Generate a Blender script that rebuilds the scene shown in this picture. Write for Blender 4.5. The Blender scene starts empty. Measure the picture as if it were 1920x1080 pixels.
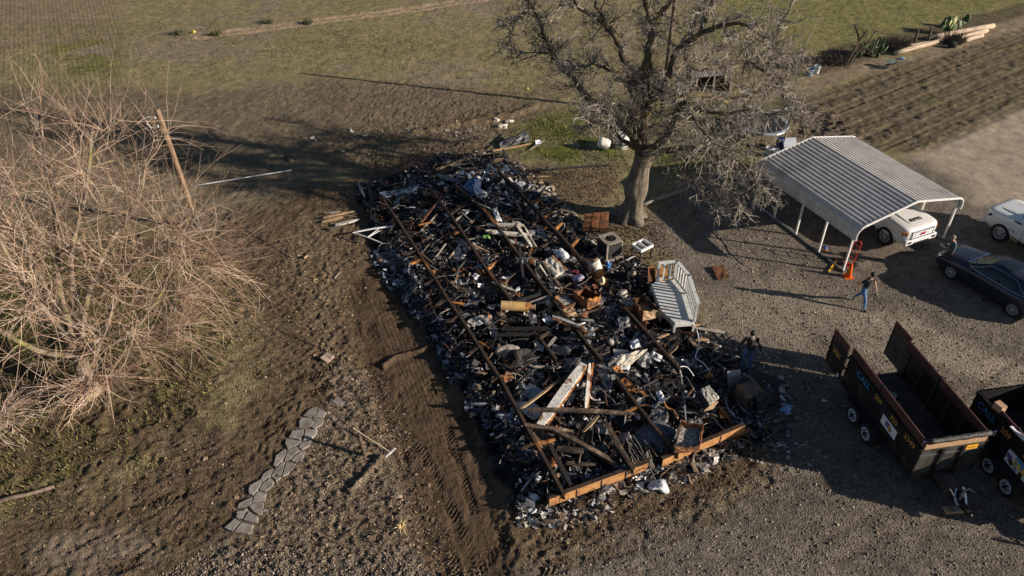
import bpy, math, random
import numpy as np
from mathutils import Vector, Matrix, Quaternion
random.seed(7)
R = math.radians
scene = bpy.context.scene
COL = scene.collection

# ---------------------------------------------------------------- camera, sky, sun, exposure
CAM_F, CAM_PITCH, CAM_H, CAM_ROLL = 1440.0, R(38.0), 20.0, R(0.5)
_s, _c = math.sin(CAM_PITCH), math.cos(CAM_PITCH)
_cr, _sr = math.cos(CAM_ROLL), math.sin(CAM_ROLL)
_right = Vector((1, 0, 0)); _down = Vector((0, -_s, -_c)); _fwd = Vector((0, _c, -_s))
_X = _right * _cr + _down * _sr
_D = _down * _cr - _right * _sr
cam_data = bpy.data.cameras.new('camera'); cam = bpy.data.objects.new('camera', cam_data); COL.objects.link(cam)
cam.matrix_world = Matrix(((_X.x, -_D.x, -_fwd.x, 0), (_X.y, -_D.y, -_fwd.y, 0), (_X.z, -_D.z, -_fwd.z, CAM_H), (0, 0, 0, 1)))
cam_data.sensor_width = 36.0; cam_data.lens = 36.0 * CAM_F / 1920.0
cam_data.clip_start = 0.5; cam_data.clip_end = 3000
scene.camera = cam

SUN_EL, SUN_AZ = R(19.5), R(-16.0)            # azimuth of the sun counted from +X towards +Y
SUN_DIR = Vector((math.cos(SUN_EL) * math.cos(SUN_AZ), math.cos(SUN_EL) * math.sin(SUN_AZ), math.sin(SUN_EL)))
world = bpy.data.worlds.new('World'); scene.world = world; world.use_nodes = True
wn = world.node_tree.nodes; wl = world.node_tree.links
sky = wn.new('ShaderNodeTexSky'); sky.sky_type = 'NISHITA'; sky.sun_disc = False
sky.sun_elevation = SUN_EL; sky.sun_rotation = math.pi / 2 - SUN_AZ
sky.air_density = 1.0; sky.dust_density = 0.6; sky.ozone_density = 2.0
wl.new(sky.outputs[0], wn['Background'].inputs[0]); wn['Background'].inputs[1].default_value = 0.05
sun_data = bpy.data.lights.new('sun', 'SUN'); sun_data.energy = 5.0; sun_data.angle = R(0.5); sun_data.color = (1.0, 0.875, 0.735)
sun = bpy.data.objects.new('sun', sun_data); COL.objects.link(sun)
sun.rotation_euler = SUN_DIR.to_track_quat('Z', 'Y').to_euler(); sun.location = SUN_DIR * 200
vs = scene.view_settings; vs.view_transform = 'Standard'; vs.look = 'None'; vs.exposure = 0.58; vs.gamma = 1.0
vs.use_curve_mapping = False

def at(px, py, z=0.0):
    """point of the place at height z that the photograph shows at pixel (px, py)"""
    u, v = (px - 960) / CAM_F, (py - 540) / CAM_F
    d = _fwd + _X * u + _D * v
    t = (CAM_H - z) / -d.z
    return Vector((d.x * t, d.y * t, z))

def aty(px, py, y):
    u, v = (px - 960) / CAM_F, (py - 540) / CAM_F
    d = _fwd + _X * u + _D * v
    t = y / d.y
    return Vector((d.x * t, y, CAM_H + d.z * t))

# ---------------------------------------------------------------- materials
MATS = {}
def mat(name, c1, c2=None, scale=6.0, rough=0.8, metal=0.0, bump=0.3, bscale=None, detail=6, stretch=None, spec=0.4, pos=(0.35, 0.65), c3=None, c3pos=(0.6, 0.7), c3scale=None, trans=0.0, alpha=1.0):
    if name in MATS: return MATS[name]
    m = bpy.data.materials.new(name); m.use_nodes = True; MATS[name] = m
    nt = m.node_tree; N = nt.nodes; L = nt.links; b = N['Principled BSDF']
    b.inputs['Roughness'].default_value = rough; b.inputs['Metallic'].default_value = metal
    b.inputs['Specular IOR Level'].default_value = spec
    b.inputs['Base Color'].default_value = (*c1, 1)
    if trans: b.inputs['Transmission Weight'].default_value = trans
    if alpha < 1: b.inputs['Alpha'].default_value = alpha
    if c2 is None: return m
    tc = N.new('ShaderNodeTexCoord'); mp = N.new('ShaderNodeMapping'); L.new(tc.outputs['Object'], mp.inputs[0])
    if stretch: mp.inputs['Scale'].default_value = stretch
    nz = N.new('ShaderNodeTexNoise'); nz.inputs['Scale'].default_value = scale; nz.inputs['Detail'].default_value = detail; nz.inputs['Roughness'].default_value = 0.62
    L.new(mp.outputs[0], nz.inputs['Vector'])
    rp = N.new('ShaderNodeValToRGB'); rp.color_ramp.elements[0].position = pos[0]; rp.color_ramp.elements[1].position = pos[1]
    rp.color_ramp.elements[0].color = (*c1, 1); rp.color_ramp.elements[1].color = (*c2, 1)
    L.new(nz.outputs[0], rp.inputs[0]); out = rp.outputs[0]
    if c3 is not None:
        n3 = N.new('ShaderNodeTexNoise'); n3.inputs['Scale'].default_value = c3scale or scale * 0.4; n3.inputs['Detail'].default_value = 5
        L.new(mp.outputs[0], n3.inputs['Vector'])
        r3 = N.new('ShaderNodeValToRGB'); r3.color_ramp.elements[0].position = c3pos[0]; r3.color_ramp.elements[1].position = c3pos[1]
        L.new(n3.outputs[0], r3.inputs[0])
        mx = N.new('ShaderNodeMix'); mx.data_type = 'RGBA'; L.new(r3.outputs[0], mx.inputs[0]); L.new(out, mx.inputs[6]); mx.inputs[7].default_value = (*c3, 1)
        out = mx.outputs[2]
    L.new(out, b.inputs['Base Color'])
    if bump:
        nb = N.new('ShaderNodeTexNoise'); nb.inputs['Scale'].default_value = bscale or scale * 3; nb.inputs['Detail'].default_value = 5
        L.new(mp.outputs[0], nb.inputs['Vector'])
        bp = N.new('ShaderNodeBump'); bp.inputs['Strength'].default_value = bump; bp.inputs['Distance'].default_value = 0.03
        L.new(nb.outputs[0], bp.inputs['Height']); L.new(bp.outputs[0], b.inputs['Normal'])
    return m

def vmat(name, rough=0.85, scale=30.0, var=0.5, bump=0.4, bscale=60.0, metal=0.0, spec=0.3):
    """material that takes its own colour per piece from the attribute Col, with grain on top"""
    m = bpy.data.materials.new(name); m.use_nodes = True; MATS[name] = m
    nt = m.node_tree; N = nt.nodes; L = nt.links; b = N['Principled BSDF']
    b.inputs['Roughness'].default_value = rough; b.inputs['Metallic'].default_value = metal; b.inputs['Specular IOR Level'].default_value = spec
    a = N.new('ShaderNodeAttribute'); a.attribute_name = 'Col'
    tc = N.new('ShaderNodeTexCoord')
    nz = N.new('ShaderNodeTexNoise'); nz.inputs['Scale'].default_value = scale; nz.inputs['Detail'].default_value = 4; L.new(tc.outputs['Object'], nz.inputs['Vector'])
    mr = N.new('ShaderNodeMapRange'); mr.inputs[1].default_value = 0.25; mr.inputs[2].default_value = 0.75; mr.inputs[3].default_value = 1 - var; mr.inputs[4].default_value = 1 + var
    L.new(nz.outputs[0], mr.inputs[0])
    mu = N.new('ShaderNodeVectorMath'); mu.operation = 'SCALE'; L.new(a.outputs['Color'], mu.inputs[0]); L.new(mr.outputs[0], mu.inputs[3])
    L.new(mu.outputs[0], b.inputs['Base Color'])
    if bump:
        nb = N.new('ShaderNodeTexNoise'); nb.inputs['Scale'].default_value = bscale; nb.inputs['Detail'].default_value = 4; L.new(tc.outputs['Object'], nb.inputs['Vector'])
        bp = N.new('ShaderNodeBump'); bp.inputs['Strength'].default_value = bump; bp.inputs['Distance'].default_value = 0.02
        L.new(nb.outputs[0], bp.inputs['Height']); L.new(bp.outputs[0], b.inputs['Normal'])
    return m

# ---------------------------------------------------------------- object helpers
def tag(o, label=None, cat=None, group=None, kind=None):
    if label: o['label'] = label
    if cat: o['category'] = cat
    if group: o['group'] = group
    if kind: o['kind'] = kind
    return o

def thing(name, label, cat, loc=(0, 0, 0), rz=0.0, group=None):
    o = bpy.data.objects.new(name, None); COL.objects.link(o); o.empty_display_size = 0.2
    o.location = loc; o.rotation_euler = (0, 0, rz)
    return tag(o, label, cat, group)

def copy_tree(o, parent=None):
    c = o.copy(); COL.objects.link(c); c.parent = parent
    for ch in list(o.children): copy_tree(ch, c)
    return c

LAST = [None]
class MB:
    def __init__(self): self.v = []; self.f = []; self.mi = []; self.m = 0; self.sm = []; self.s = False
    def _add(self, vs, fs):
        o = len(self.v); self.v.extend([tuple(p) for p in vs])
        for f in fs: self.f.append(tuple(i + o for i in f)); self.mi.append(self.m); self.sm.append(self.s)
        return self
    def box(self, c, s, M=None):
        hx, hy, hz = s[0] / 2, s[1] / 2, s[2] / 2
        vs = [Vector((x * hx, y * hy, z * hz)) for x in (-1, 1) for y in (-1, 1) for z in (-1, 1)]
        if M is not None: vs = [M @ p for p in vs]
        c = Vector(c); vs = [p + c for p in vs]
        return self._add(vs, [(0, 1, 3, 2), (4, 6, 7, 5), (0, 4, 5, 1), (2, 3, 7, 6), (0, 2, 6, 4), (1, 5, 7, 3)])
    def bar(self, p, q, w, h, roll=0.0):
        """square-edged bar from p to q: w across, h up"""
        p, q = Vector(p), Vector(q); d = (q - p); L = d.length; d.normalize()
        up = Vector((0, 0, 1)) if abs(d.z) < 0.95 else Vector((0, 1, 0))
        side = d.cross(up).normalized(); up = side.cross(d).normalized()
        M = Matrix((d, side, up)).transposed()
        if roll: M = M @ Matrix.Rotation(roll, 3, 'X')
        return self.box((p + q) / 2, (L, w, h), M)
    def tube(self, pts, r, n=8, cap=True):
        pts = [Vector(p) for p in pts]; k = len(pts)
        rr = r if isinstance(r, (list, tuple)) else [r] * k
        vs = []; ref = None
        for i in range(k):
            d = (pts[min(i + 1, k - 1)] - pts[max(i - 1, 0)]).normalized()
            if ref is None: ref = d.orthogonal().normalized()
            ref = (ref - d * ref.dot(d)); ref = ref.normalized() if ref.length > 1e-6 else d.orthogonal().normalized()
            b = d.cross(ref)
            for j in range(n):
                a = 2 * math.pi * j / n
                vs.append(pts[i] + (ref * math.cos(a) + b * math.sin(a)) * rr[i])
        fs = [(i * n + j, i * n + (j + 1) % n, (i + 1) * n + (j + 1) % n, (i + 1) * n + j) for i in range(k - 1) for j in range(n)]
        if cap: fs += [tuple(range(n))[::-1], tuple(range((k - 1) * n, k * n))]
        return self._add(vs, fs)
    def lathe(self, prof, n=20, c=(0, 0, 0), M=None, cap=True):
        """prof: list of (radius, height) from bottom to top"""
        c = Vector(c); vs = []
        for (r, z) in prof:
            for j in range(n):
                a = 2 * math.pi * j / n; p = Vector((r * math.cos(a), r * math.sin(a), z))
                vs.append((M @ p if M is not None else p) + c)
        k = len(prof)
        fs = [(i * n + j, i * n + (j + 1) % n, (i + 1) * n + (j + 1) % n, (i + 1) * n + j) for i in range(k - 1) for j in range(n)]
        if cap: fs += [tuple(range(n))[::-1], tuple(range((k - 1) * n, k * n))]
        return self._add(vs, fs)
    def prism(self, poly, d):
        """poly: list of 3D points, extruded along vector d"""
        poly = [Vector(p) for p in poly]; d = Vector(d); n = len(poly)
        vs = poly + [p + d for p in poly]
        fs = [tuple(range(n))[::-1], tuple(range(n, 2 * n))] + [(i, (i + 1) % n, n + (i + 1) % n, n + i) for i in range(n)]
        return self._add(vs, fs)
    def grid(self, P):
        """P: rows of points"""
        r = len(P); c = len(P[0]); vs = [p for row in P for p in row]
        return self._add(vs, [(i * c + j, i * c + j + 1, (i + 1) * c + j + 1, (i + 1) * c + j) for i in range(r - 1) for j in range(c - 1)])
    def slab(self, P, t):
        """grid of points given a thickness t along -z"""
        r = len(P); c = len(P[0]); top = [Vector(p) for row in P for p in row]
        rows = [[Vector(p) for p in row] for row in P]
        nrm = (rows[0][-1] - rows[0][0]).cross(rows[-1][0] - rows[0][0])
        nrm = nrm.normalized() if nrm.length > 1e-9 else Vector((0, 0, 1))
        bot = [p - nrm * t for p in top]; n = r * c
        fs = [(i * c + j, i * c + j + 1, (i + 1) * c + j + 1, (i + 1) * c + j) for i in range(r - 1) for j in range(c - 1)]
        fs += [tuple(k + n for k in f[::-1]) for f in fs]
        edge = [(0, j) for j in range(c)] + [(i, c - 1) for i in range(1, r)] + [(r - 1, j) for j in range(c - 2, -1, -1)] + [(i, 0) for i in range(r - 2, 0, -1)]
        e = [i * c + j for i, j in edge]
        fs += [(e[k], e[k] + n, e[(k + 1) % len(e)] + n, e[(k + 1) % len(e)]) for k in range(len(e))]
        return self._add(top + bot, fs)
    def build(self, name, mats, parent=None, origin=None, smooth=False, bevel=0.0):
        me = bpy.data.meshes.new(name)
        v = self.v
        if origin is not None: o = Vector(origin); v = [(p[0] - o.x, p[1] - o.y, p[2] - o.z) for p in v]
        me.from_pydata(v, [], self.f)
        if not isinstance(mats, (list, tuple)): mats = [mats]
        for m in mats: me.materials.append(m)
        if len(mats) > 1: me.polygons.foreach_set('material_index', self.mi)
        if smooth or any(self.sm): me.polygons.foreach_set('use_smooth', [smooth or s for s in self.sm])
        me.update()
        ob = bpy.data.objects.new(name, me); COL.objects.link(ob); LAST[0] = ob
        if parent is not None: ob.parent = parent
        elif origin is not None: ob.location = origin
        if bevel:
            b = ob.modifiers.new('bevel', 'BEVEL'); b.width = bevel; b.segments = 2; b.limit_method = 'ANGLE'
        return ob

def np_mesh(name, V, F, mats, cols=None, parent=None, smooth=False):
    """V (n,3), F (m,k) arrays -> object; cols per vertex (n,3)"""
    me = bpy.data.meshes.new(name); V = np.asarray(V, dtype=np.float32); F = np.asarray(F, dtype=np.int32)
    me.vertices.add(len(V)); me.vertices.foreach_set('co', V.ravel())
    k = F.shape[1]; me.loops.add(F.size); me.loops.foreach_set('vertex_index', F.ravel())
    me.polygons.add(len(F)); me.polygons.foreach_set('loop_start', np.arange(0, F.size, k, dtype=np.int32))
    if smooth: me.polygons.foreach_set('use_smooth', np.ones(len(F), dtype=bool))
    if cols is not None:
        a = me.attributes.new('Col', 'FLOAT_COLOR', 'POINT')
        c4 = np.ones((len(V), 4), dtype=np.float32); c4[:, :3] = cols; a.data.foreach_set('color', c4.ravel())
    for m in (mats if isinstance(mats, (list, tuple)) else [mats]): me.materials.append(m)
    me.update(calc_edges=True); me.validate()
    ob = bpy.data.objects.new(name, me); COL.objects.link(ob)
    if parent is not None: ob.parent = parent
    return ob

def set_cols(ob, f):
    me = ob.data; a = me.attributes.new('Col', 'FLOAT_COLOR', 'POINT')
    for i, v in enumerate(me.vertices): a.data[i].color = (*f(v.co), 1)

# ---------------------------------------------------------------- noise in numpy
def vnoise(x, y, s, seed):
    rs = np.random.RandomState(seed); T = rs.rand(257, 257)
    x = x / s + 1000.0 + seed * 3.7; y = y / s + 1000.0 + seed * 1.3
    xi = np.floor(x).astype(np.int64); yi = np.floor(y).astype(np.int64); fx = x - xi; fy = y - yi
    fx = fx * fx * (3 - 2 * fx); fy = fy * fy * (3 - 2 * fy)
    a = T[xi % 256, yi % 256]; b = T[(xi + 1) % 256, yi % 256]; c = T[xi % 256, (yi + 1) % 256]; d = T[(xi + 1) % 256, (yi + 1) % 256]
    return (a * (1 - fx) + b * fx) * (1 - fy) + (c * (1 - fx) + d * fx) * fy
def fbm(x, y, s, seed, o=4, g=0.55):
    r = 0; a = 1.0; t = 0
    for i in range(o): r = r + a * vnoise(x, y, s, seed + i * 11); t += a; a *= g; s *= 0.5
    return r / t
def sstep(a, b, x):
    t = np.clip((x - a) / (b - a), 0, 1); return t * t * (3 - 2 * t)
def sdist(x, y, poly):
    """signed distance to polygon (negative inside)"""
    P = np.array([(p[0], p[1]) for p in poly]); n = len(P); dmin = np.full(x.shape, 1e9); ins = np.zeros(x.shape, bool)
    for i in range(n):
        ax, ay = P[i]; bx, by = P[(i + 1) % n]; ex, ey = bx - ax, by - ay
        t = np.clip(((x - ax) * ex + (y - ay) * ey) / (ex * ex + ey * ey + 1e-12), 0, 1)
        dmin = np.minimum(dmin, (x - ax - t * ex) ** 2 + (y - ay - t * ey) ** 2)
        cnd = (ay > y) != (by > y)
        ins ^= cnd & (x < (bx - ax) * (y - ay) / ((by - ay) if by != ay else 1e-12) + ax)
    d = np.sqrt(dmin); return np.where(ins, -d, d)
def linecoord(x, y, line):
    """nearest (arc length, signed offset) to polyline"""
    P = np.array([(p[0], p[1]) for p in line]); best = np.full(x.shape, 1e9); S = np.zeros(x.shape); T = np.zeros(x.shape); acc = 0.0
    for i in range(len(P) - 1):
        ax, ay = P[i]; bx, by = P[i + 1]; ex, ey = bx - ax, by - ay; L = math.hypot(ex, ey)
        t = np.clip(((x - ax) * ex + (y - ay) * ey) / (L * L), 0, 1)
        d = (x - ax - t * ex) ** 2 + (y - ay - t * ey) ** 2
        sg = ((x - ax) * ey - (y - ay) * ex) / L
        m = d < best; best = np.where(m, d, best); S = np.where(m, acc + t * L, S); T = np.where(m, np.sign(sg) * np.sqrt(d), T); acc += L
    return S, T, acc
def wp(pts, z=0.0): return [at(px, py, z) for px, py in pts]
# ================================================================ GROUND
def axis(segs):
    out = []
    for a, b, st in segs: out += list(np.arange(a, b, st))
    return out
gx = axis([(-46, -15, 0.13), (-15, -8.5, 0.08), (-8.5, 1.2, 0.045), (1.2, 8.5, 0.075), (8.5, 24, 0.11), (24, 48, 0.13)])
gy = axis([(8.5, 27, 0.05), (27, 46, 0.11), (46, 62, 0.13), (62, 70, 0.25)])
def extend(a, far):
    lo = []; st = 0.4; p = a[0]
    while p > -far: p -= st; st *= 1.45; lo.append(p)
    hi = []; st = 0.4; p = a[-1]
    while p < far: p += st; st *= 1.45; hi.append(p)
    return np.array(lo[::-1] + a + hi)
gx = extend(gx, 1500); gy = extend(gy, 1500)
GX, GY = np.meshgrid(gx, gy); sh = GX.shape; X = GX.ravel(); Y = GY.ravel()
n1 = fbm(X, Y, 5.0, 1); n2 = fbm(X, Y, 1.2, 2); n3 = fbm(X, Y, 0.35, 3, 3); n4 = vnoise(X, Y, 0.13, 4); n5 = fbm(X, Y, 14.0, 5, 3)
wob = (n2 - 0.5) * 1.2 + (n1 - 0.5) * 2.0
def zone(px, soft=0.6, w=1.0, z=0.0):
    d = sdist(X, Y, wp(px, z)); return 1 - sstep(-soft, soft, d + wob * w)
C = np.zeros((X.size, 3)); Hh = np.zeros(X.size)
def lay(m, col):
    global C
    col = np.asarray(col); C = C * (1 - m[:, None]) + (col if col.ndim == 2 else col[None, :]) * m[:, None]
def mix(a, b, t): return np.asarray(a)[None, :] * (1 - t[:, None]) + np.asarray(b)[None, :] * t[:, None]

# the field: dry brown soil with thin winter grass
soil = mix((0.175, 0.14, 0.098), (0.31, 0.25, 0.178), n2)
grass = mix((0.145, 0.128, 0.050), (0.275, 0.235, 0.105), n3)
gmask = sstep(0.38, 0.62, n1 * 0.55 + n2 * 0.45 + 0.06)
lay(np.ones(X.size), soil); lay(gmask * 0.7, grass)
topgreen = zone([(1330, -60), (2100, -60), (2050, 5), (1900, 14), (1700, 62), (1560, 92), (1400, 112), (1300, 60)], 2.0, 0.6)
lay(topgreen * 0.8, mix((0.125, 0.128, 0.038), (0.235, 0.22, 0.075), n3))
patch = zone([(70, 45), (228, 40), (232, 128), (190, 165), (60, 140)], 1.2, 0.8)
lay(patch * sstep(0.35, 0.6, n2) * 0.85, mix((0.095, 0.10, 0.03), (0.18, 0.17, 0.055), n3))
tanleft = zone([(-700, -120), (215, -60), (225, 60), (60, 90), (-30, 170), (-700, 230)], 2.0, 1.0)
lay(tanleft * 0.75, mix((0.16, 0.12, 0.075), (0.27, 0.21, 0.14), n2))
# bare dark strip between field and yard
bare = zone([(-500, 150), (240, 165), (420, 170), (600, 145), (760, 160), (1050, 200), (1060, 235), (960, 240), (780, 290), (640, 330), (560, 420), (430, 430), (-500, 430)], 1.6, 0.9)
lay(bare * 0.9, mix((0.095, 0.074, 0.050), (0.200, 0.158, 0.110), n2 * .5 + n3 * .5))
strip2 = zone([(560, 150), (760, 170), (1040, 160), (1075, 180), (1000, 215), (800, 250), (620, 290), (590, 220)], 1.0, 0.8)
lay(strip2 * 0.6, mix((0.10, 0.074, 0.050), (0.18, 0.137, 0.095), n3))
# sandy wheel track in the field
for off in (0.0, 0.85):
    S, T, LL = linecoord(X, Y, [p + Vector((0, off - 0.4, 0)) for p in wp([(368, 68), (470, 57), (600, 40), (760, 20), (930, -6)])])
    m = (1 - sstep(0.12, 0.42, np.abs(T + (n2 - 0.5) * 0.6))) * (S > 0) * (S < LL)
    lay(m * 0.95, mix((0.29, 0.205, 0.135), (0.40, 0.30, 0.21), n2)); Hh -= 0.07 * m
# green grass behind the house
gr = zone([(960, 235), (1040, 205), (1110, 190), (1200, 230), (1175, 290), (1080, 310), (985, 300), (930, 275)], 0.8, 0.7)
gr = np.maximum(gr, zone([(1200, 180), (1480, 190), (1440, 250), (1430, 340), (1250, 330), (1170, 280)], 0.9, 0.8) * 0.75)
lay(gr * (0.45 + 0.5 * sstep(0.4, 0.6, n2)), mix((0.05, 0.065, 0.012), (0.125, 0.14, 0.03), n3))
leafz = zone([(960, 320), (1150, 312), (1165, 345), (1120, 395), (1010, 350)], 0.6, 0.6)
lay(leafz * 0.8, mix((0.085, 0.06, 0.038), (0.20, 0.145, 0.092), n4))
# left lawn under the bare tree
lawn = zone([(-500, 380), (430, 430), (470, 520), (430, 640), (400, 760), (330, 850), (120, 940), (-500, 1010)], 1.3, 1.2)
lay(lawn * 0.9, mix((0.048, 0.034, 0.020), (0.142, 0.101, 0.060), n2 * 0.45 + n3 * 0.55))
lg = zone([(-300, 500), (330, 500), (450, 560), (400, 680), (330, 800), (160, 900), (-300, 960)], 1.2, 1.4)
lay(lg * sstep(0.49, 0.62, n2 * 0.7 + n1 * 0.3) * 0.5, mix((0.045, 0.056, 0.012), (0.115, 0.12, 0.03), n3))
# dark brown soil around the house
mud = zone([(420, 400), (640, 330), (700, 300), (900, 270), (1000, 330), (1150, 450), (1300, 600), (1420, 690), (1480, 830), (1490, 900), (1300, 990), (1010, 1130), (560, 1130), (300, 1180), (-200, 1180), (-200, 990), (160, 930), (420, 790), (470, 700), (440, 560)], 0.9, 0.8)
lay(mud * 0.92, mix((0.050, 0.034, 0.022), (0.150, 0.105, 0.068), n3 * 0.6 + n2 * 0.4))
# wood-chip litter between path and scraped lane
chips = zone([(610, 660), (700, 700), (760, 800), (800, 940), (850, 1110), (420, 1140), (380, 1060), (480, 990), (560, 830), (620, 760)], 0.6, 0.6)
chipc = mix((0.09, 0.066, 0.044), (0.25, 0.195, 0.135), n4)
chipc = chipc * (1 - sstep(0.45, 0.6, n1)[:, None] * 0.3) + mix((0.12, 0.105, 0.09), (0.27, 0.24, 0.21), n4) * (sstep(0.45, 0.6, n1)[:, None] * 0.3)
lay(chips * 0.9, chipc)
chips2 = zone([(560, 400), (640, 410), (660, 520), (640, 640), (690, 700), (600, 700), (560, 600), (530, 480)], 0.6, 0.6)
lay(chips2 * 0.55, mix((0.08, 0.055, 0.03), (0.28, 0.21, 0.13), n4))
# gravel yard on the right and along the bottom
grav = zone([(1215, 400), (1300, 330), (1440, 300), (1560, 240), (1680, 300), (2150, 180), (2400, 400), (2400, 1300), (250, 1300), (420, 1040), (640, 1060), (760, 1040), (950, 1080), (1090, 1020), (1340, 960), (1470, 880), (1440, 800), (1380, 700), (1330, 600), (1250, 500), (1180, 450)], 0.7, 0.7)
gcol = mix((0.10, 0.083, 0.065), (0.20, 0.170, 0.138), n4 * 0.55 + n3 * 0.45)
gcol *= (0.78 + 0.44 * n1)[:, None]
gcol *= (0.72 + 0.56 * fbm(X, Y, 2.6, 41, 3))[:, None]
lay(grav, gcol)
tan = zone([(1300, 560), (1480, 520), (1640, 600), (1690, 610), (1820, 690), (1700, 720), (1560, 610), (1500, 640), (1380, 620)], 1.0, 1.0)
tan = np.maximum(tan * 0.7, zone([(1600, 585), (1700, 600), (1830, 660), (1920, 690), (1920, 740), (1780, 700), (1700, 640)], 0.5, 0.7))
lay(tan * 0.75, mix((0.25, 0.205, 0.155), (0.36, 0.30, 0.235), n3))
road = zone([(1690, 290), (1800, 240), (1925, 195), (2200, 120), (2300, 330), (1960, 395), (1830, 380), (1800, 330)], 0.8, 0.6)
lay(road * 0.85, mix((0.30, 0.24, 0.175), (0.44, 0.36, 0.28), n2 * 0.6 + n3 * 0.4))
# cultivated plot with furrows
plot = zone([(1505, 190), (1600, 150), (1760, 100), (1930, 50), (2200, -10), (2200, 90), (1930, 195), (1720, 290), (1640, 285), (1560, 240)], 0.5, 0.25)
lay(plot, mix((0.085, 0.066, 0.042), (0.20, 0.16, 0.105), n3 * 0.6 + n2 * 0.4))
lay(plot * sstep(0.5, 0.7, n2) * 0.5, mix((0.07, 0.065, 0.025), (0.14, 0.125, 0.05), n3))
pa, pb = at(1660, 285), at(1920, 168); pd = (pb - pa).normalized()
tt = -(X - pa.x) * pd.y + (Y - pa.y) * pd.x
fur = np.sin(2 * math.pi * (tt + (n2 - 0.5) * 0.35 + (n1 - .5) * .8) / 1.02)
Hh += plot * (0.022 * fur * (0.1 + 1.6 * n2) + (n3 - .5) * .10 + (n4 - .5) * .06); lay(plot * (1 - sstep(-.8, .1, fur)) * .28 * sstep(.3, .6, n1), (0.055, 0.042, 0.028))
for k in range(-1, 8):
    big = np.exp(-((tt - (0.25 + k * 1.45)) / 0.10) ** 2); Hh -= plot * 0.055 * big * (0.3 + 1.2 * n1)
dirt2 = zone([(1480, 190), (1560, 215), (1640, 285), (1560, 270), (1500, 262), (1475, 230)], 0.6, 0.6)
lay(dirt2 * 0.8, mix((0.070, 0.054, 0.042), (0.16, 0.128, 0.10), n4)); Hh += dirt2 * (n3 - 0.4) * 0.25
dirt3 = zone([(1500, 150), (1560, 110), (1700, 108), (1880, 40), (1930, 20), (1930, 55), (1760, 100), (1600, 150), (1520, 170)], 0.5, 0.5)
lay(dirt3 * 0.8, mix((0.16, 0.12, 0.08), (0.30, 0.235, 0.165), n3))
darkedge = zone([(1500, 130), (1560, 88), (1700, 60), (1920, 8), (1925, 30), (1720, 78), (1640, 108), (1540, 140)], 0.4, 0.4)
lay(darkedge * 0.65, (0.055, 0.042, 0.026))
# scraped lane of bare earth along the house
lane = zone([(640, 520), (690, 490), (745, 520), (800, 640), (880, 800), (935, 930), (960, 1110), (800, 1110), (770, 960), (700, 740), (655, 620)], 0.35, 0.25)
lay(lane * 0.95, mix((0.050, 0.033, 0.021), (0.122, 0.083, 0.052), n3 * 0.5 + n2 * 0.5)); Hh -= lane * 0.09
ash_shade_px = [(664, 350), (720, 328), (850, 288), (935, 288), (1000, 350), (1110, 440), (1240, 520), (1290, 610), (1350, 650), (1420, 740), (1445, 830), (1400, 850), (1250, 900), (1040, 978), (965, 965), (915, 880), (888, 815), (835, 705), (752, 575), (700, 490)]  # burnt-house ash, widened left to paint in the rails' shadow band
ash_px = [(668, 350), (720, 330), (850, 290), (935, 290), (1000, 350), (1110, 440), (1240, 520), (1290, 610), (1350, 650), (1420, 740), (1440, 830), (1400, 845), (1250, 900), (1045, 972), (990, 955), (938, 838), (868, 718), (790, 588), (728, 480)]
dA = sdist(X, Y, wp(ash_shade_px)) + (n2 - 0.5) * 0.7
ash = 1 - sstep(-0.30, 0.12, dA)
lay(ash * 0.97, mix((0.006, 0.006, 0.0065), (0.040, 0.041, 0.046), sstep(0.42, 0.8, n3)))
HOUSE_PX = [(715, 365), (860, 320), (935, 315), (1100, 515), (1235, 640), (1345, 775), (1400, 806), (1058, 928), (940, 710), (835, 555)]
dH = sdist(X, Y, wp(HOUSE_PX, 0.35))
heap = 1 - sstep(-0.9, 0.75, dH)
Hh += heap * (0.17 + 0.26 * (n2 - 0.35) + 0.20 * (n3 - 0.5))
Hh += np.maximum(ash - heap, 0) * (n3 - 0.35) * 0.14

sandy = zone([(60, 1010), (190, 975), (300, 990), (330, 1040), (200, 1090), (40, 1090)], .5, .7)
lay(sandy * .6, mix((.17, .135, .10), (.26, .21, .165), n3))
# tyre tread pressed into the soil
tracks = [
    ([(668, 520), (690, 600), (722, 700), (765, 800), (815, 900), (870, 1010), (905, 1100)], 0.24, 0.16, 0.030),
    ([(735, 520), (775, 590), (815, 660), (852, 740), (884, 820), (912, 900), (945, 1000), (960, 1090)], 0.22, 0.15, 0.030),
    ([(700, 700), (750, 820), (800, 930), (838, 1030), (858, 1100)], 0.24, 0.15, 0.024),
    ([(650, 540), (668, 620), (700, 720), (745, 840), (795, 960), (835, 1090)], 0.17, 0.15, 0.028),
    ([(712, 520), (745, 590), (790, 690), (828, 780), (862, 870), (890, 960)], 0.17, 0.15, 0.024),
    ([(480, 820), (510, 780), (560, 745), (620, 720)], 0.22, 0.15, 0.032),
    ([(430, 770), (480, 790), (520, 800), (545, 830)], 0.20, 0.14, 0.028),
    ([(150, 985), (230, 960), (330, 930), (400, 890), (455, 835)], 0.26, 0.17, 0.030),
    ([(180, 1065), (260, 1050), (330, 1010), (400, 960)], 0.26, 0.17, 0.030),
    ([(430, 690), (530, 715), (600, 700), (640, 670)], 0.22, 0.16, 0.026),
    ([(1000, 1010), (1100, 985), (1230, 955), (1340, 900), (1420, 870)], 0.28, 0.18, 0.034),
    ([(1010, 1070), (1120, 1040), (1250, 1010), (1350, 960)], 0.25, 0.18, 0.028),
    ([(880, 1080), (930, 1020), (1010, 985), (1090, 975)], 0.25, 0.18, 0.028),
]
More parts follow.
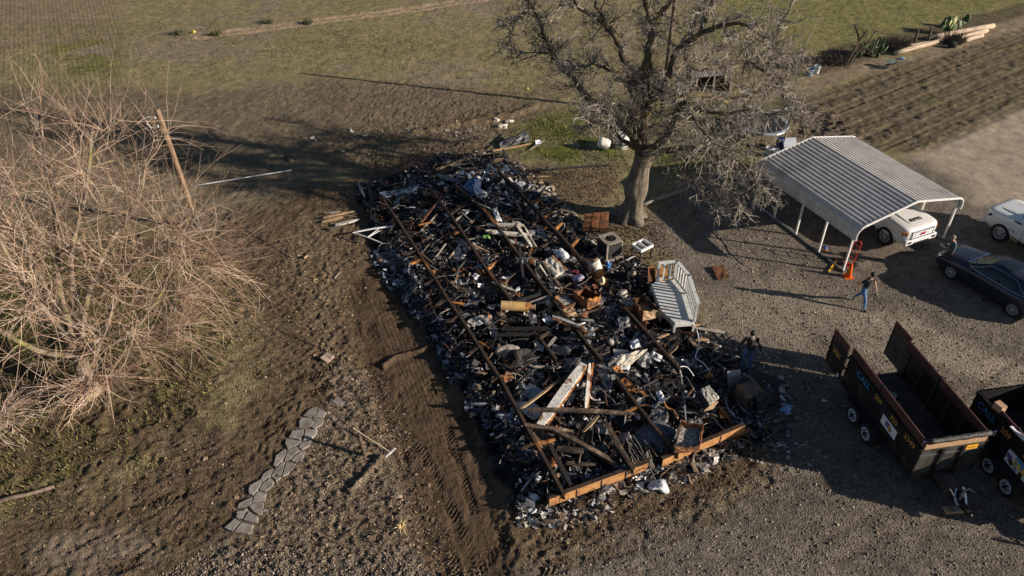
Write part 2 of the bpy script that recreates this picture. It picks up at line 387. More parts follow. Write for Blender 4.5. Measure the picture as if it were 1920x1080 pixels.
for pxs, hw, lam, amp in tracks:
    S, T, LL = linecoord(X, Y, wp(pxs))
    m = (1 - sstep(hw * 0.8, hw * 1.15, np.abs(T + (n3 - 0.5) * 0.12))) * (S > 0.02) * (S < LL - 0.02) * (0.35 + 0.9 * sstep(0.35, 0.6, n2))
    ph = (S + np.abs(T) * 0.9) / lam
    Hh += m * sstep(0.38, 0.55, fbm(X, Y, .9, 31, 3)) * (1.15 * amp * np.sign(np.sin(2 * math.pi * ph)) * np.abs(np.sin(2 * math.pi * ph)) ** 0.5 - 0.03)
    lay(m * 0.35, (0.085, 0.058, 0.034))
for k in range(9):
    a = at(690 + k * 9, 560); b = at(880 + k * 6, 1080)
    S, T, LL = linecoord(X, Y, [a, (a + b) / 2 + Vector((0.15, 0, 0)), b])
    Hh -= lane * np.exp(-(T / 0.035) ** 2) * 0.018
S, T, LL = linecoord(X, Y, wp([(715, 688), (740, 668), (790, 655), (835, 640)]))
m = np.exp(-(T / 0.10) ** 2) * (S > 0) * (S < LL); Hh += lane * m * 0.14
S, T, LL = linecoord(X, Y, wp([(655, 925), (680, 900), (720, 855)]))
m = np.exp(-(T / 0.09) ** 2) * (S > 0) * (S < LL); Hh += m * 0.15
S, T, LL = linecoord(X, Y, wp([(540, 300), (700, 265), (850, 235), (960, 215), (1010, 195)]))
m = np.exp(-((T + (n2 - .5) * .8) / 0.35) ** 2) * (S > 0) * (S < LL); Hh += m * (0.16 + 0.15 * (n3 - 0.5)); lay(m * 0.4, (0.15, 0.11, 0.065))
# faint wheel arcs in the gravel
for pxs in ([(1310, 425), (1350, 440), (1420, 500), (1450, 560)], [(1335, 420), (1390, 450), (1440, 510)], [(1560, 1060), (1660, 1000), (1800, 960), (1920, 900)], [(1500, 1040), (1600, 980), (1720, 930)], [(1420, 560), (1520, 640), (1560, 680)], [(1490, 600), (1560, 660), (1640, 690)], [(1780, 760), (1880, 690), (1960, 640)]):
    S, T, LL = linecoord(X, Y, wp(pxs)); m = np.exp(-(T / 0.16) ** 2) * (S > 0) * (S < LL) * grav
    lay(m * 0.3, (0.13, 0.10, 0.07)); Hh -= m * 0.03
# clods, litter, stones: real relief
fine = np.clip(mud * (1 - .5 * chips) + .3 * chips + bare * 0.7 + lawn + dirt2 + chips2, 0, 1)
Hh += fine * ((n4 - 0.5) * 0.085 + (n3 - 0.5) * 0.095) * (1 - lane * 0.6)
Hh += grav * ((n4 - 0.5) * 0.016 + (n2 - 0.5) * 0.05) * (1 - plot)
Hh += (1 - np.clip(fine + grav, 0, 1)) * ((n3 - 0.5) * 0.05 + (n2 - 0.5) * 0.08)
Hh += lawn * sstep(0.5, 0.7, n3) * 0.05 + chips * (n4 - 0.5) * 0.015
flat = sdist(X, Y, wp([(1400, 370), (1590, 525), (1790, 450), (1640, 320)])); Hh *= 0.25 + 0.75 * sstep(-0.2, 0.6, flat)
flat = sdist(X, Y, wp([(415, 995), (480, 1000), (500, 930), (600, 820), (615, 775), (590, 762), (560, 780), (530, 850), (470, 915)])); Hh *= 0.15 + 0.85 * sstep(-0.1, 0.35, flat)
far = np.maximum(np.abs(X) - 60, 0) + np.maximum(Y - 80, 0) + np.maximum(-Y, 0); Hh *= np.exp(-far / 40)
rowsm = np.clip(zone([(-700, -300), (218, -300), (225, 60), (232, 190), (-40, 190), (-700, 260)], 0.25, 0.05), 0, 1)
GZ = Hh.reshape(sh)
ny_, nx_ = sh
idx = np.arange(nx_ * ny_).reshape(ny_, nx_)
F = np.stack([idx[:-1, :-1], idx[:-1, 1:], idx[1:, 1:], idx[1:, :-1]], -1).reshape(-1, 4)

gm = bpy.data.materials.new('ground_soil'); gm.use_nodes = True
N = gm.node_tree.nodes; L = gm.node_tree.links; B = N['Principled BSDF']
B.inputs['Roughness'].default_value = 0.95; B.inputs['Specular IOR Level'].default_value = 0.12
at_ = N.new('ShaderNodeAttribute'); at_.attribute_name = 'Col'
ge = N.new('ShaderNodeNewGeometry')
def noise(sc, det=4, ro=0.6, src=None):
    n = N.new('ShaderNodeTexNoise'); n.inputs['Scale'].default_value = sc; n.inputs['Detail'].default_value = det; n.inputs['Roughness'].default_value = ro
    L.new(src or ge.outputs['Position'], n.inputs['Vector']); return n.outputs[0]
def rng(v, a, b, c, d):
    r = N.new('ShaderNodeMapRange'); r.inputs[1].default_value = a; r.inputs[2].default_value = b; r.inputs[3].default_value = c; r.inputs[4].default_value = d; L.new(v, r.inputs[0]); return r.outputs[0]
def mul(a, b):
    m = N.new('ShaderNodeMath'); m.operation = 'MULTIPLY'; L.new(a, m.inputs[0])
    if isinstance(b, float): m.inputs[1].default_value = b
    else: L.new(b, m.inputs[1])
    return m.outputs[0]
f1 = rng(noise(9.0, 6, 0.75), 0.28, 0.72, 0.45, 1.6); f2 = rng(noise(1.6, 4), 0.3, 0.7, 0.75, 1.25)
vo = N.new('ShaderNodeTexVoronoi'); vo.inputs['Scale'].default_value = 21.0; L.new(ge.outputs['Position'], vo.inputs['Vector'])
sp = N.new('ShaderNodeSeparateColor'); L.new(vo.outputs['Color'], sp.inputs[0])
f3 = rng(sp.outputs[0], 0.0, 1.0, 0.74, 1.28)
rowa = N.new('ShaderNodeAttribute'); rowa.attribute_name = 'rows'
ra, rb = at(150, 5), at(176, 140); rd = (rb - ra).normalized(); perp = Vector((-rd.y, rd.x, 0))
dt = N.new('ShaderNodeVectorMath'); dt.operation = 'DOT_PRODUCT'; L.new(ge.outputs['Position'], dt.inputs[0]); dt.inputs[1].default_value = perp * (2 * math.pi / 0.30)
si = N.new('ShaderNodeMath'); si.operation = 'SINE'; L.new(dt.outputs['Value'], si.inputs[0])
rs_ = rng(si.outputs[0], -1, 1, 0.84, 1.10)
mxr = N.new('ShaderNodeMix'); mxr.data_type = 'FLOAT'; L.new(rowa.outputs['Fac'], mxr.inputs[0]); mxr.inputs[2].default_value = 1.0; L.new(rs_, mxr.inputs[3])
sma = N.new('ShaderNodeAttribute'); sma.attribute_name = 'smooth'
mxs = N.new('ShaderNodeMix'); mxs.data_type = 'FLOAT'; L.new(sma.outputs['Fac'], mxs.inputs[0]); L.new(mul(f1, f3), mxs.inputs[2]); L.new(rng(noise(5.0, 6, .7), .3, .7, .8, 1.2), mxs.inputs[3])
r2a = N.new('ShaderNodeAttribute'); r2a.attribute_name = 'furrows'
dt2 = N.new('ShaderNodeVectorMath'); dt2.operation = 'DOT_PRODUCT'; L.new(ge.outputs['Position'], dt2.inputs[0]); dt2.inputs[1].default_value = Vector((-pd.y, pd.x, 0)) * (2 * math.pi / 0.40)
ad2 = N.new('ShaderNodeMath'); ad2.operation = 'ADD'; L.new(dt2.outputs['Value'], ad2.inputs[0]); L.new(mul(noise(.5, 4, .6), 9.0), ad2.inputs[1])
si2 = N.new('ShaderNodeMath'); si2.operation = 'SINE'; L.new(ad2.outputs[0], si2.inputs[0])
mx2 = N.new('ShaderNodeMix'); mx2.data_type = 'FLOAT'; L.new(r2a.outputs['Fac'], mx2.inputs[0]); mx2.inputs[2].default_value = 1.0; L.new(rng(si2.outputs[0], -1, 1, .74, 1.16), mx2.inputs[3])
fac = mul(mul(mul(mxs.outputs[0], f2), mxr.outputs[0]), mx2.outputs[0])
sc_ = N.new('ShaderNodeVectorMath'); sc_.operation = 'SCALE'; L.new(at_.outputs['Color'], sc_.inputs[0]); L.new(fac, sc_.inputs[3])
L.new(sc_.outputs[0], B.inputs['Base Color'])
bp = N.new('ShaderNodeBump'); bp.inputs['Strength'].default_value = 0.85; bp.inputs['Distance'].default_value = 0.05
bsum = N.new('ShaderNodeMath'); bsum.operation = 'ADD'; L.new(noise(14.0, 6, 0.75), bsum.inputs[0]); L.new(mul(vo.outputs['Distance'], 0.8), bsum.inputs[1])
L.new(bsum.outputs[0], bp.inputs['Height']); L.new(rng(sma.outputs['Fac'], 0, 1, .85, .3), bp.inputs['Strength']); L.new(bp.outputs[0], B.inputs['Normal'])
ground = np_mesh('ground', np.stack([X, Y, Hh], 1), F, gm, C, smooth=True)
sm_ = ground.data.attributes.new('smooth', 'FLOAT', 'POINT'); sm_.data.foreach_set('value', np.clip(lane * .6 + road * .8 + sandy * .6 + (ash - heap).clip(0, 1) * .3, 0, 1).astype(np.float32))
fu_ = ground.data.attributes.new('furrows', 'FLOAT', 'POINT'); fu_.data.foreach_set('value', (plot * .8).astype(np.float32))
ra_ = ground.data.attributes.new('rows', 'FLOAT', 'POINT'); ra_.data.foreach_set('value', rowsm.astype(np.float32))
tag(ground, 'bare winter ground of soil, gravel and thin grass', kind='structure')

def gz(x, y):
    i = np.clip(np.searchsorted(gx, x) - 1, 0, len(gx) - 2); j = np.clip(np.searchsorted(gy, y) - 1, 0, len(gy) - 2)
    fx = (x - gx[i]) / (gx[i + 1] - gx[i]); fy = (y - gy[j]) / (gy[j + 1] - gy[j])
    return (GZ[j, i] * (1 - fx) + GZ[j, i + 1] * fx) * (1 - fy) + (GZ[j + 1, i] * (1 - fx) + GZ[j + 1, i + 1] * fx) * fy
def g(px, py, dz=0.0):
    p = at(px, py, 0); z = float(gz(p.x, p.y)); p = at(px, py, z); z = float(gz(p.x, p.y)); return Vector((p.x, p.y, z + dz))

def scatter_px(n, poly, rs, soft=0.0):
    P = wp(poly); xs = [p.x for p in P]; ys = [p.y for p in P]; x = rs.uniform(min(xs), max(xs), n * 4); y = rs.uniform(min(ys), max(ys), n * 4)
    d = sdist(x, y, P); k = d < rs.uniform(-soft, soft + 1e-6, x.size); x, y = x[k][:n], y[k][:n]
    return x, y
def rand_rot(n, rs, tilt=1.0):
    """random rotation matrices (n,3,3) lying flat-ish"""
    a = rs.uniform(0, 2 * np.pi, n); t = rs.normal(0, tilt, n); u = rs.uniform(0, 2 * np.pi, n)
    ca, sa = np.cos(a), np.sin(a); Rz = np.zeros((n, 3, 3)); Rz[:, 0, 0] = ca; Rz[:, 0, 1] = -sa; Rz[:, 1, 0] = sa; Rz[:, 1, 1] = ca; Rz[:, 2, 2] = 1
    kx, ky = np.cos(u), np.sin(u); ct, st = np.cos(t), np.sin(t); K = np.zeros((n, 3, 3))
    K[:, 0, 0] = ct + kx * kx * (1 - ct); K[:, 0, 1] = kx * ky * (1 - ct); K[:, 0, 2] = ky * st
    K[:, 1, 0] = kx * ky * (1 - ct); K[:, 1, 1] = ct + ky * ky * (1 - ct); K[:, 1, 2] = -kx * st
    K[:, 2, 0] = -ky * st; K[:, 2, 1] = kx * st; K[:, 2, 2] = ct
    return K @ Rz
BV = np.array([(x, y, z) for x in (-.5, .5) for y in (-.5, .5) for z in (-.5, .5)])
BF = np.array([(0, 1, 3, 2), (4, 6, 7, 5), (0, 4, 5, 1), (2, 3, 7, 6), (0, 2, 6, 4), (1, 5, 7, 3)])
def bulk_boxes(name, cen, size, rot, col, m, rs, jit=0.18):
    n = len(cen); V = BV[None] * size[:, None, :] ; V = V * (1 + rs.uniform(-jit, jit, (n, 8, 3)))
    V = np.einsum('nij,nkj->nki', rot, V) + cen[:, None, :]
    Fb = (BF[None] + (np.arange(n) * 8)[:, None, None]).reshape(-1, 4)
    return np_mesh(name, V.reshape(-1, 3), Fb, m, np.repeat(col, 8, 0))
def bulk_flakes(name, cen, size, rot, col, m, rs, bend=0.3):
    """thin crumpled scraps: 3x3 points folded at random"""
    n = len(cen); gxy = np.array([(a, b, 0) for a in (-.5, 0, .5) for b in (-.5, 0, .5)], float)
    V = gxy[None].repeat(n, 0); V[:, :, 2] = rs.normal(0, bend, (n, 9)); V[:, :, :2] += rs.uniform(-.16, .16, (n, 9, 2))
    V = V * size[:, None, :]
    V = np.einsum('nij,nkj->nki', rot, V) + cen[:, None, :]
    q = np.array([(0, 1, 4, 3), (1, 2, 5, 4), (3, 4, 7, 6), (4, 5, 8, 7)])
    Fb = (q[None] + (np.arange(n) * 9)[:, None, None]).reshape(-1, 4)
    return np_mesh(name, V.reshape(-1, 3), Fb, m, np.repeat(col, 9, 0))
def pick(rs, n, pal, var=0.25):
    c = np.array([p[0] for p in pal]); w = np.array([p[1] for p in pal], float); k = rs.choice(len(pal), n, p=w / w.sum())
    return c[k] * rs.uniform(1 - var, 1 + var, (n, 1))
def bulk_blades(name, x, y, h, col, m, rs):
    n = len(x); z = gz(x, y); a = rs.uniform(0, 6.28, n); w = h * 0.22
    dx, dy = np.cos(a) * w, np.sin(a) * w; lx, ly = rs.normal(0, .5, n) * h, rs.normal(0, .5, n) * h
    V = np.stack([np.stack([x - dx, y - dy, z - .01], 1), np.stack([x + dx, y + dy, z - .01], 1), np.stack([x + lx, y + ly, z + h], 1)], 1)
    return np_mesh(name, V.reshape(-1, 3), np.arange(3 * n).reshape(-1, 3), m, np.repeat(col, 3, 0))
M_litter = vmat('litter', 0.9, 20, 0.3, 0)
rs = np.random.RandomState(5)
# wood chips and leaf litter
xs, ys = zip(*[scatter_px(n, poly, rs, 0.5) for n, poly in (
    (15000, [(610, 660), (700, 700), (760, 800), (800, 940), (850, 1110), (420, 1140), (380, 1060), (480, 990), (560, 830), (620, 760)]),
    (3500, [(540, 400), (650, 410), (680, 520), (660, 640), (690, 700), (600, 710), (560, 600), (530, 480)]),
    (1800, [(1000, 960), (1250, 905), (1420, 840), (1450, 880), (1300, 960), (1050, 1040)]),
    (3000, [(-200, 980), (420, 800), (480, 900), (420, 1060), (-200, 1140)]),
    (2500, [(400, 430), (560, 430), (600, 600), (560, 720), (430, 760), (420, 560)]))])
x = np.concatenate(xs); y = np.concatenate(ys); n = len(x)
L_ = rs.lognormal(-3.15, .45, n).clip(.015, .16); sz = np.stack([L_, L_ * rs.uniform(.25, .7, n), L_ * .25], 1)
c = pick(rs, n, [((.30, .225, .145), 3), ((.19, .13, .085), 4), ((.10, .07, .048), 4), ((.40, .32, .235), .6), ((.17, .15, .13), 1)])
o = bulk_flakes('wood_chips', np.stack([x, y, gz(x, y) + L_ * .15], 1), sz, rand_rot(n, rs, .45), c, M_litter, rs, .5); tag(o, 'tan wood chips and leaf litter strewn on the brown soil', kind='stuff')
# pebbles of the gravel
xs, ys = zip(*[scatter_px(n, poly, rs, 0.5) for n, poly in (
    (9000, [(1215, 400), (1420, 390), (1590, 530), (1900, 620), (2000, 700), (2000, 1100), (900, 1110), (1090, 1010), (1340, 950), (1460, 870), (1420, 700), (1330, 600), (1250, 500)]),
    (4500, [(250, 1120), (420, 1030), (640, 1060), (900, 1080), (900, 1120)]))])
x = np.concatenate(xs); y = np.concatenate(ys); n = len(x)
L_ = rs.lognormal(-3.45, .35, n).clip(.02, .085); sz = np.stack([L_, L_ * rs.uniform(.6, 1, n), L_ * .6], 1)
c = pick(rs, n, [((.20, .165, .125), 4), ((.29, .25, .20), 2), ((.13, .10, .075), 3), ((.42, .38, .33), .35)])
o = bulk_boxes('gravel', np.stack([x, y, gz(x, y) + L_ * .12], 1), sz, rand_rot(n, rs, .4), c, M_litter, rs, .3); tag(o, 'loose grey-brown pebbles over the gravel yard', kind='stuff')
# dead leaves behind the house and round the big trunk
xs, ys = zip(*[scatter_px(n, poly, rs, 0.5) for n, poly in ((1500, [(960, 318), (1150, 310), (1165, 345), (1120, 400), (1010, 350)]), (2500, [(1120, 400), (1230, 400), (1260, 470), (1230, 540), (1120, 520)]), (1200, [(1480, 185), (1560, 215), (1650, 290), (1540, 275), (1475, 240)]), (3000, [(560, 260), (960, 200), (1000, 235), (820, 300), (660, 330)]))])
x = np.concatenate(xs); y = np.concatenate(ys); n = len(x); L_ = rs.uniform(.035, .085, n)
c = pick(rs, n, [((.20, .13, .075), 3), ((.13, .085, .05), 4), ((.30, .225, .14), 1.5), ((.07, .05, .035), 3)])
o = bulk_flakes('dead_leaves', np.stack([x, y, gz(x, y) + .02], 1), np.stack([L_, L_ * .7, L_ * .4], 1), rand_rot(n, rs, .4), c, M_litter, rs, .35); tag(o, 'brown dead leaves drifted on the ground near the trunk', kind='stuff')
# grass blades
xs, ys = zip(*[scatter_px(n, poly, rs, 0.8) for n, poly in (
    (16000, [(-200, 480), (430, 470), (470, 560), (420, 700), (340, 850), (120, 940), (-200, 980)]),
    (9000, [(950, 230), (1110, 190), (1420, 180), (1430, 330), (1250, 330), (1080, 312), (985, 300)]),
    (12000, [(-300, 60), (240, 40), (700, 60), (1050, 120), (1050, 200), (600, 140), (240, 160), (-300, 200)]),
    (14000, [(300, -40), (1990, -40), (1920, 10), (1560, 90), (1050, 130), (600, 90), (300, 80)]))])
x = np.concatenate(xs); y = np.concatenate(ys); k = fbm(x, y, 1.6, 21) > .42; x, y = x[k], y[k]; n = len(x)
c = pick(rs, n, [((.075, .085, .02), 4), ((.12, .12, .035), 4), ((.19, .16, .07), 3), ((.26, .2, .11), 1)])
o = bulk_blades('grass', x, y, rs.uniform(.05, .15, n), c, M_litter, rs); tag(o, 'thin short winter grass', kind='stuff')
# ================================================================ TREES
M_bark = mat('bark', (0.045, 0.036, 0.027), (0.245, 0.20, 0.155), 9, 0.95, bump=1.0, bscale=14, stretch=(1, 1, 0.22), pos=(0.3, 0.7))
M_limb = mat('limb_bark', (0.035, 0.028, 0.021), (0.135, 0.108, 0.08), 6, 0.95, bump=0.8, bscale=20, c3=(0.17, 0.13, 0.05), c3pos=(0.52, 0.66), c3scale=1.6)
M_twig = mat('twig_bark', (0.14, 0.12, 0.098), (0.40, 0.35, 0.295), 2.0, 0.9, bump=0)
M_twigd = mat('dark_twig_bark', (0.07, 0.055, 0.042), (0.20, 0.165, 0.13), 2.0, 0.9, bump=0)
M_whip = mat('whip_bark', (0.33, 0.22, 0.155), (0.67, 0.53, 0.415), 0.9, 0.8, bump=0)
M_whipred = mat('red_brown_whip', (0.20, 0.115, 0.075), (0.48, 0.33, 0.22), 0.9, 0.8, bump=0); M_whipgrey = mat('grey_whip', (0.13, 0.105, 0.085), (0.50, 0.44, 0.37), 0.8, 0.85, bump=0)
M_whipbranch = mat('pale_branch_bark', (0.10, 0.075, 0.055), (0.29, 0.225, 0.165), 3.0, 0.9, bump=0.5, bscale=16, c3=(0.20, 0.19, 0.07), c3pos=(0.56, 0.7))

def rvec(rg): 
    while True:
        v = Vector((rg.uniform(-1, 1), rg.uniform(-1, 1), rg.uniform(-1, 1)))
        if 0.05 < v.length < 1: return v.normalized()
def smooth_path(P, sub=4):
    P = [Vector(p) for p in P]; out = []
    for i in range(len(P) - 1):
        p0, p1, p2, p3 = P[max(i - 1, 0)], P[i], P[i + 1], P[min(i + 2, len(P) - 1)]
        for k in range(sub):
            t = k / sub
            out.append(0.5 * ((2 * p1) + (p2 - p0) * t + (2 * p0 - 5 * p1 + 4 * p2 - p3) * t * t + (3 * p1 - p0 - 3 * p2 + p3) * t ** 3))
    out.append(P[-1]); return out
def path_at(P, t):
    f = t * (len(P) - 1); i = min(int(f), len(P) - 2); return P[i].lerp(P[i + 1], f - i), (P[i + 1] - P[i]).normalized()
def shoot(p, d, L, nseg, rg, wig=0.25, up=0.1):
    pts = [p]; d = d.normalized()
    for k in range(nseg):
        d = (d + rvec(rg) * wig + Vector((0, 0, up))).normalized(); pts.append(pts[-1] + d * (L / nseg))
    return pts
def grow(p, d, L, r, level, rg, sinks, par):
    """branch with its own side shoots; sinks[level] collects the tubes"""
    wig, up, nch, lf = par[level]
    pts = shoot(p, d, L, 5 if level < 2 else (4 if level == 2 else 3), rg, wig, up); k = len(pts)
    if pts[-1].z < 0.3: return
    sinks[level].tube(pts, [r * (1 - 0.75 * i / (k - 1)) for i in range(k)], (6, 5, 3, 3)[level], cap=False)
    if level + 1 >= len(par): return
    for i in range(nch if rg.random() < .5 else nch - 1):
        t = rg.uniform(0.2, 1.0); q, dd = path_at(pts, t)
        nd = (dd * rg.uniform(0.2, 0.9) + rvec(rg) * 1.0).normalized()
        grow(q, nd, L * lf * rg.uniform(0.55, 1.2) * (1.15 - 0.4 * t), max(r * 0.5, 0.006), level + 1, rg, sinks, par)

# ---- the big old tree beside the house
rg = random.Random(11)
BT = g(1182, 408); BY = BT.y
tree = thing('old_tree', 'huge bare old tree with thick gnarled trunk and grey twigs behind the burnt house', 'tree', BT)
tb = MB(); tb.s = True
def px3(lst): return [aty(px, py, BY + dy) for px, py, dy in lst]
TR = smooth_path([BT + Vector((0, 0, -.3)), BT + Vector((0.02, 0, .35)), BT + Vector((0.12, .05, 1.0))] + px3([(1193, 345, .1), (1203, 310, .2), (1211, 284, .25)]), 5)
n = len(TR); rad = [0.0] * n
for i in range(n):
    t = i / (n - 1); rad[i] = 0.50 + 0.42 * max(0, 1 - t * 3.2) ** 1.6 + 0.06 * math.sin(t * 14) - 0.06 * t
nn = 26; vs_ = []
for i, p in enumerate(TR):
    t = i / (n - 1)
    for j in range(nn):
        a = 2 * math.pi * j / nn
        rr = rad[i] * (1 + (0.26 * max(0, 1 - t * 2.4)) * math.sin(5 * a + 0.6) + 0.06 * math.sin(9 * a + t * 9) + 0.035 * math.sin(23 * a - t * 11) + 0.06 * math.sin(3 * a - t * 5) + 0.03 * math.sin(17 * a + t * 3))
        vs_.append(p + Vector((math.cos(a) * rr, math.sin(a) * rr, 0)))
tb._add(vs_, [(i * nn + j, i * nn + (j + 1) % nn, (i + 1) * nn + (j + 1) % nn, (i + 1) * nn + j) for i in range(n - 1) for j in range(nn)])
tb.s = True; FORK = TR[-1]
tb.tube(smooth_path([TR[-3], FORK + Vector((.1, 0, .25)), aty(1216, 288, BY + .1), aty(1226, 281, BY + .2)], 3), [.40] * 4 + [.34] * 3 + [.26, .2, .2], 10)
tb.build('trunk', M_bark, tree, BT)
F_ = (1208, 285, .25)
LIMBS = [
    (0.40, [F_, (1191, 250, .6), (1186, 222, .9), (1190, 196, 1.2), (1186, 160, 1.6), (1180, 133, 1.9), (1167, 100, 2.1), (1150, 60, 2.4), (1120, 33, 2.6), (1088, 16, 2.7), (1074, -12, 2.8), (1062, -50, 2.9), (1058, -85, 3.0)], .04),
    (0.36, [F_, (1205, 245, .2), (1212, 200, .1), (1210, 160, .0), (1212, 120, -.1), (1218, 85, -.2), (1224, 56, -.3)], .16),
    (0.30, [(1212, 190, .1), (1235, 175, -.2), (1253, 158, -.4), (1262, 125, -.5), (1268, 97, -.6), (1290, 78, -1.0), (1313, 63, -1.3), (1350, 50, -1.9), (1387, 43, -2.4), (1413, 56, -2.6), (1440, 85, -2.8)], .04),
    (0.28, [(1255, 150, -.4), (1273, 104, -.1), (1292, 115, .3), (1313, 128, .8), (1350, 123, 1.5), (1387, 117, 2.0), (1440, 112, 2.6), (1483, 107, 3.1), (1513, 133, 3.3)], .05),
    (0.26, [(1210, 150, 0), (1215, 110, .4), (1220, 70, .8), (1220, 43, 1.0), (1213, 17, 1.1), (1209, -25, 1.2), (1215, -65, 1.3), (1206, -105, 1.5)], .05),
    (0.22, [(1222, 55, .9), (1228, 40, .7), (1253, 10, .3), (1270, -18, 0), (1282, -55, -.2), (1300, -90, -.3)], .05),
    (0.17, [(1313, 63, -1.3), (1322, 40, -1.2), (1327, 20, -1.2), (1342, -10, -1.1), (1350, -50, -1.0), (1372, -80, -.8)], .04),
    (0.17, [(1160, 78, 2.2), (1140, 52, 1.8), (1128, 30, 1.6), (1116, 5, 1.4), (1120, -40, 1.2), (1130, -75, 1.0)], .04),
    (0.30, [F_, (1240, 268, -.6), (1262, 235, -1.2), (1270, 190, -1.6), (1262, 160, -1.9)], .05),
    (0.20, [(1266, 215, -1.4), (1287, 190, -2.0), (1303, 227, -2.6), (1333, 262, -3.0), (1360, 275, -3.2)], .035),
    (0.24, [F_, (1240, 283, -.3), (1287, 277, -1.0), (1325, 283, -1.7), (1360, 292, -2.3), (1396, 312, -2.8), (1420, 345, -3.2)], .035),
    (0.15, [(1340, 286, -1.9), (1362, 315, -2.4), (1372, 350, -2.9), (1386, 382, -3.2)], .03),
    (0.15, [(1300, 279, -1.2), (1285, 310, -1.7), (1300, 338, -2.2), (1330, 350, -2.5)], .03),
    (0.18, [F_, (1180, 240, -.4), (1166, 205, -.9), (1150, 193, -1.3), (1127, 203, -1.6), (1108, 214, -1.8)], .03),
    (0.17, [(1190, 196, 1.2), (1200, 168, .6), (1192, 155, .2), (1180, 146, 0)], .06),
    (0.20, [(1268, 195, -1.6), (1310, 175, -1.0), (1360, 190, -.4), (1400, 180, .3), (1440, 160, 1.0), (1468, 165, 1.3)], .03),
    (0.16, [(1270, 100, -.6), (1300, 50, .2), (1310, 20, .6), (1330, -10, .9)], .04),
    (0.15, [(1313, 128, .8), (1340, 95, 1.4), (1380, 75, 2.0), (1420, 72, 2.4), (1450, 92, 2.6)], .03),
    (0.15, [(1400, 117, 2.1), (1440, 140, 1.6), (1470, 180, 1.2), (1500, 205, 1.0)], .03),
    (0.15, [(1440, 112, 2.6), (1452, 75, 2.8), (1470, 35, 3.0), (1492, -8, 3.2)], .02),
    (0.24, [F_, (1168, 236, 1.0), (1132, 206, 1.8), (1106, 186, 2.4), (1083, 157, 2.8), (1068, 140, 2.9), (1050, 122, 3.0), (1036, 102, 3.0), (1022, 70, 3.1), (1008, 38, 3.2), (996, 10, 3.3), (985, -14, 3.4), (980, -50, 3.5), (968, -80, 3.6)], .04),
    (0.09, [(1036, 102, 3.0), (1046, 92, 3.3), (1057, 83, 3.4)], .03), (0.08, [(1036, 102, 3.0), (1008, 97, 2.8), (985, 100, 2.6)], .02), (0.08, [(1006, 34, 3.2), (1035, 30, 3.6), (1056, 8, 3.8)], .02), (0.07, [(1004, 30, 3.2), (985, 24, 3.0), (965, 45, 2.8), (955, 72, 2.6)], .015),
    (0.15, [(1268, 190, -1.6), (1310, 205, -2.0), (1360, 215, -2.3), (1405, 205, -2.4), (1450, 215, -2.6)], .025),
    (0.14, [(1200, 250, .2), (1240, 232, .6), (1290, 235, .9), (1340, 222, 1.2), (1385, 235, 1.4)], .025),
    (0.13, [(1180, 133, 1.9), (1140, 130, 1.2), (1110, 120, .8), (1085, 128, .5)], .025),
    (0.16, [F_, (1165, 262, .5), (1146, 240, .9), (1120, 232, 1.2), (1100, 238, 1.3)], .03),
]
sk = [MB() for _ in range(4)]
PAR = [(0.30, 0.05, 6, 0.62), (0.34, 0.03, 6, 0.62), (0.45, 0.02, 4, 0.55), (0.55, 0.0, 0, 0.5)]
for li, (r0, pts, r1) in enumerate(LIMBS):
    P = smooth_path(px3(pts), 4); rg2 = random.Random(100 + li)
    P = [p + rvec(rg2) * 0.05 for p in P]; k = len(P)
    lb = MB(); lb.s = True
    lb.tube(P, [(r0 + (r1 - r0) * (i / (k - 1)) ** 0.8) * (0.80 + 0.12 * math.sin(i * 1.7 + li)) for i in range(k)], 9)
    lb.build('limb', M_limb, tree, BT)
    Ln = sum((P[i + 1] - P[i]).length for i in range(k - 1))
    low = pts[-1][1] > 255
    for j in range(int(Ln * (11.0 if low else 9.0))):
        t = rg.uniform(0.06, 1.0) ** 0.85; q, d = path_at(P, t)
        nd = (d * rg.uniform(0.0, 0.8) + rvec(rg) + Vector((0, 0, rg.uniform(-.35, .4) - (0.25 if low else 0)))).normalized()
        grow(q, nd, rg.uniform(0.45, 1.5), rg.uniform(.018, .042), 1, rg, sk, PAR)
    if r1 < .045:
        for j in range(3): grow(P[-1], (P[-1] - P[-4]).normalized() + rvec(rg) * .6, rg.uniform(.8, 1.6), .035, 1, rg, sk, PAR)
# long straight water shoots at the right of the crown
for px, py, dy in [(1440, 112, 2.6), (1455, 110, 2.8), (1430, 80, -2.7), (1410, 56, -2.6), (1470, 108, 3.0), (1490, 115, 3.1)]:
    for j in range(3):
        sk[1].tube(shoot(aty(px, py, BY + dy), Vector((rg.uniform(.1, .6), rg.uniform(-.2, .3), 1)), rg.uniform(1.6, 3.0), 5, rg, .1, .03), [.022, .018, .014, .011, .008, .005], 4, cap=False)
# one long bare shoot at the right
b_ = sk[1]; b_.tube(smooth_path([aty(1497, 205, BY + 1.0), aty(1530, 175, BY + .9), aty(1550, 155, BY + .8), aty(1562, 128, BY + .8)], 3), .014, 4); b_.tube([aty(1533, 170, BY + .9), aty(1556, 166, BY + .6)], .01, 4)
# broken hanging branch
tag(sk[1].build('branches', M_twig, tree, BT), kind='stuff')
o = sk[2].build('spur_twigs', M_twig, tree, BT); tag(o, kind='stuff')
o = sk[3].build('fine_twigs', M_twig, tree, BT); tag(o, kind='stuff')

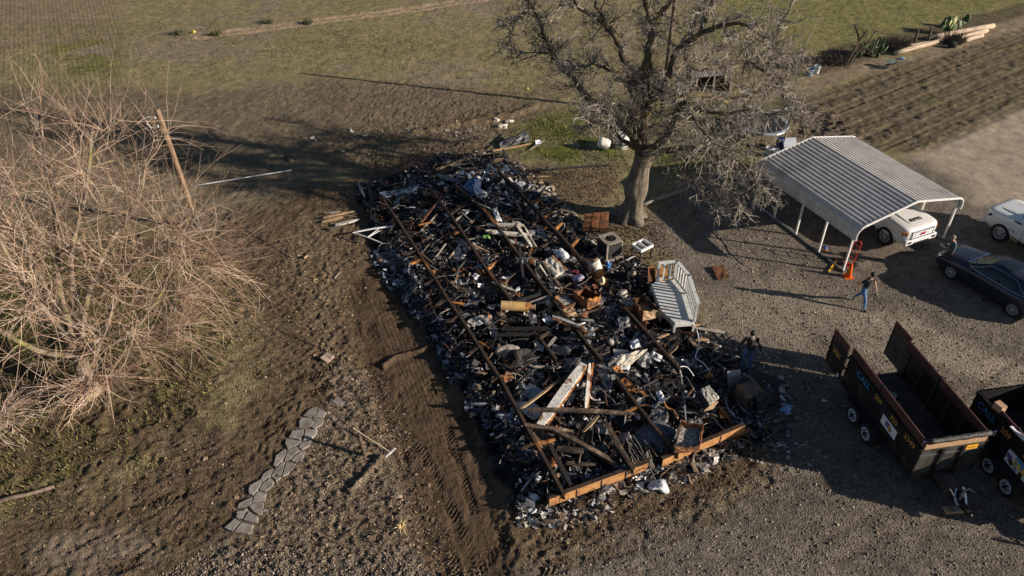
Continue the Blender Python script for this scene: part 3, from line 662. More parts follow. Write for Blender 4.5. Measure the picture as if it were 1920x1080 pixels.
# ---- many-stemmed tree at the left: long pale whips
rg = random.Random(21)
B3 = g(172, 735)
t3 = thing('whip_tree', 'wide bare tree of long tan whip shoots filling the left edge', 'tree', B3)
b = MB(); b.s = True
up0 = [B3 + Vector((0, 0, -.2)), B3 + Vector((.02, .0, .35)), B3 + Vector((-.05, .15, .9)), B3 + Vector((-.1, .4, 1.5))]
S3 = smooth_path(up0, 4); b.tube(S3, [0.55, .46, .40, .34, .32, .30, .29, .28, .27, .26, .25, .24, .22], 14)
b.tube(smooth_path([B3 + Vector((-.2, -.1, .25)), B3 + Vector((-1.0, -.15, .22)), B3 + Vector((-1.7, -.1, .15))], 4), [.28, .27, .26, .25, .25, .24, .22, .2, .14], 10)
b.build('trunk', M_whipbranch, t3, B3)
FK = B3 + Vector((-.1, .4, 1.4))
limbs3 = []
def limb3(rel, r0=.115, r1=.04):
    rel = [(a * 1.1, b * 1.12, c * (1.52 if c > 2.1 else 1.12)) for a, b, c in rel]
    P = smooth_path([FK] + [B3 + Vector(p) for p in rel], 4); k = len(P); m = MB(); m.s = True
    m.tube(P, [r0 + (r1 - r0) * i / (k - 1) for i in range(k)], 8); m.build('limb', M_whipbranch, t3, B3); limbs3.append(P)
limb3([(-1.0, .8, 2.2), (-2.0, 1.6, 2.8), (-3.2, 2.2, 3.6), (-4.4, 2.6, 4.6)])
limb3([(-.6, 1.5, 2.3), (-1.0, 3.0, 3.0), (-1.6, 4.6, 3.9), (-2.0, 6.0, 4.9)])
limb3([(.4, 1.2, 2.2), (.9, 2.6, 3.0), (1.4, 4.0, 3.4), (1.6, 5.2, 4.2)])
limb3([(.8, .7, 2.0), (1.6, 1.6, 2.6), (2.5, 2.4, 3.0), (3.4, 3.2, 3.4)])
limb3([(.9, .1, 1.8), (1.8, .6, 2.1), (2.8, 1.2, 2.3)])
limb3([(-.9, -.2, 2.0), (-2.0, -.3, 2.5), (-3.0, .1, 3.2), (-4.2, .5, 3.9)])
limb3([(-.2, 2.0, 2.8), (.1, 3.6, 3.9), (.3, 4.8, 5.0)])
limb3([(-1.6, 2.2, 2.8), (-3.2, 4.0, 3.2), (-4.4, 5.6, 4.2)])
limb3([(-.3, .2, 2.2), (-.6, .2, 3.2), (-1.0, .6, 4.2), (-1.2, 1.0, 5.0)])
sub3 = MB(); WH = [MB(), MB(), MB()]; fine3 = MB()
class _W:
    def tube(self, *a, **k): WH[rg.choice((0, 0, 0, 1, 1, 2))].tube(*a, **k)
whips = _W()
CC = B3 + Vector((-.6, 2.4, 2.6))
def whip(p, d, L, r, droop):
    k = 7; pts = [p]; d = d.normalized(); curl = rvec(rg) * rg.uniform(.04, .24)
    for i in range(k):
        d = (d + rvec(rg) * .13 + curl + Vector((0, 0, droop))).normalized(); pts.append(pts[-1] + d * L / k)
        if pts[-1].z < .12: return
    whips.tube(pts, [r * (1 - .72 * i / k) for i in range(k + 1)], 3, cap=False)
    for j in range(rg.randint(2, 4)):
        q, dd = path_at(pts, rg.uniform(.25, .98)); nd = (dd + rvec(rg) * .75).normalized()
        fine3.tube(shoot(q, nd, L * rg.uniform(.12, .36), 3, rg, .16, .02), [r * .55, r * .45, r * .33, r * .2], 3, cap=False)
for P in limbs3:
    for j in range(13):
        t = rg.uniform(.25, 1); q, d = path_at(P, t); out = (q - CC).normalized()
        nd = (d * .3 + out * .5 + rvec(rg) * 1.0 + Vector((0, 0, .12))).normalized(); L = rg.uniform(.8, 2.1)
        pts = shoot(q, nd, L, 5, rg, .22, .05); r = rg.uniform(.022, .045); sub3.tube(pts, [r * (1 - .5 * i / 5) for i in range(6)], 5, cap=False)
        for m in range(rg.randint(9, 13)):
            qq, dd = path_at(pts, rg.uniform(.3, 1)); nd2 = (dd * .4 + out * .5 + rvec(rg) * 1.1 + Vector((0, 0, .12))).normalized()
            whip(qq, nd2, rg.uniform(1.0, 3.2), rg.uniform(.006, .012), rg.uniform(-.05, .06))
# knuckles on the right side: shoots fanning out low over the lawn
for q in ((2.9, 2.3, 2.6), (3.5, 3.3, 3.2), (2.6, 1.2, 2.0), (2.0, 4.2, 3.2), (1.6, .6, 1.6)):
    p = B3 + Vector(q)
    for m in range(52): whip(p, Vector((1, rg.uniform(-.7, .7), rg.uniform(-.25, .65))), rg.uniform(1.4, 3.4), rg.uniform(.009, .016), rg.uniform(-.03, .03))
# shoots breaking from the lower limbs hide the fork
for P in limbs3:
    for m in range(18):
        q, d = path_at(P, rg.uniform(.05, .8)); whip(q, (d * .3 + rvec(rg) + Vector((0, 0, .35))).normalized(), rg.uniform(.8, 2.4), rg.uniform(.010, .019), rg.uniform(-.03, .04))
# suckers round the foot
for m in range(90):
    a = rg.uniform(-2.6, .5); p = B3 + Vector((.25 * math.cos(a) + .3, .25 * math.sin(a), rg.uniform(.3, 1.0)))
    whip(p, Vector((math.cos(a) * .9, math.sin(a) * .9, rg.uniform(-.12, .5))), rg.uniform(.8, 2.4), rg.uniform(.012, .022), rg.uniform(-.05, .01))
tag(sub3.build('branches', M_whipbranch, t3, B3), kind='stuff')
for m_, w_ in zip((M_whip, M_whipred, M_whipgrey), WH): tag(w_.build('whips', m_, t3, B3), kind='stuff')
tag(fine3.build('fine_twigs', M_whipred, t3, B3), kind='stuff')
# second clump of shoots lower left
rg = random.Random(9); whips = MB(); fine3 = MB(); B4 = g(-5, 800)
t4 = thing('sucker_clump', 'low clump of tan shoots sprouting from a stump at the lower left edge', 'shrub', B4)
b = MB(); b.s = True; b.tube([B4 + Vector((0, 0, -.2)), B4 + Vector((0, 0, .3)), B4 + Vector((.05, .05, .55))], [.32, .27, .24], 12); b.build('stump', M_whipbranch, t4, B4)
for m in range(110):
    a = rg.uniform(-1.9, 1.2); whip(B4 + Vector((.2 * math.cos(a), .2 * math.sin(a), .45)), Vector((math.cos(a), math.sin(a), rg.uniform(-.05, .9))), rg.uniform(.8, 2.3), rg.uniform(.010, .02), rg.uniform(-.07, .0))
tag(whips.build('whips', M_whip, t4, B4), kind='stuff'); tag(fine3.build('fine_twigs', M_whip, t4, B4), kind='stuff')
# ---- scrubby little tree at the far hedge and dry brush
rg = random.Random(3); B5 = g(1586, 122)
t5 = thing('small_bare_tree', 'small bare two-stemmed tree beside the green cactus at the far hedge', 'tree', B5)
b = MB(); b.s = True; sk5 = [MB() for _ in range(4)]
for P in ([(0, 0, -.1), (.25, .1, .8), (.5, .1, 1.6), (.9, .2, 2.3)], [(.1, 0, -.1), (.6, .1, .9), (1.1, .1, 1.5), (1.4, .2, 2.2)], [(.5, .1, 1.6), (.3, .2, 2.1), (-.1, .2, 2.6)]):
    P = smooth_path([B5 + Vector(p) for p in P], 3); b.tube(P, [.09 - .05 * i / len(P) for i in range(len(P))], 6)
    for j in range(10):
        q, d = path_at(P, rg.uniform(.45, 1)); grow(q, (d * .5 + rvec(rg) + Vector((0, 0, .2))).normalized(), rg.uniform(.5, 1.1), .022, 1, rg, sk5, PAR[:3])
b.build('trunk', M_limb, t5, B5); tag(sk5[1].build('branches', M_twigd, t5, B5), kind='stuff'); tag(sk5[2].build('twigs', M_twigd, t5, B5), kind='stuff')
# ================================================================ THE BURNT HOUSE
M_rail = mat('scorched_steel', (0.028, 0.020, 0.016), (0.085, 0.052, 0.034), 3, 0.75, 0.2, bump=0.5, c3=(0.30, 0.12, 0.045), c3pos=(0.63, 0.74), c3scale=0.9)
M_rust = mat('orange_rust', (0.40, 0.155, 0.035), (0.58, 0.27, 0.075), 5, 0.85, bump=0.4, c3=(0.07, 0.03, 0.018), c3pos=(0.44, 0.62), c3scale=3.5)
M_rustd = mat('brown_rust', (0.11, 0.045, 0.022), (0.28, 0.115, 0.045), 4, 0.85, bump=0.4, c3=(0.03, 0.02, 0.015), c3pos=(0.5, 0.7), c3scale=2)
M_beam = mat('end_beam_rust', (0.33, 0.15, 0.052), (0.52, 0.27, 0.105), 5, 0.8, bump=0.3, c3=(0.09, 0.042, 0.022), c3pos=(0.52, 0.68), c3scale=1.3)
M_char = mat('char', (0.008, 0.008, 0.008), (0.035, 0.031, 0.028), 9, 0.7, bump=0.9, bscale=30)
M_charw = mat('half_burnt_wood', (0.025, 0.019, 0.014), (0.155, 0.105, 0.07), 5, 0.85, bump=0.6, stretch=(1, 1, 1), c3=(0.27, 0.20, 0.14), c3pos=(0.58, 0.7), c3scale=3)
M_wood = mat('bare_wood', (0.27, 0.17, 0.09), (0.46, 0.32, 0.19), 5, 0.85, bump=0.4, c3=(0.06, 0.045, 0.03), c3pos=(0.6, 0.72), c3scale=2.4)
M_greyw = mat('grey_wood', (0.16, 0.14, 0.12), (0.38, 0.34, 0.29), 6, 0.9, bump=0.5, c3=(0.03, 0.027, 0.025), c3pos=(0.58, 0.7), c3scale=2.4)
M_cream = mat('scorched_cream_paint', (0.42, 0.37, 0.29), (0.68, 0.63, 0.54), 5, 0.7, bump=0.4, c3=(0.07, 0.055, 0.045), c3pos=(0.56, 0.68), c3scale=3.2)
M_pale = mat('pale_flaking_paint', (0.40, 0.38, 0.35), (0.72, 0.69, 0.64), 7, 0.7, bump=0.6, c3=(0.20, 0.11, 0.06), c3pos=(0.56, 0.64), c3scale=3)
M_ashm = mat('ash_grey_metal', (0.13, 0.13, 0.13), (0.34, 0.34, 0.35), 6, 0.55, 0.5, bump=0.5, c3=(0.03, 0.03, 0.03), c3pos=(0.5, 0.66), c3scale=3)
M_ashy = mat('white_ash_crust', (0.10, 0.095, 0.085), (0.62, 0.59, 0.53), 16, 0.95, bump=1.0, pos=(0.42, 0.62))
M_whitem = mat('white_metal', (0.62, 0.63, 0.64), (0.78, 0.78, 0.78), 4, 0.5, bump=0.1)
M_steelg = mat('grey_steel', (0.20, 0.21, 0.22), (0.36, 0.37, 0.38), 5, 0.4, 0.7, bump=0.2)
M_cloth = mat('pale_cloth', (0.50, 0.52, 0.56), (0.78, 0.79, 0.80), 5, 0.95, bump=0.8, bscale=12)
M_bluecloth = mat('blue_cloth', (0.05, 0.12, 0.26), (0.16, 0.28, 0.44), 5, 0.95, bump=0.6)
M_blackp = mat('black_scorched_plastic', (0.012, 0.012, 0.013), (0.04, 0.04, 0.042), 6, 0.45, bump=0.5)
M_debris = vmat('rubble', 0.5, 14, 0.6, 0.6, 30, spec=0.5)

def zground(px, py):
    p = at(px, py, .3); return float(gz(p.x, p.y))
def P3(px, py, h=0.0):
    """point a height h above the rubble under the pixel"""
    z = zground(px, py) + h; return at(px, py, z)
def board_mb(p, q, w, h, rg, m=None, ragged=0.12):
    m = m or MB(); p, q = Vector(p), Vector(q); d = (q - p); L = d.length; d.normalize()
    up = Vector((0, 0, 1)) if abs(d.z) < .95 else Vector((1, 0, 0)); s = d.cross(up).normalized(); up = s.cross(d).normalized()
    a = rg.uniform(-.35, .35); s, up = s * math.cos(a) + up * math.sin(a), up * math.cos(a) - s * math.sin(a)
    k = max(3, min(7, int(L / .35) + 2)); vs_ = []; bow = rg.uniform(-.02, .02) * L
    for i in range(k):
        t = i / (k - 1); e = 1.0 if 0 < i < k - 1 else rg.uniform(.5, 1)
        c = p + d * (L * t) + up * bow * math.sin(math.pi * t)
        for (a_, b_) in ((-1, -1), (1, -1), (1, 1), (-1, 1)):
            off = d * (rg.uniform(-1, 1) * ragged * w * (2 if i in (0, k - 1) else 0))
            vs_.append(c + off + s * (a_ * w / 2 * e * rg.uniform(1 - ragged, 1)) + up * (b_ * h / 2 * e * rg.uniform(1 - ragged, 1)))
    fs = [(i * 4 + j, i * 4 + (j + 1) % 4, (i + 1) * 4 + (j + 1) % 4, (i + 1) * 4 + j) for i in range(k - 1) for j in range(4)] + [(3, 2, 1, 0), tuple(range((k - 1) * 4, k * 4))]
    return m._add(vs_, fs)
rgd = random.Random(42)
def board(name, cat, label, a, b, h1, h2, w, t, m, group=None):
    p, q = P3(*a, h1), P3(*b, h2); o = (p + q) / 2; o.z = min(p.z, q.z)
    ob = board_mb(p, q, w, t, rgd).build(name, m, None, o); return tag(ob, label, cat, group)

# ---- steel chassis rails with their outriggers
RZ = 0.74
def ibeam(m, p, q, hgt=0.26, fl=0.098):
    m.bar(p + Vector((0, 0, -.012)), q + Vector((0, 0, -.012)), fl, .024)
    m.bar(p + Vector((0, 0, -hgt / 2)), q + Vector((0, 0, -hgt / 2)), .018, hgt - .052)
    m.bar(p + Vector((0, 0, -hgt + .012)), q + Vector((0, 0, -hgt + .012)), fl, .024)
def rail(label, px, outr=(), zz=None):
    pts = [at(x, y, (zz[i] if zz else RZ)) for i, (x, y) in enumerate(px)]; o = (pts[0] + pts[-1]) / 2; o.z = 0.3
    root = thing('chassis_rail', label, 'steel beam', o, group='steel chassis rails of the burnt house')
    m = MB()
    fine_ = []; rw = random.Random(len(label))
    for a, b in zip(pts[:-1], pts[1:]):
        k_ = max(1, int((b - a).length / .9))
        for i_ in range(k_): fine_.append(a.lerp(b, i_ / k_) + (rvec(rw) * .022 if i_ else Vector()))
    fine_.append(pts[-1])
    for a, b in zip(fine_[:-1], fine_[1:]): ibeam(m, a, b + (b - a).normalized() * .01)
    m.build('beam', M_rail, root, o)
    for (x0, y0, x1, y1, rust) in outr:
        a, b = at(x0, y0, RZ - .03), at(x1, y1, RZ - .05); d = (b - a).normalized(); s = d.cross(Vector((0, 0, 1))) * .012
        m2 = MB(); m2.prism([a + s, b + s, b + s - Vector((0, 0, .05)), a + s - Vector((0, 0, .20))], -2 * s)
        t = d.cross(Vector((0, 0, 1))) * .05; m2.prism([a + t, b + t, b - t, a - t], (0, 0, .014)); m2.build('outrigger', M_rust if rust else M_rail, root, o)
    return root
rail('leftmost dark steel chassis rail running the whole length of the burnt house', [(715, 365), (778, 460), (837, 555), (940, 710), (1000, 820), (1058, 926)],
     [(782, 470, 758, 477, 0), (793, 486, 769, 494, 1), (815, 524, 795, 533, 0), (836, 563, 816, 572, 0), (862, 590, 842, 604, 0), (900, 650, 880, 663, 0), (938, 705, 921, 716, 0), (1003, 831, 979, 841, 0), (1004, 832, 1041, 824, 1), (842, 566, 868, 570, 1)])
rail('second steel rail from the left, broken off beside the tan cylinder', [(803, 347), (863, 427), (907, 495), (960, 564)], [(846, 398, 862, 389, 0), (914, 503, 931, 490, 1)])
rail('steel rail stub between dark joists, ending by the end beam', [(1151, 826), (1188, 880)])
rail('short rail piece beside the grey scrap in the rubble middle', [(1008, 627), (1043, 672)], [(1012, 632, 1030, 622, 0)], (.66, .66))
rail('third steel rail, running under the blue cloth heap', [(850, 343), (890, 375), (928, 418), (1000, 512), (1078, 612), (1128, 672)], [(1098, 612, 1057, 618, 0)])
rail('third steel rail lower half flecked white and orange', [(1155, 705), (1200, 764), (1222, 792), (1272, 850)], [(1196, 763, 1172, 773, 1)])
rail('right-hand steel rail from dark gable post to the orange water heater', [(933, 316), (1000, 385), (1072, 463), (1106, 504)], [(1020, 407, 1036, 397, 1), (1042, 428, 1055, 418, 1), (1070, 462, 1086, 448, 1)])
rail('right-hand steel rail lower half under the tan panel', [(1171, 575), (1213, 621), (1240, 651), (1275, 690)])
# joint beam across the two halves
board('charred_beam', 'beam', 'long charred beam crossing the rubble behind the torn white panel', (1110, 690), (1268, 630), .35, .45, .16, .16, M_char)
# the two rusty end channels
def channel(label, a, b, top=.62, hgt=.36, n=4):
    p, q = at(*a, top), at(*b, top); o = (p + q) / 2; o.z = .2
    root = thing('end_channel', label, 'steel beam', o); d = (q - p).normalized(); s = d.cross(Vector((0, 0, 1))).normalized()
    m = MB(); m.bar(p - Vector((0, 0, hgt / 2)), q - Vector((0, 0, hgt / 2)), .014, hgt - .006); m.build('web', M_beam, root, o)
    m = MB(); m.bar(p + s * -.06 + Vector((0, 0, .004)), q + s * -.06 + Vector((0, 0, .004)), .13, .016); m.bar(p - s * .06 - Vector((0, 0, hgt)), q - s * .06 - Vector((0, 0, hgt)), .13, .016); m.build('flange', M_rail, root, o)
    for k in range(1, n):
        c = p.lerp(q, (k + .08) / n); m = MB(); m.box(c + s * .012 - Vector((0, 0, hgt / 2)), (.03, .03, hgt - .03), Matrix.Rotation(math.atan2(d.y, d.x), 3, 'Z')); m.build('stiffener', M_char, root, o)
channel('long orange steel end channel at the near left corner of the burnt house', (1030, 936), (1215, 868))
channel('shorter orange steel end channel right of the gap', (1243, 862), (1398, 797), n=3)
board('charred_beam', 'beam', 'charred beam end in the shade beyond the shorter end channel', (1350, 826), (1408, 806), .1, .1, .2, .2, M_rustd)

# ---- boards, posts and bars one can tell apart (start, end, heights, width, thickness)
BL = [
 ('board', 'board', 'orange-brown board, lowest long one of the stack at the far left corner', (603, 416), (649, 405), .12, .14, .18, .06, M_wood),
 ('board', 'board', 'orange-edged board second in the stack at the far left corner', (606, 408), (664, 396), .14, .16, .14, .06, M_wood),
 ('board', 'board', 'white weathered plank just below the orange stacked boards', (630, 422), (672, 411), .12, .16, .22, .07, M_pale),
 ('board', 'board', 'grey board uppermost in the stack at the far left corner', (608, 399), (640, 396), .12, .14, .13, .05, M_greyw),
 ('board', 'board', 'dark board between the orange boards of the left stack', (612, 412), (668, 400), .10, .12, .13, .06, M_charw),
 ('frame_bar', 'metal bar', 'white bar, top of the fallen frame at the left rubble edge', (662, 436), (737, 424), .35, .38, .12, .05, M_whitem),
 ('frame_bar', 'metal bar', 'thin white bar sloping down right from the white frame corner', (664, 437), (716, 456), .30, .25, .05, .04, M_whitem),
 ('frame_bar', 'metal bar', 'short thin white strut, upper of two inside the fallen frame', (710, 429), (690, 444), .36, .30, .035, .03, M_whitem),
 ('frame_bar', 'metal bar', 'short thin white strut, lower of two inside the fallen frame', (713, 432), (689, 446), .33, .28, .035, .03, M_whitem),
 ('post', 'post', 'short upright stub at the back rubble edge', (758, 352), (760, 333), .2, .55, .09, .06, M_greyw),
 ('board', 'board', 'tan lath resting behind the crumpled pale strip', (728, 349), (756, 341), .25, .3, .06, .04, M_wood),
 ('pipe', 'pipe', 'grey bar leaning on the far left corner heap', (672, 346), (684, 370), .45, .3, .12, .06, M_steelg),
 ('board', 'board', 'dark joist lying next to the far left corner bar', (690, 345), (700, 385), .4, .35, .16, .08, M_char),
 ('rod', 'rod', 'thin rusty rod across the rubble, left of second rail', (828, 368), (790, 418), .75, .35, .06, .05, M_rustd),
 ('board', 'board', 'grey lath crossing the third rail top', (866, 398), (884, 415), .5, .45, .05, .04, M_greyw),
 ('board', 'board', 'rust-red bar low in the rubble, left of the grey-tan laths', (785, 422), (813, 415), .35, .4, .07, .05, M_rust),
 ('board', 'board', 'upper grey-tan lath of the pair in front of the green scrap', (855, 452), (902, 470), .35, .3, .12, .05, M_greyw),
 ('board', 'board', 'lower pale lath of the pair in front of the green scrap', (868, 452), (916, 472), .4, .3, .08, .05, M_wood),
 ('board', 'board', 'tan board standing out of the back pile, longest of it', (817, 318), (872, 298), .12, .3, .14, .06, M_wood),
 ('board', 'board', 'grey board below the longest back-pile board', (838, 334), (872, 315), .15, .3, .10, .06, M_greyw),
 ('board', 'board', 'dark lath at the left end of the back pile', (813, 308), (850, 302), .1, .15, .07, .05, M_charw),
 ('board', 'board', 'uppermost wide tan board by the gable post', (915, 306), (944, 297), .25, .3, .20, .06, M_wood),
 ('board', 'board', 'wide grey board by the gable post', (912, 315), (944, 306), .22, .26, .20, .06, M_greyw),
 ('board', 'board', 'orange-tan board nearest the gable post foot', (918, 320), (946, 312), .2, .24, .16, .05, M_wood),
 ('board', 'board', 'blackened board poking from the back pile', (886, 310), (925, 303), .2, .3, .10, .06, M_char),
 ('gable_post', 'post', 'dark leaning gable post at the far end of the house', (958, 328), (943, 281), .1, .35, .16, .14, M_char),
 ('board', 'board', 'second dark post lying along the gable post', (952, 330), (947, 290), .1, .2, .12, .10, M_charw),
 ('frame_bar', 'frame', 'cream upper bar of the fallen window frame', (915, 421), (981, 423), .42, .42, .26, .10, M_cream),
 ('frame_bar', 'frame', 'cream lower bar of the fallen window frame', (912, 433), (996, 441), .40, .40, .26, .10, M_cream),
 ('frame_bar', 'frame', 'wide cream end bar of the fallen window frame', (970, 424), (997, 462), .46, .36, .14, .08, M_cream),
 ('frame_bar', 'frame', 'thin cream strip right of the fallen window frame', (983, 424), (1006, 463), .44, .34, .06, .05, M_cream),
 ('board', 'board', 'cream broken sheet edge under the fallen window frame', (945, 447), (990, 462), .25, .3, .3, .05, M_pale),
 ('board', 'board', 'long pale lath from third rail to the white cloth', (886, 376), (925, 394), .6, .45, .06, .05, M_cream),
 ('board', 'board', 'rust-brown lath right of the white cloth', (934, 400), (962, 412), .4, .4, .07, .05, M_rustd),
 ('board', 'board', 'dark board running to the right-hand rail, near its top', (905, 390), (932, 418), .55, .4, .10, .07, M_rustd),
 ('board', 'board', 'tan stick on dirt behind the house, near the pipe end', (978, 333), (1034, 330), .05, .06, .12, .06, M_wood),
 ('board', 'board', 'short tan block right of the gable post', (972, 338), (986, 331), .08, .08, .10, .08, M_wood),
 ('board', 'board', 'charred joist left of the grey cylinder', (974, 455), (981, 520), .55, .4, .12, .08, M_char),
 ('board', 'board', 'charred joist next to the left one, with rust stain', (967, 452), (973, 482), .5, .45, .09, .07, M_rustd),
 ('board', 'board', 'reddish stick leaning below the window frame', (998, 465), (991, 483), .5, .35, .06, .05, M_rustd),
 ('board', 'board', 'dark long board lying on the cream wall panel', (1018, 490), (1053, 541), .6, .45, .13, .07, M_charw),
 ('board', 'board', 'pale edge board left of the cream wall panel', (1012, 497), (1038, 533), .5, .4, .08, .05, M_cream),
 ('board', 'board', 'blue-grey strip below the grey cylinder', (1003, 505), (1018, 537), .4, .3, .10, .05, M_ashm),
 ('board', 'board', 'black joist slanting above the tan cylinder', (968, 565), (1040, 545), .35, .4, .14, .12, M_char),
 ('board', 'board', 'pale-edged lath slanting above the tan cylinder', (990, 568), (1034, 552), .42, .45, .06, .05, M_greyw),
 ('board', 'board', 'pale broken plank crossing left of the black joist', (923, 529), (968, 546), .5, .45, .09, .05, M_cream),
 ('board', 'board', 'dark thin stick left of the black joist', (941, 534), (966, 512), .4, .45, .05, .04, M_charw),
 ('board', 'board', 'white-topped board with orange edge in the middle of the rubble', (1036, 593), (1099, 617), .55, .55, .12, .10, M_pale),
 ('board', 'board', 'orange steel angle under the white-topped board', (1038, 598), (1100, 622), .47, .47, .12, .06, M_rust),
 ('board', 'board', 'grey board stub right of the short rail piece', (1042, 632), (1027, 650), .5, .4, .13, .05, M_greyw),
 ('board', 'board', 'burnt black joist, upper, across the rubble middle', (940, 618), (1028, 615), .35, .4, .12, .10, M_char),
 ('board', 'board', 'burnt black joist, lower, across the rubble middle', (930, 628), (1030, 627), .3, .3, .12, .10, M_char),
 ('board', 'board', 'small upright orange strip left of the tan cylinder', (917, 585), (917, 606), .45, .35, .07, .04, M_rust),
 ('board', 'board', 'orange splinter beside the leftmost rail', (898, 640), (916, 652), .4, .35, .06, .04, M_rust),
 ('siding_board', 'board', 'widest white flaking board slanting over the near rubble', (1014, 795), (1094, 683), .42, .62, .34, .09, M_pale),
 ('siding_board', 'board', 'orange rusted backing strip beside the widest white board', (1026, 795), (1102, 688), .36, .56, .10, .09, M_rust),
 ('siding_board', 'board', 'narrow white board right of the widest white board', (1098, 768), (1106, 681), .40, .58, .12, .08, M_pale),
 ('siding_board', 'board', 'orange edged strip right of the narrow white board', (1101, 768), (1112, 681), .38, .56, .08, .08, M_rust),
 ('board', 'board', 'longest dark board lying level across the near rubble', (991, 768), (1190, 776), .62, .58, .14, .10, M_charw),
 ('board', 'board', 'brown board from leftmost rail to below the white board', (983, 797), (1075, 809), .72, .45, .13, .08, M_charw),
 ('board', 'board', 'tan lath slanting from the leftmost rail up right', (976, 767), (1046, 715), .6, .55, .10, .06, M_wood),
 ('board', 'board', 'burnt upper lath in line with the slanting tan lath', (1046, 716), (1084, 692), .55, .5, .10, .06, M_charw),
 ('board', 'board', 'thin black stick above the slanting tan lath', (1017, 722), (1093, 667), .5, .5, .06, .05, M_char),
 ('board', 'board', 'very long blackened board, low in the near rubble', (1035, 804), (1158, 871), .5, .35, .18, .10, M_charw),
 ('board', 'board', 'orange-brown short board below the level dark board', (1094, 809), (1122, 779), .35, .5, .14, .06, M_wood),
 ('board', 'board', 'upright black joist ending at the end channel', (1135, 790), (1186, 878), .5, .5, .15, .09, M_charw),
 ('board', 'board', 'rust-tan board lying level in the near left bay', (1062, 868), (1116, 871), .25, .3, .13, .06, M_charw),
 ('board', 'board', 'dark joist inside the near left bay', (1030, 832), (1070, 910), .4, .4, .16, .12, M_char),
 ('board', 'board', 'charred crosspiece in the near left bay', (1045, 842), (1094, 846), .25, .3, .22, .08, M_charw),
 ('frame_bar', 'frame', 'white frame edge between rail halves', (1117, 684), (1156, 696), .5, .5, .10, .07, M_pale),
 ('board', 'board', 'tan square board propped right of the joint beam', (1254, 661), (1274, 640), .3, .6, .26, .05, M_wood),
 ('board', 'board', 'small orange-tan board on the joint beam end', (1233, 634), (1254, 626), .55, .6, .10, .05, M_wood),
 ('board', 'board', 'small cream lath on the joint beam', (1219, 640), (1236, 640), .55, .55, .07, .04, M_cream),
 ('board', 'board', 'dark brown board below the bent white tube', (1288, 630), (1306, 650), .35, .2, .20, .05, M_charw),
 ('board', 'board', 'grey plank pointing at the man in jeans', (1304, 615), (1362, 624), .2, .05, .18, .05, M_greyw),
 ('board', 'board', 'brown lath under the grey plank end', (1304, 638), (1328, 637), .15, .1, .10, .05, M_wood),
 ('board', 'board', 'tan stick below the white deck corner', (1241, 592), (1262, 606), .4, .35, .10, .06, M_wood),
 ('board', 'board', 'tan stick right of the white deck corner', (1292, 612), (1312, 609), .2, .2, .12, .05, M_wood),
 ('board', 'board', 'rust-brown bar by the ash-crusted box at the right', (1349, 762), (1374, 796), .35, .2, .12, .07, M_rustd),
 ('board', 'board', 'thin dark stick on the shaded dirt at the right', (1428, 830), (1452, 811), .03, .03, .05, .03, M_greyw),
 ('board', 'board', 'dark board lying right of the bent white tube', (1330, 640), (1350, 650), .05, .06, .14, .05, M_charw),
 ('board', 'board', 'black stick pair end on shaded dirt near the man', (1337, 655), (1333, 680), .05, .06, .08, .04, M_greyw),
 ('board', 'board', 'thin grey stick slanting on shaded dirt near the man', (1340, 680), (1354, 659), .05, .06, .05, .04, M_greyw),
 ('board', 'board', 'burnt board below the AC unit panels', (1000, 470), (1030, 455), .3, .35, .12, .06, M_charw),
 ('rod', 'rod', 'dark bent rod standing right of the near rail', (1277, 702), (1286, 790), .55, .35, .05, .05, M_ashm),
]
for it in BL: board(*it)
FARB = [((835, 312), (880, 306)), ((850, 322), (900, 312)), ((870, 330), (905, 318)), ((895, 318), (935, 322)), ((905, 302), (930, 318)), ((925, 290), (950, 300)), ((880, 300), (900, 325)), ((828, 325), (850, 318)), ((985, 345), (1010, 352)), ((1000, 360), (1030, 350)), ((1020, 372), (1050, 366)), ((1035, 385), (1062, 372)), ((1010, 340), (1045, 346)), ((1045, 392), (1075, 398)), ((925, 326), (948, 334)), ((615, 428), (640, 424)), ((640, 404), (668, 406))]
FARL = ['leftmost at the back', 'third from the left at the back', 'just left of the dark post', 'lying flat before the dark post', 'slanting before the dark post', 'poking up at the far corner', 'steep in the middle of the heap', 'short one at the left', 'nearest the hose end', 'before the leaf litter', 'midway towards the brown panels', 'near the brown panels', 'above the right-hand rail', 'closest to the brown panels', 'at the foot of the dark post', 'below the white weathered plank', 'crossing the left stack']
for i_, ((a_, b_), l_) in enumerate(zip(FARB, FARL)): board('board', 'board', 'broken board on the far-end wreckage, ' + l_, a_, b_, .12, .28, .13, .05, [M_greyw, M_wood, M_charw, M_greyw, M_pale][i_ % 5])
# bent thin tubes
def bent(name, cat, label, px, hs, r, m):
    P = smooth_path([P3(a, b, h) for (a, b), h in zip(px, hs)], 4); b = MB(); b.s = True; b.tube(P, r, 6); o = P[0].copy(); o.z = 0
    return tag(b.build(name, m, None, o), label, cat)
bent('bent_tube', 'tube', 'long bent white tube at the right rubble edge', [(1306, 616), (1311, 646), (1304, 670), (1318, 680), (1332, 697)], [.3, .5, .35, .35, .3], .022, M_whitem)
bent('wire_loop', 'wire', 'white wire loop on the right-hand rail end', [(1279, 706), (1274, 690), (1281, 687), (1290, 690), (1301, 705)], [.4, .55, .6, .5, .3], .018, M_whitem)
bent('bent_rail', 'tube', 'grey bent tube end in the shade by the shorter channel', [(1359, 744), (1366, 768), (1378, 782), (1391, 787), (1388, 794), (1374, 787)], [.3, .3, .25, .2, .2, .2], .03, M_steelg)
bent('bent_strip', 'strip', 'orange bent strip in the near right bay', [(1244, 753), (1250, 764), (1262, 770), (1270, 784)], [.5, .5, .5, .4], .045, M_rust)
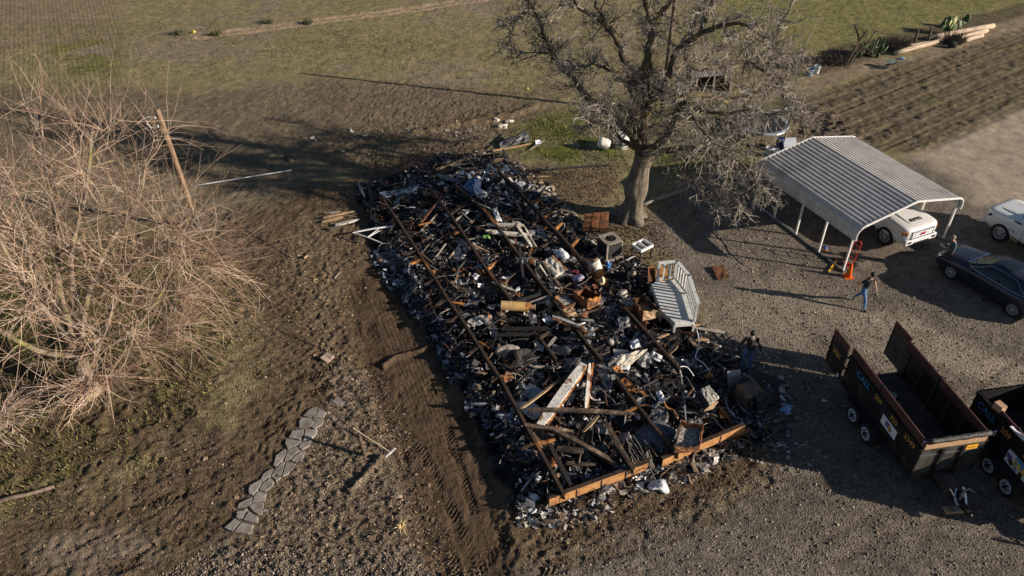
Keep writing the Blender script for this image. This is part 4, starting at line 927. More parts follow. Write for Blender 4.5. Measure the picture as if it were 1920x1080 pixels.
bent('black_pipe', 'pipe', 'black pipe lying behind the house towards the trunk', [(962, 320), (990, 320), (1040, 317), (1100, 312), (1150, 308)], [.1, .06, .06, .06, .05], .05, M_blackp)
bent('hose', 'hose', 'pale curved hose end by the gable post', [(964, 312), (975, 312), (983, 317), (980, 320)], [.1, .12, .1, .08], .03, M_whitem)
bent('curled_strip', 'strip', 'pale curled strip right of the narrow white board', [(1104, 738), (1108, 746), (1116, 750), (1125, 749)], [.4, .35, .3, .3], .035, M_pale)
for i, (a, b, r) in enumerate([(1216, 851, .17), (1238, 845, .2)]):
    p = P3(a, b, .12); m = MB(); m.s = True; nseg = 18
    m.tube([p + Vector((r * math.cos(t * 2 * math.pi / nseg), r * math.sin(t * 2 * math.pi / nseg), .05 * math.sin(t * 2 * math.pi / nseg + i))) for t in range(nseg + 1)], .045, 6)
    tag(m.build('rusty_ring', M_rustd, None, p), ['smaller rusty ring by the gap in the end channel', 'larger rusty ring right of the small one'][i], 'ring')
# wire bundle
p = P3(1190, 835, .25); m = MB(); rg = random.Random(8)
for j in range(36):
    q = p + Vector((rg.uniform(-.4, .4), rg.uniform(-.7, .5), rg.uniform(-.15, .15))); m.tube(shoot(q, Vector((.25, -1, .1)), rg.uniform(.4, .9), 3, rg, .2, -.05), .012, 3, cap=False)
tag(tag(m.build('wire_tangle', M_greyw, None, p), 'tangle of ash-white wires in the near bay', 'wire'), kind='stuff')

# ---- boxes, cylinders and other finds in the rubble
def crumple(px4, hs, m_, name, cat, label, t=.02, n=5, amp=.05, seed=0):
    """sheet of metal or board between four corners, buckled"""
    rg = random.Random(seed + 77); c = [P3(a, b, h) for (a, b), h in zip(px4, hs)]; G_ = []
    for i in range(n):
        u = i / (n - 1); A = c[0].lerp(c[3], u); B_ = c[1].lerp(c[2], u)
        G_.append([A.lerp(B_, j / (n - 1)) + rvec(rg) * amp * (1 if 0 < i < n - 1 and 0 < j < n - 1 else .5) for j in range(n)])
    o = sum(c, Vector()) / 4; mb = MB(); mb.slab(G_, t); return tag(mb.build(name, m_, None, o), label, cat)
crumple([(1016, 493), (1037, 481), (1063, 506), (1042, 521)], [.45, .55, .5, .4], M_cream, 'wall_panel', 'panel', 'cream wall panel with torn dark hole behind the white cloth bags', .05, 6, .04, 1)
board('board', 'board', 'orange edge strip along the cream wall panel', (1036, 480), (1063, 506), .60, .55, .08, .05, M_rust)
crumple([(1172, 664), (1213, 654), (1186, 684), (1150, 690)], [.55, .65, .3, .3], M_cream, 'wall_panel', 'panel', 'torn white wall panel leaning on the joint beam', .03, 7, .06, 2)
crumple([(1150, 672), (1170, 664), (1160, 690), (1140, 688)], [.5, .6, .35, .35], M_ashy, 'ash_clump', 'ash clump', 'yellowish ash clump left of the torn white wall panel', .04, 6, .09, 3)
crumple([(1212, 656), (1226, 672), (1214, 690), (1192, 682)], [.5, .35, .3, .35], M_ashm, 'scrap_sheet', 'metal sheet', 'dark grey scrap sheet right of the torn white panel', .01, 6, .09, 4)
crumple([(1160, 563), (1182, 559), (1193, 571), (1178, 577)], [.65, .7, .62, .55], M_greyw, 'panel', 'panel', 'pinkish grey panel left of the open rusty tub', .03, 4, .01, 5)
crumple([(1178, 577), (1193, 572), (1190, 583), (1180, 588)], [.5, .55, .25, .2], M_rust, 'orange_sheet', 'metal sheet', 'orange front under the pinkish grey panel', .02, 3, .01, 6)
crumple([(713, 362), (787, 347), (786, 356), (722, 371)], [.45, .5, .35, .35], mat('grey_insulation', (.07, .09, .13), (.34, .40, .50), 5, .9, bump=.8, pos=(.4, .6)), 'crumpled_strip', 'insulation', 'pale ribbed strip of insulation along the back edge', .03, 9, .08, 7)
crumple([(873, 345), (893, 332), (902, 360), (884, 368)], [.55, .6, .5, .45], M_bluecloth, 'blue_cloth', 'cloth', 'blue cloth heap with pale folds at the far bay', .03, 8, .12, 8)
crumple([(889, 338), (903, 336), (904, 362), (892, 366)], [.62, .6, .45, .48], M_cloth, 'pale_cloth', 'cloth', 'pale fold of cloth right of the blue heap', .03, 7, .12, 9)
crumple([(925, 391), (932, 390), (941, 414), (932, 416)], [.62, .62, .4, .4], M_cloth, 'white_cloth', 'cloth', 'white hanging rag above the fallen window frame', .03, 6, .06, 10)
crumple([(906, 442), (918, 440), (920, 448), (908, 446)], [.45, .5, .4, .4], mat('green_plastic', (.14, .30, .05), (.22, .42, .08), 4, .6), 'green_scrap', 'plastic', 'bright green curved scrap below the window frame', .015, 4, .05, 11)
crumple([(1313, 735), (1330, 726), (1348, 748), (1330, 760)], [.75, .8, .7, .62], M_ashy, 'ash_crust', 'box', 'ash-crusted box top at the right rubble edge', .12, 6, .03, 12)
crumple([(1318, 770), (1333, 757), (1346, 752), (1336, 766)], [.35, .62, .62, .3], M_wood, 'diamond_board', 'board', 'tan diamond panel under the ash-crusted box top', .03, 3, .01, 13)
crumple([(1305, 742), (1316, 736), (1330, 758), (1318, 766)], [.4, .7, .6, .3], M_char, 'black_sheet', 'metal sheet', 'black side left of the ash-crusted box top', .03, 4, .02, 14)
crumple([(1121, 695), (1140, 692), (1149, 726), (1138, 735)], [.35, .4, .35, .3], M_ashm, 'scrap_sheet', 'metal sheet', 'grey bowed sheet right of the narrow white boards', .02, 5, .05, 15)
crumple([(1230, 735), (1240, 733), (1249, 752), (1238, 756)], [.45, .5, .4, .4], M_cloth, 'pale_scrap', 'cloth', 'pale blue-white scrap in the near right bay', .02, 5, .05, 16)
crumple([(1155, 597), (1178, 593), (1183, 612), (1163, 620)], [.5, .55, .4, .4], M_ashm, 'scrap_sheet', 'metal sheet', 'blue-grey crumpled sheet in the middle right bay', .02, 6, .07, 17)
crumple([(1180, 640), (1196, 636), (1200, 650), (1184, 655)], [.35, .4, .35, .35], M_cloth, 'pale_scrap', 'cloth', 'pale bluish scrap left of the joint beam', .02, 5, .06, 18)
crumple([(1323, 704), (1333, 697), (1342, 709), (1328, 714)], [.3, .45, .35, .25], M_rust, 'rusty_scrap', 'metal sheet', 'bright orange torn scrap at the right rubble edge', .012, 5, .10, 19)
crumple([(1148, 690), (1160, 686), (1170, 698), (1156, 700)], [.6, .6, .45, .5], M_rust, 'rusty_scrap', 'metal sheet', 'orange torn scrap at the break of the third rail', .012, 4, .08, 20)
crumple([(1334, 501), (1356, 497), (1369, 521), (1347, 526)], [.10, .16, .12, .06], M_rustd, 'rusty_sheet', 'metal sheet', 'lone rusty sheet lying on gravel right of the white deck', .015, 4, .02, 21)
crumple([(1215, 500), (1226, 497), (1226, 527), (1214, 527)], [.9, .9, .1, .1], M_rustd, 'steel_sheet', 'metal sheet', 'rusty upright panel left of the white deck railing', .03, 4, .02, 22)
crumple([(1229, 502), (1251, 499), (1251, 524), (1229, 528)], [.9, .9, .1, .1], M_rust, 'steel_sheet', 'metal sheet', 'orange upright panel behind the white deck balusters', .03, 4, .02, 23)
crumple([(1040, 585), (1075, 575), (1082, 590), (1050, 600)], [.3, .45, .3, .3], M_wood, 'torn_sheet', 'metal sheet', 'tan torn panel below the open rusty box', .02, 6, .08, 24)
crumple([(700, 475), (745, 470), (760, 510), (730, 520)], [.06, .08, .06, .06], M_ashm, 'ash_sheet', 'metal sheet', 'blue-grey crumpled foil at the left rubble edge', .012, 8, .08, 25)
crumple([(935, 268), (985, 246), (995, 262), (940, 280)], [.15, .5, .3, .1], M_ashm, 'scrap_sheet', 'metal sheet', 'grey torn sheet on the separate pile beyond the house', .015, 7, .08, 26)
board('board', 'board', 'dark pole across the separate pile beyond the house', (945, 272), (992, 240), .4, .6, .06, .06, M_char)
board('board', 'board', 'tan board at the foot of the separate pile', (930, 282), (1000, 268), .1, .15, .10, .06, M_wood)
board('board', 'board', 'orange-tan board left at the separate pile foot', (924, 283), (945, 278), .1, .12, .10, .06, M_wood)
board('board', 'board', 'pale stick right of the separate pile', (992, 282), (1020, 263), .06, .15, .10, .05, M_greyw)
crumple([(1003, 264), (1013, 262), (1014, 270), (1004, 271)], [.3, .3, .15, .15], M_cloth, 'white_scrap', 'plastic', 'small white scrap on the right of the separate pile', .04, 3, .04, 27)

def open_box(name, label, cat, px4, h, top, mats, wall=.03, M_in=None):
    """box without a lid: four rim corners in the picture at height top above the rubble"""
    z = max(zground(*p) for p in px4); c = [at(a, b, z + top) for a, b in px4]; o = sum(c, Vector()) / 4; o.z = z + top - h
    root = thing(name, label, cat, o); cen = sum(c, Vector()) / 4
    for i in range(4):
        a, b = c[i], c[(i + 1) % 4]; inn = (cen - (a + b) / 2); inn.z = 0; inn.normalize(); rb = random.Random(i + len(label)); G_ = []
        for u in range(6):
            G_.append([a.lerp(b, u / 5) - Vector((0, 0, h * w_ / 4)) + Vector((rb.uniform(-1, 1), rb.uniform(-1, 1), 0)) * .045 * (0 < u < 5) * (1 - .15 * w_) - Vector((0, 0, rb.uniform(0, .18) * (w_ == 0) * (0 < u < 5))) for w_ in range(5)])
        m = MB(); m.slab(G_, wall); m.build('side', mats[i % len(mats)], root, o)
    m = MB(); m.prism([p - Vector((0, 0, h * .9)) for p in c], (0, 0, .02)); m.build('bottom', M_in or mats[0], root, o); return root
open_box('rusty_tub', 'open rusty appliance tub with tan front left of the white deck', 'appliance', [(1190, 558), (1208, 550), (1237, 575), (1206, 583)], .5, .85, [M_rustd, M_charw, M_wood, M_rustd], .04, M_wood)
open_box('rusty_box', 'open orange steel box lying in the rubble above the bent frame', 'appliance', [(1076, 546), (1098, 535), (1126, 549), (1102, 560)], .55, .8, [M_rustd, M_rustd, M_rust, M_rustd], .03, M_rustd)
open_box('ash_cabinet', 'upright rusty cabinet filled with white ash by the end channel', 'cabinet', [(1278, 788), (1318, 795), (1311, 832), (1266, 838)], .3, .75, [M_rust, M_rustd, M_rustd, M_charw], .04, M_ashy)
open_box('appliance_shell', 'orange angle frame of a burnt appliance near the rubble middle', 'appliance', [(1042, 556), (1058, 548), (1078, 566), (1058, 574)], .12, .55, [M_rust, M_charw, M_rustd, M_rust], .04, M_ashy)
open_box('dark_tray', 'dark square tray between the water heater and the white deck', 'tray', [(1146, 512), (1176, 510), (1180, 538), (1143, 540)], .25, .35, [M_char, M_greyw, M_charw, M_char], .06, M_char)
def cyl(name, label, cat, a, b, ha, hb, secs, n=20):
    p, q = P3(*a, ha), P3(*b, hb); d = q - p; L = d.length; Mx = d.to_track_quat('Z', 'Y').to_matrix(); root = thing(name, label, cat, p)
    for nm, r0, z0, r1, z1, m_ in secs:
        m = MB(); m.s = True; rr = [(r0, z0 * L), (r0, z0 * L + .01), (r1, z1 * L - .01), (r1, z1 * L)]
        m.lathe(rr, n, (0, 0, 0), Mx); m.build(nm, m_, root)
    return root
wh = cyl('water_heater', 'upright scorched water heater, orange below and white above', 'water heater', (1125, 519), (1112, 489), .18, .85, [('rusty_tank', .245, 0, .25, .50, M_rust), ('white_jacket', .262, .50, .262, .985, M_pale), ('top_cap', .25, .985, .245, 1.0, M_greyw), ('flue', .09, 1.0, .08, 1.05, M_rustd)])
cyl('steel_tank', 'tan cylinder tank lying level in the middle of the rubble', 'tank', (939, 573), (1004, 576), .35, .35, [('shell', .20, 0, .20, .40, mat('scorched_tan_paint', (.40, .27, .12), (.52, .37, .18), 4, .6, c3=(.3, .15, .05), c3pos=(.5, .7), c3scale=2)), ('shell_end', .198, .40, .198, .70, mat('scorched_ochre_paint', (.42, .25, .09), (.55, .34, .13), 4, .6)), ('neck', .17, .70, .15, .88, M_rust), ('outlet', .08, .88, .13, 1.0, M_wood)])
cyl('blower', 'grey ribbed cylinder with orange end left of the cream wall panel', 'cylinder', (970, 491), (1004, 490), .45, .5, [('drum', .17, 0, .17, .25, M_ashm), ('rib', .185, .27, .185, .36, M_steelg), ('drum_end', .16, .38, .15, .62, M_ashm), ('sleeve', .12, .66, .12, .9, M_rust), ('stub', .06, .9, .06, 1.0, M_greyw)])
cyl('burnt_canister', 'grey round canister in the ash of the right middle bay', 'canister', (1138, 645), (1147, 640), .15, .35, [('body', .16, 0, .17, .9, M_char), ('lid', .12, .9, .10, 1.0, M_ashy)])
# lumps
def lump(name, cat, label, a, h, s, m_, seed, sub=3, rough_=.35):
    rg = random.Random(seed); p = P3(*a, h); import bmesh
    bm = bmesh.new(); bmesh.ops.create_icosphere(bm, subdivisions=sub, radius=1); 
    ph = [(rvec(rg), rg.uniform(2, 6), rg.uniform(0, 6)) for _ in range(9)]
    for v in bm.verts:
        k = 1 + rough_ * sum(math.sin(v.co.dot(d) * f + o_) for d, f, o_ in ph) / 4; v.co = Vector((v.co.x * s[0] * k, v.co.y * s[1] * k, v.co.z * s[2] * k))
    me = bpy.data.meshes.new(name); bm.to_mesh(me); bm.free(); me.materials.append(m_); ob = bpy.data.objects.new(name, me); ob.location = p; COL.objects.link(ob); return tag(ob, label, cat)
lump('burnt_stump', 'scrap', 'charred grey and orange lump left of the rubble middle', (955, 660), .25, (.30, .24, .22), M_greyw, 3, rough_=.7)
lump('burnt_heap', 'scrap', 'dark charred lump right of the grey orange one', (975, 672), .15, (.42, .34, .26), M_char, 4, rough_=.7)
lump('white_bag', 'bag', 'white crumpled bag on dirt before the end channel gap', (1235, 910), .15, (.28, .22, .18), M_cloth, 5, rough_=.55)
lump('white_bag', 'bag', 'pale bag heap right of the cream wall panel', (1048, 478), .4, (.22, .26, .18), M_cloth, 6, rough_=.9)
lump('white_bag', 'bag', 'smaller pale bag below the blue cloth', (900, 366), .35, (.30, .2, .16), M_cloth, 7, rough_=.5)
lump('coloured_bundle', 'bundle', 'bundle with violet and white spots below the water heater', (1086, 522), .35, (.22, .2, .17), mat('bundle_print', (.10, .12, .26), (.5, .48, .55), 16, .8, c3=(.30, .05, .08), c3pos=(.56, .62), c3scale=5), 8, rough_=.4)
lump('red_rag', 'rag', 'small crimson rag above the violet and white bundle', (1081, 509), .35, (.16, .10, .06), mat('red_cloth', (.16, .025, .035), (.28, .05, .07), 5, .9), 9, rough_=.5)
lump('yellow_lump', 'foam', 'pale yellow lump right of the open orange steel box', (1128, 528), .35, (.14, .13, .20), mat('yellow_foam', (.55, .48, .27), (.72, .66, .42), 8, .9), 10)
lump('yellow_lump', 'foam', 'cream lump above the pinkish grey panel', (1168, 552), .5, (.18, .16, .2), M_cream, 12)
lump('ash_rock', 'stone', 'cream stone at the left rubble edge, right one of two', (723, 491), .08, (.16, .11, .1), M_cream, 14)
lump('ash_rock', 'stone', 'tan stone at the left rubble edge, left one of two', (712, 486), .1, (.17, .13, .14), M_wood, 15)
lump('ash_heap', 'ash heap', 'smooth blue-grey ash heap in the near right bay', (1230, 820), .05, (.65, .6, .3), mat('blue_ash', (.05, .055, .07), (.14, .15, .18), 7, .95, bump=1), 16, rough_=.2)
lump('white_pack', 'box', 'white-blue pack near the near left corner', (1001, 933), .12, (.15, .13, .12), M_cloth, 17, 2, .15)
lump('white_pack', 'box', 'small bright pack on dirt below the white-blue one', (996, 957), .07, (.16, .1, .09), M_cloth, 18, 2, .15)
# burnt armchair-like wreck in the shade at the right
w = P3(1398, 752, 0); root = thing('burnt_appliance', 'blackened appliance wreck with brown streaked door in the trailer shade', 'appliance', w)
m = MB(); Mx = Matrix.Rotation(.5, 3, 'Z') @ Matrix.Rotation(.25, 3, 'X'); m.box((0, 0, .38), (.75, .6, .7), Mx); m.build('body', mat('streaked_steel', (.03, .022, .016), (.22, .15, .10), 3, .6, .3, c3=(.25, .11, .04), c3pos=(.5, .6), c3scale=2), root)
m = MB(); m.box((-.35, .55, .45), (.5, .03, .8), Matrix.Rotation(.2, 3, 'Z') @ Matrix.Rotation(-.5, 3, 'X')); m.build('door', M_steelg, root)
m = MB(); m.bar((.2, .7, .8), (.95, -.3, .35), .22, .05); m.bar((.3, .95, .6), (1.05, .3, .6), .3, .05); m.bar((1.0, .4, .6), (.95, -.5, .2), .25, .05); m.build('torn_panel', M_char, root)
lump('bent_wreck', 'scrap', 'black crumpled sheet right of the appliance wreck', (1432, 748), .25, (.5, .4, .35), M_blackp, 23, rough_=.7)
lump('blue_shards', 'glass', 'small bright blue glass heap on shaded gravel', (1475, 768), .03, (.16, .14, .06), mat('blue_glass', (.05, .16, .42), (.4, .55, .75), 18, .3), 24, 3, .6)

# ---- corrugated brown panels leaning by the AC unit
root = thing('brown_panels', 'three brown metal panels side by side beside the AC unit', 'metal panels', P3(1118, 415))
for i in range(3):
    a, b = P3(1097 + i * 15.3, 401 - i * 1.5, .55), P3(1097 + (i + .93) * 15.3, 400 - i * 1.5, .55); c_, d_ = P3(1092 + (i + .93) * 16.6, 432, .12), P3(1092 + i * 16.6, 433, .12)
    m = MB(); m.slab([[a, b], [d_, c_]], .02); e = (a + d_) / 2
    m.bar(a + Vector((0, 0, .02)), d_ + Vector((0, 0, .02)), .03, .05); m.build('panel', M_rustd, root, root.location)
# ---- air-conditioning unit
c4 = [at(1121, 440, .95), at(1146, 433, .95), at(1166, 453, .95), at(1144, 461, .95)]; cen = sum(c4, Vector()) / 4; u = ((c4[1] - c4[0]) + (c4[2] - c4[3])) / 2; wid = (u.length + (c4[3] - c4[0]).length) / 2
root = thing('ac_unit', 'square grey air conditioning unit with fan on top beside the brown panels', 'air conditioner', (cen.x, cen.y, float(gz(cen.x, cen.y))), math.atan2(u.y, u.x))
M_trim2 = mat('fan_black', (.008, .008, .009), None, rough=.8); M_acb = mat('ac_dark_grille', (.03, .032, .034), (.055, .055, .055), 40, .6, .3); M_act = mat('ac_beige_top', (.22, .19, .16), (.32, .28, .235), 5, .6)
w2 = wid / 2; m = MB(); m.box((0, 0, .06), (wid + .12, wid + .12, .12)); m.build('pad', mat('pad_concrete', (.25, .22, .19), (.35, .31, .27), 5, .9), root)
m = MB(); m.box((0, 0, .50), (wid - .03, wid - .03, .76)); m.build('body', M_acb, root)
m = MB()
for k in range(9):
    for s_ in (-1, 1): m.box((0, s_ * (w2 - .012), .16 + k * .085), (wid - .04, .02, .03)); m.box((s_ * (w2 - .012), 0, .16 + k * .085), (.02, wid - .04, .03))
m.build('louvres', M_blackp, root); tag(LAST[0], kind='stuff')
for sx in (-1, 1):
    for sy in (-1, 1): m = MB(); m.box((sx * (w2 - .03), sy * (w2 - .03), .5), (.07, .07, .78)); m.build('corner_post', M_act, root)
m = MB(); nn = 32; R0 = w2 * .62; ring = [(R0 * math.cos(2 * math.pi * j / nn), R0 * math.sin(2 * math.pi * j / nn)) for j in range(nn)]
def sq(a, h):
    t = math.atan2(a[1], a[0]); k = h / max(abs(math.cos(t)), abs(math.sin(t))); k = min(k, h * 1.30); return (math.cos(t) * k, math.sin(t) * k)
vs_ = [(x, y, .93) for x, y in ring] + [(*sq(p, w2), .93) for p in ring] + [(*sq(p, w2), .88) for p in ring] + [(x, y, .80) for x, y in ring]
m._add(vs_, [(j, nn + j, nn + (j + 1) % nn, (j + 1) % nn) for j in range(nn)] + [(nn + j, 2 * nn + j, 2 * nn + (j + 1) % nn, nn + (j + 1) % nn) for j in range(nn)] + [(3 * nn + j, j, (j + 1) % nn, 3 * nn + (j + 1) % nn) for j in range(nn)]); m.build('top_cover', M_act, root)
m = MB(); m.lathe([(R0 - .01, .885), (R0 - .01, .89)], 32); m.build('fan_shroud', M_trim2, root)
m = MB()
for k in range(5):
    a = k * 2 * math.pi / 5; m.box((.15 * math.cos(a), .15 * math.sin(a), .902), (.24, .12, .008), Matrix.Rotation(a, 3, 'Z') @ Matrix.Rotation(.2, 3, 'X'))
m.lathe([(.06, .89), (.06, .93), (.03, .94)], 12); m.build('fan', M_trim2, root)
# ---- white double sink on a stand
c4 = [at(1187, 457, .80), at(1209, 448, .80), at(1223, 459, .80), at(1200, 470, .80)]; cen = sum(c4, Vector()) / 4; u = (c4[2] - c4[3]); v_ = (c4[3] - c4[0]); sx, sy = u.length, v_.length
root = thing('utility_sink', 'white two-basin sink on black legs right of the AC unit', 'sink', (cen.x, cen.y, float(gz(cen.x, cen.y))), math.atan2(u.y, u.x))
M_sink = mat('white_enamel', (.66, .66, .66), (.78, .78, .78), 4, .4, c3=(.3, .26, .22), c3pos=(.6, .75))
for y0 in (-sy / 2, sy / 2): m = MB(); m.box((0, y0, .74), (sx, .05, .13)); m.build('rim', M_sink, root)
for x0 in (-sx / 2 + .025, 0, sx / 2 - .025): m = MB(); m.box((x0, 0, .741), (.045, sy - .05, .125)); m.build('divider', M_sink, root)
m = MB(); m.box((-sx / 4, 0, .64), (sx / 2 - .07, sy - .06, .06)); m.build('basin', M_steelg, root); m = MB(); m.box((sx / 4, 0, .64), (sx / 2 - .07, sy - .06, .06)); m.build('basin', M_rustd, root)
for x0 in (-1, 1):
    for y0 in (-1, 1): m = MB(); m.box((x0 * (sx / 2 - .04), y0 * (sy / 2 - .03), .32), (.05, .05, .66)); m.build('leg', M_blackp, root)
# ---- blue jug
p = P3(1139, 503); root = thing('blue_jug', 'bright blue plastic jug beside the water heater', 'jug', p); M_blue = mat('blue_plastic', (.05, .16, .46), (.09, .24, .58), 4, .4)
m = MB(); m.s = True; m.lathe([(.10, 0), (.12, .02), (.12, .22), (.09, .30), (.04, .34), (.04, .38)], 14); m.build('body', M_blue, root)
m = MB(); m.lathe([(.045, .38), (.045, .42)], 12); m.build('cap', M_whitem, root); m = MB(); m.tube([(.10, 0, .27), (.16, 0, .25), (.16, 0, .14), (.11, 0, .12)], .02, 6); m.build('handle', M_blue, root)

# ---- white entry deck with its railing
M_deck = mat('white_deck_paint', (.50, .51, .50), (.66, .66, .63), 5, .7, c3=(.33, .30, .26), c3pos=(.6, .72), c3scale=3)
dz = .55; fl = [at(a, b, dz) for a, b in [(1222, 533), (1232, 527), (1264, 524), (1286, 551), (1302, 602), (1266, 605), (1240, 582)]]; o = sum(fl, Vector()) / 7; o.z = 0
root = thing('entry_deck', 'white painted entry deck with angled baluster railing beside the rubble', 'deck', o)
ax = (fl[4] - fl[1]).normalized(); pv = Vector((-ax.y, ax.x, 0))
# floor of separate boards cut to the outline
def clip(poly, n, d):
    out = []
    for i in range(len(poly)):
        a, b = poly[i], poly[(i + 1) % len(poly)]; da, db = a.dot(n) - d, b.dot(n) - d
        if da >= 0: out.append(a)
        if (da >= 0) != (db >= 0): out.append(a + (b - a) * (da / (da - db)))
    return out
ex = pv; mn = min(p.dot(ax) for p in fl); mxx = max(p.dot(ax) for p in fl); k = mn
while k < mxx:
    pl = clip(clip(fl, ax, k + .004), -ax, -(k + .136))
    if len(pl) > 2: m = MB(); m.prism([p - Vector((0, 0, .035)) for p in pl], (0, 0, .035)); m.build('deck_board', M_deck, root, o)
    k += .14
m = MB()
for i in range(7):
    a, b = fl[i], fl[(i + 1) % 7]; m.bar(a - Vector((0, 0, .13)), b - Vector((0, 0, .13)), .04, .18)
m.build('skirt', M_deck, root, o); tag(LAST[0], kind='stuff')
for p in fl: m = MB(); m.box((p.x, p.y, .2), (.09, .09, .40)); m.build('post', M_deck, root, o)
rl = [fl[1], fl[2], fl[3], fl[4]]; HH = .92
for i in range(4): p = rl[i]; m = MB(); m.box((p.x, p.y, dz + HH / 2), (.10, .10, HH)); m.build('post', M_deck, root, o)
for i in range(3):
    a, b = rl[i], rl[i + 1]; d = (b - a); L = d.length; d.normalize()
    m = MB(); m.bar(a + Vector((0, 0, HH + .02)) - d * .05, b + Vector((0, 0, HH + .02)) + d * .05, .15, .045); m.build('hand_rail', M_deck, root, o)
    m = MB(); m.bar(a + Vector((0, 0, .12)) + d * .05, b + Vector((0, 0, .12)) - d * .05, .05, .09); m.build('bottom_rail', M_deck, root, o)
    nb = int(L / .19)
    for k in range(1, nb): q = a + d * (L * k / nb); m = MB(); m.box((q.x, q.y, dz + HH / 2 + .06), (.075, .06, HH - .14), Matrix.Rotation(math.atan2(d.y, d.x), 3, 'Z')); m.build('baluster', M_deck, root, o)

# ---- the loose rubble
rs = np.random.RandomState(12)
PAL = [((.009, .009, .010), 13), ((.024, .023, .024), 6), ((.07, .073, .085), 3.6), ((.15, .16, .18), 2.0), ((.40, .41, .43), 1.0), ((.66, .63, .58), .6), ((.13, .085, .05), 2.2), ((.26, .19, .12), 1.6), ((.34, .13, .04), .45), ((.42, .34, .24), .6)]
def ztop(x, y): return gz(x, y)
def rubble(n, poly, smean, kind, pal, name, label, tilt=.7, lift=.3, soft=.15, asp=(.25, .9), thick=.3):
    x, y = scatter_px(int(n * 1.5), poly, rs, soft); kp = (fbm(x, y, 1.25, 61, 3) + rs.normal(0, .07, len(x))) > .46; x, y = x[kp], y[kp]; k = len(x); L_ = rs.lognormal(math.log(smean), .58, k).clip(.025, .34 if kind == 'flake' else .7)
    sz = np.stack([L_, L_ * rs.uniform(*asp, k), L_ * thick * rs.uniform(.5, 1.4, k)], 1); c = pick(rs, k, pal, .35)
    cen = np.stack([x, y, gz(x, y) + L_ * lift * rs.uniform(-.2, 1, k)], 1)
    f = bulk_boxes if kind == 'box' else bulk_flakes
    o = f(name, cen, sz, rand_rot(k, rs, tilt), c, M_debris, rs, .25 if kind == 'box' else .35); return tag(o, label, kind='stuff')
rubble(12000, ash_px, .06, 'box', PAL, 'rubble', 'charred broken bits heaped inside the burnt house', .7, .5)
rubble(17000, ash_px, .085, 'flake', PAL, 'rubble_flakes', 'crumpled burnt scraps heaped inside the burnt house', .8, .6)
rubble(3800, ash_px, .26, 'box', PAL[:5] + [((.10, .065, .04), 3)], 'rubble_sticks', 'small charred sticks scattered through the rubble', .35, .5, .1, (.06, .16), .10)
rubble(11000, ash_px, .05, 'flake', [((.11, .115, .135), 4), ((.22, .23, .265), 3.6), ((.02, .02, .022), 4), ((.48, .49, .52), 1.3), ((.32, .14, .05), .7)], 'ash_bits', 'fine grey-blue ash bits over the house rubble', .8, 1.2, .15)
rubble(1300, [(830, 345), (950, 320), (1010, 370), (960, 400), (880, 390)], .14, 'flake', [((.5, .52, .56), 3), ((.24, .28, .36), 3), ((.02, .02, .02), 3), ((.6, .58, .54), 1)], 'pale_scraps', 'pale scraps round the blue cloth', .8, .9)
rubble(900, [(690, 470), (760, 470), (800, 540), (880, 690), (930, 800), (890, 790), (800, 620), (720, 520)], .16, 'flake', [((.13, .15, .19), 3), ((.22, .24, .28), 2), ((.03, .03, .035), 4)], 'ash_flakes', 'blue-grey ash flakes along the left edge', .5, .5)
rubble(1500, [(960, 300), (1030, 350), (1100, 430), (1150, 470), (1100, 480), (1020, 400), (950, 330)], .12, 'flake', [((.42, .34, .25), 3), ((.22, .16, .1), 3), ((.05, .04, .03), 3), ((.55, .52, .47), 1)], 'tan_scraps', 'tan wood scraps beside the right-hand rail', .6, .6)
rubble(1500, [(960, 930), (1030, 950), (1230, 885), (1390, 830), (1400, 850), (1250, 915), (1060, 990), (980, 985)], .10, 'flake', [((.36, .33, .29), 3), ((.55, .54, .53), 1.4), ((.16, .11, .07), 4), ((.03, .03, .03), 3)], 'front_scraps', 'grey scraps along the foot of the end channel', .6, .5)
rubble(700, [(1290, 600), (1380, 640), (1490, 740), (1480, 850), (1390, 830), (1340, 700)], .11, 'flake', [((.03, .03, .03), 4), ((.2, .17, .14), 2), ((.4, .38, .36), 1)], 'edge_scraps', 'scraps scattered at the right rubble edge', .4, .3)
rubble(260, [(560, 250), (950, 225), (940, 300), (700, 320)], .07, 'flake', [((.5, .48, .45), 1)], 'litter_bits', 'small white litter on the dark soil behind', .3, .2)
rubble(160, [(1400, 640), (1560, 700), (1540, 900), (1430, 900)], .06, 'flake', [((.5, .48, .45), 1)], 'litter_bits', 'small white litter on the shaded gravel', .3, .2)
# wires, springs and thin rods tangled through everything
rgw = random.Random(99); wm = [MB(), MB(), MB()]; wx, wy = scatter_px(1500, ash_px, np.random.RandomState(55))
for i in range(len(wx)):
    p = Vector((wx[i], wy[i], float(gz(wx[i], wy[i])) + rgw.uniform(.02, .3))); a_ = rgw.uniform(0, 6.28)
    pts = shoot(p, Vector((math.cos(a_), math.sin(a_), rgw.uniform(-.1, .35))), rgw.uniform(.25, 1.1), 4, rgw, rgw.choice((.08, .3, .7)), -.06); r_ = rgw.uniform(.006, .016)
    wm[0 if rgw.random() < .5 else (1 if rgw.random() < .5 else 2)].tube(pts, r_, 3, cap=False)
for k_, m_ in enumerate((M_char, M_rustd, M_greyw)): tag(tag(wm[k_].build('wire_litter', m_), ['black', 'rusty', 'ash-grey'][k_] + ' wires and thin rods tangled through the house rubble'), kind='stuff')
ashp = [(985, 700, 30), (880, 560, 26), (1000, 850, 28), (1170, 640, 26), (1110, 740, 30), (900, 470, 24), (820, 400, 26), (1010, 420, 22), (1260, 740, 26), (1090, 650, 26), (960, 790, 22), (1190, 720, 22), (780, 380, 20), (1140, 600, 20), (1030, 540, 20), (1290, 690, 20)]
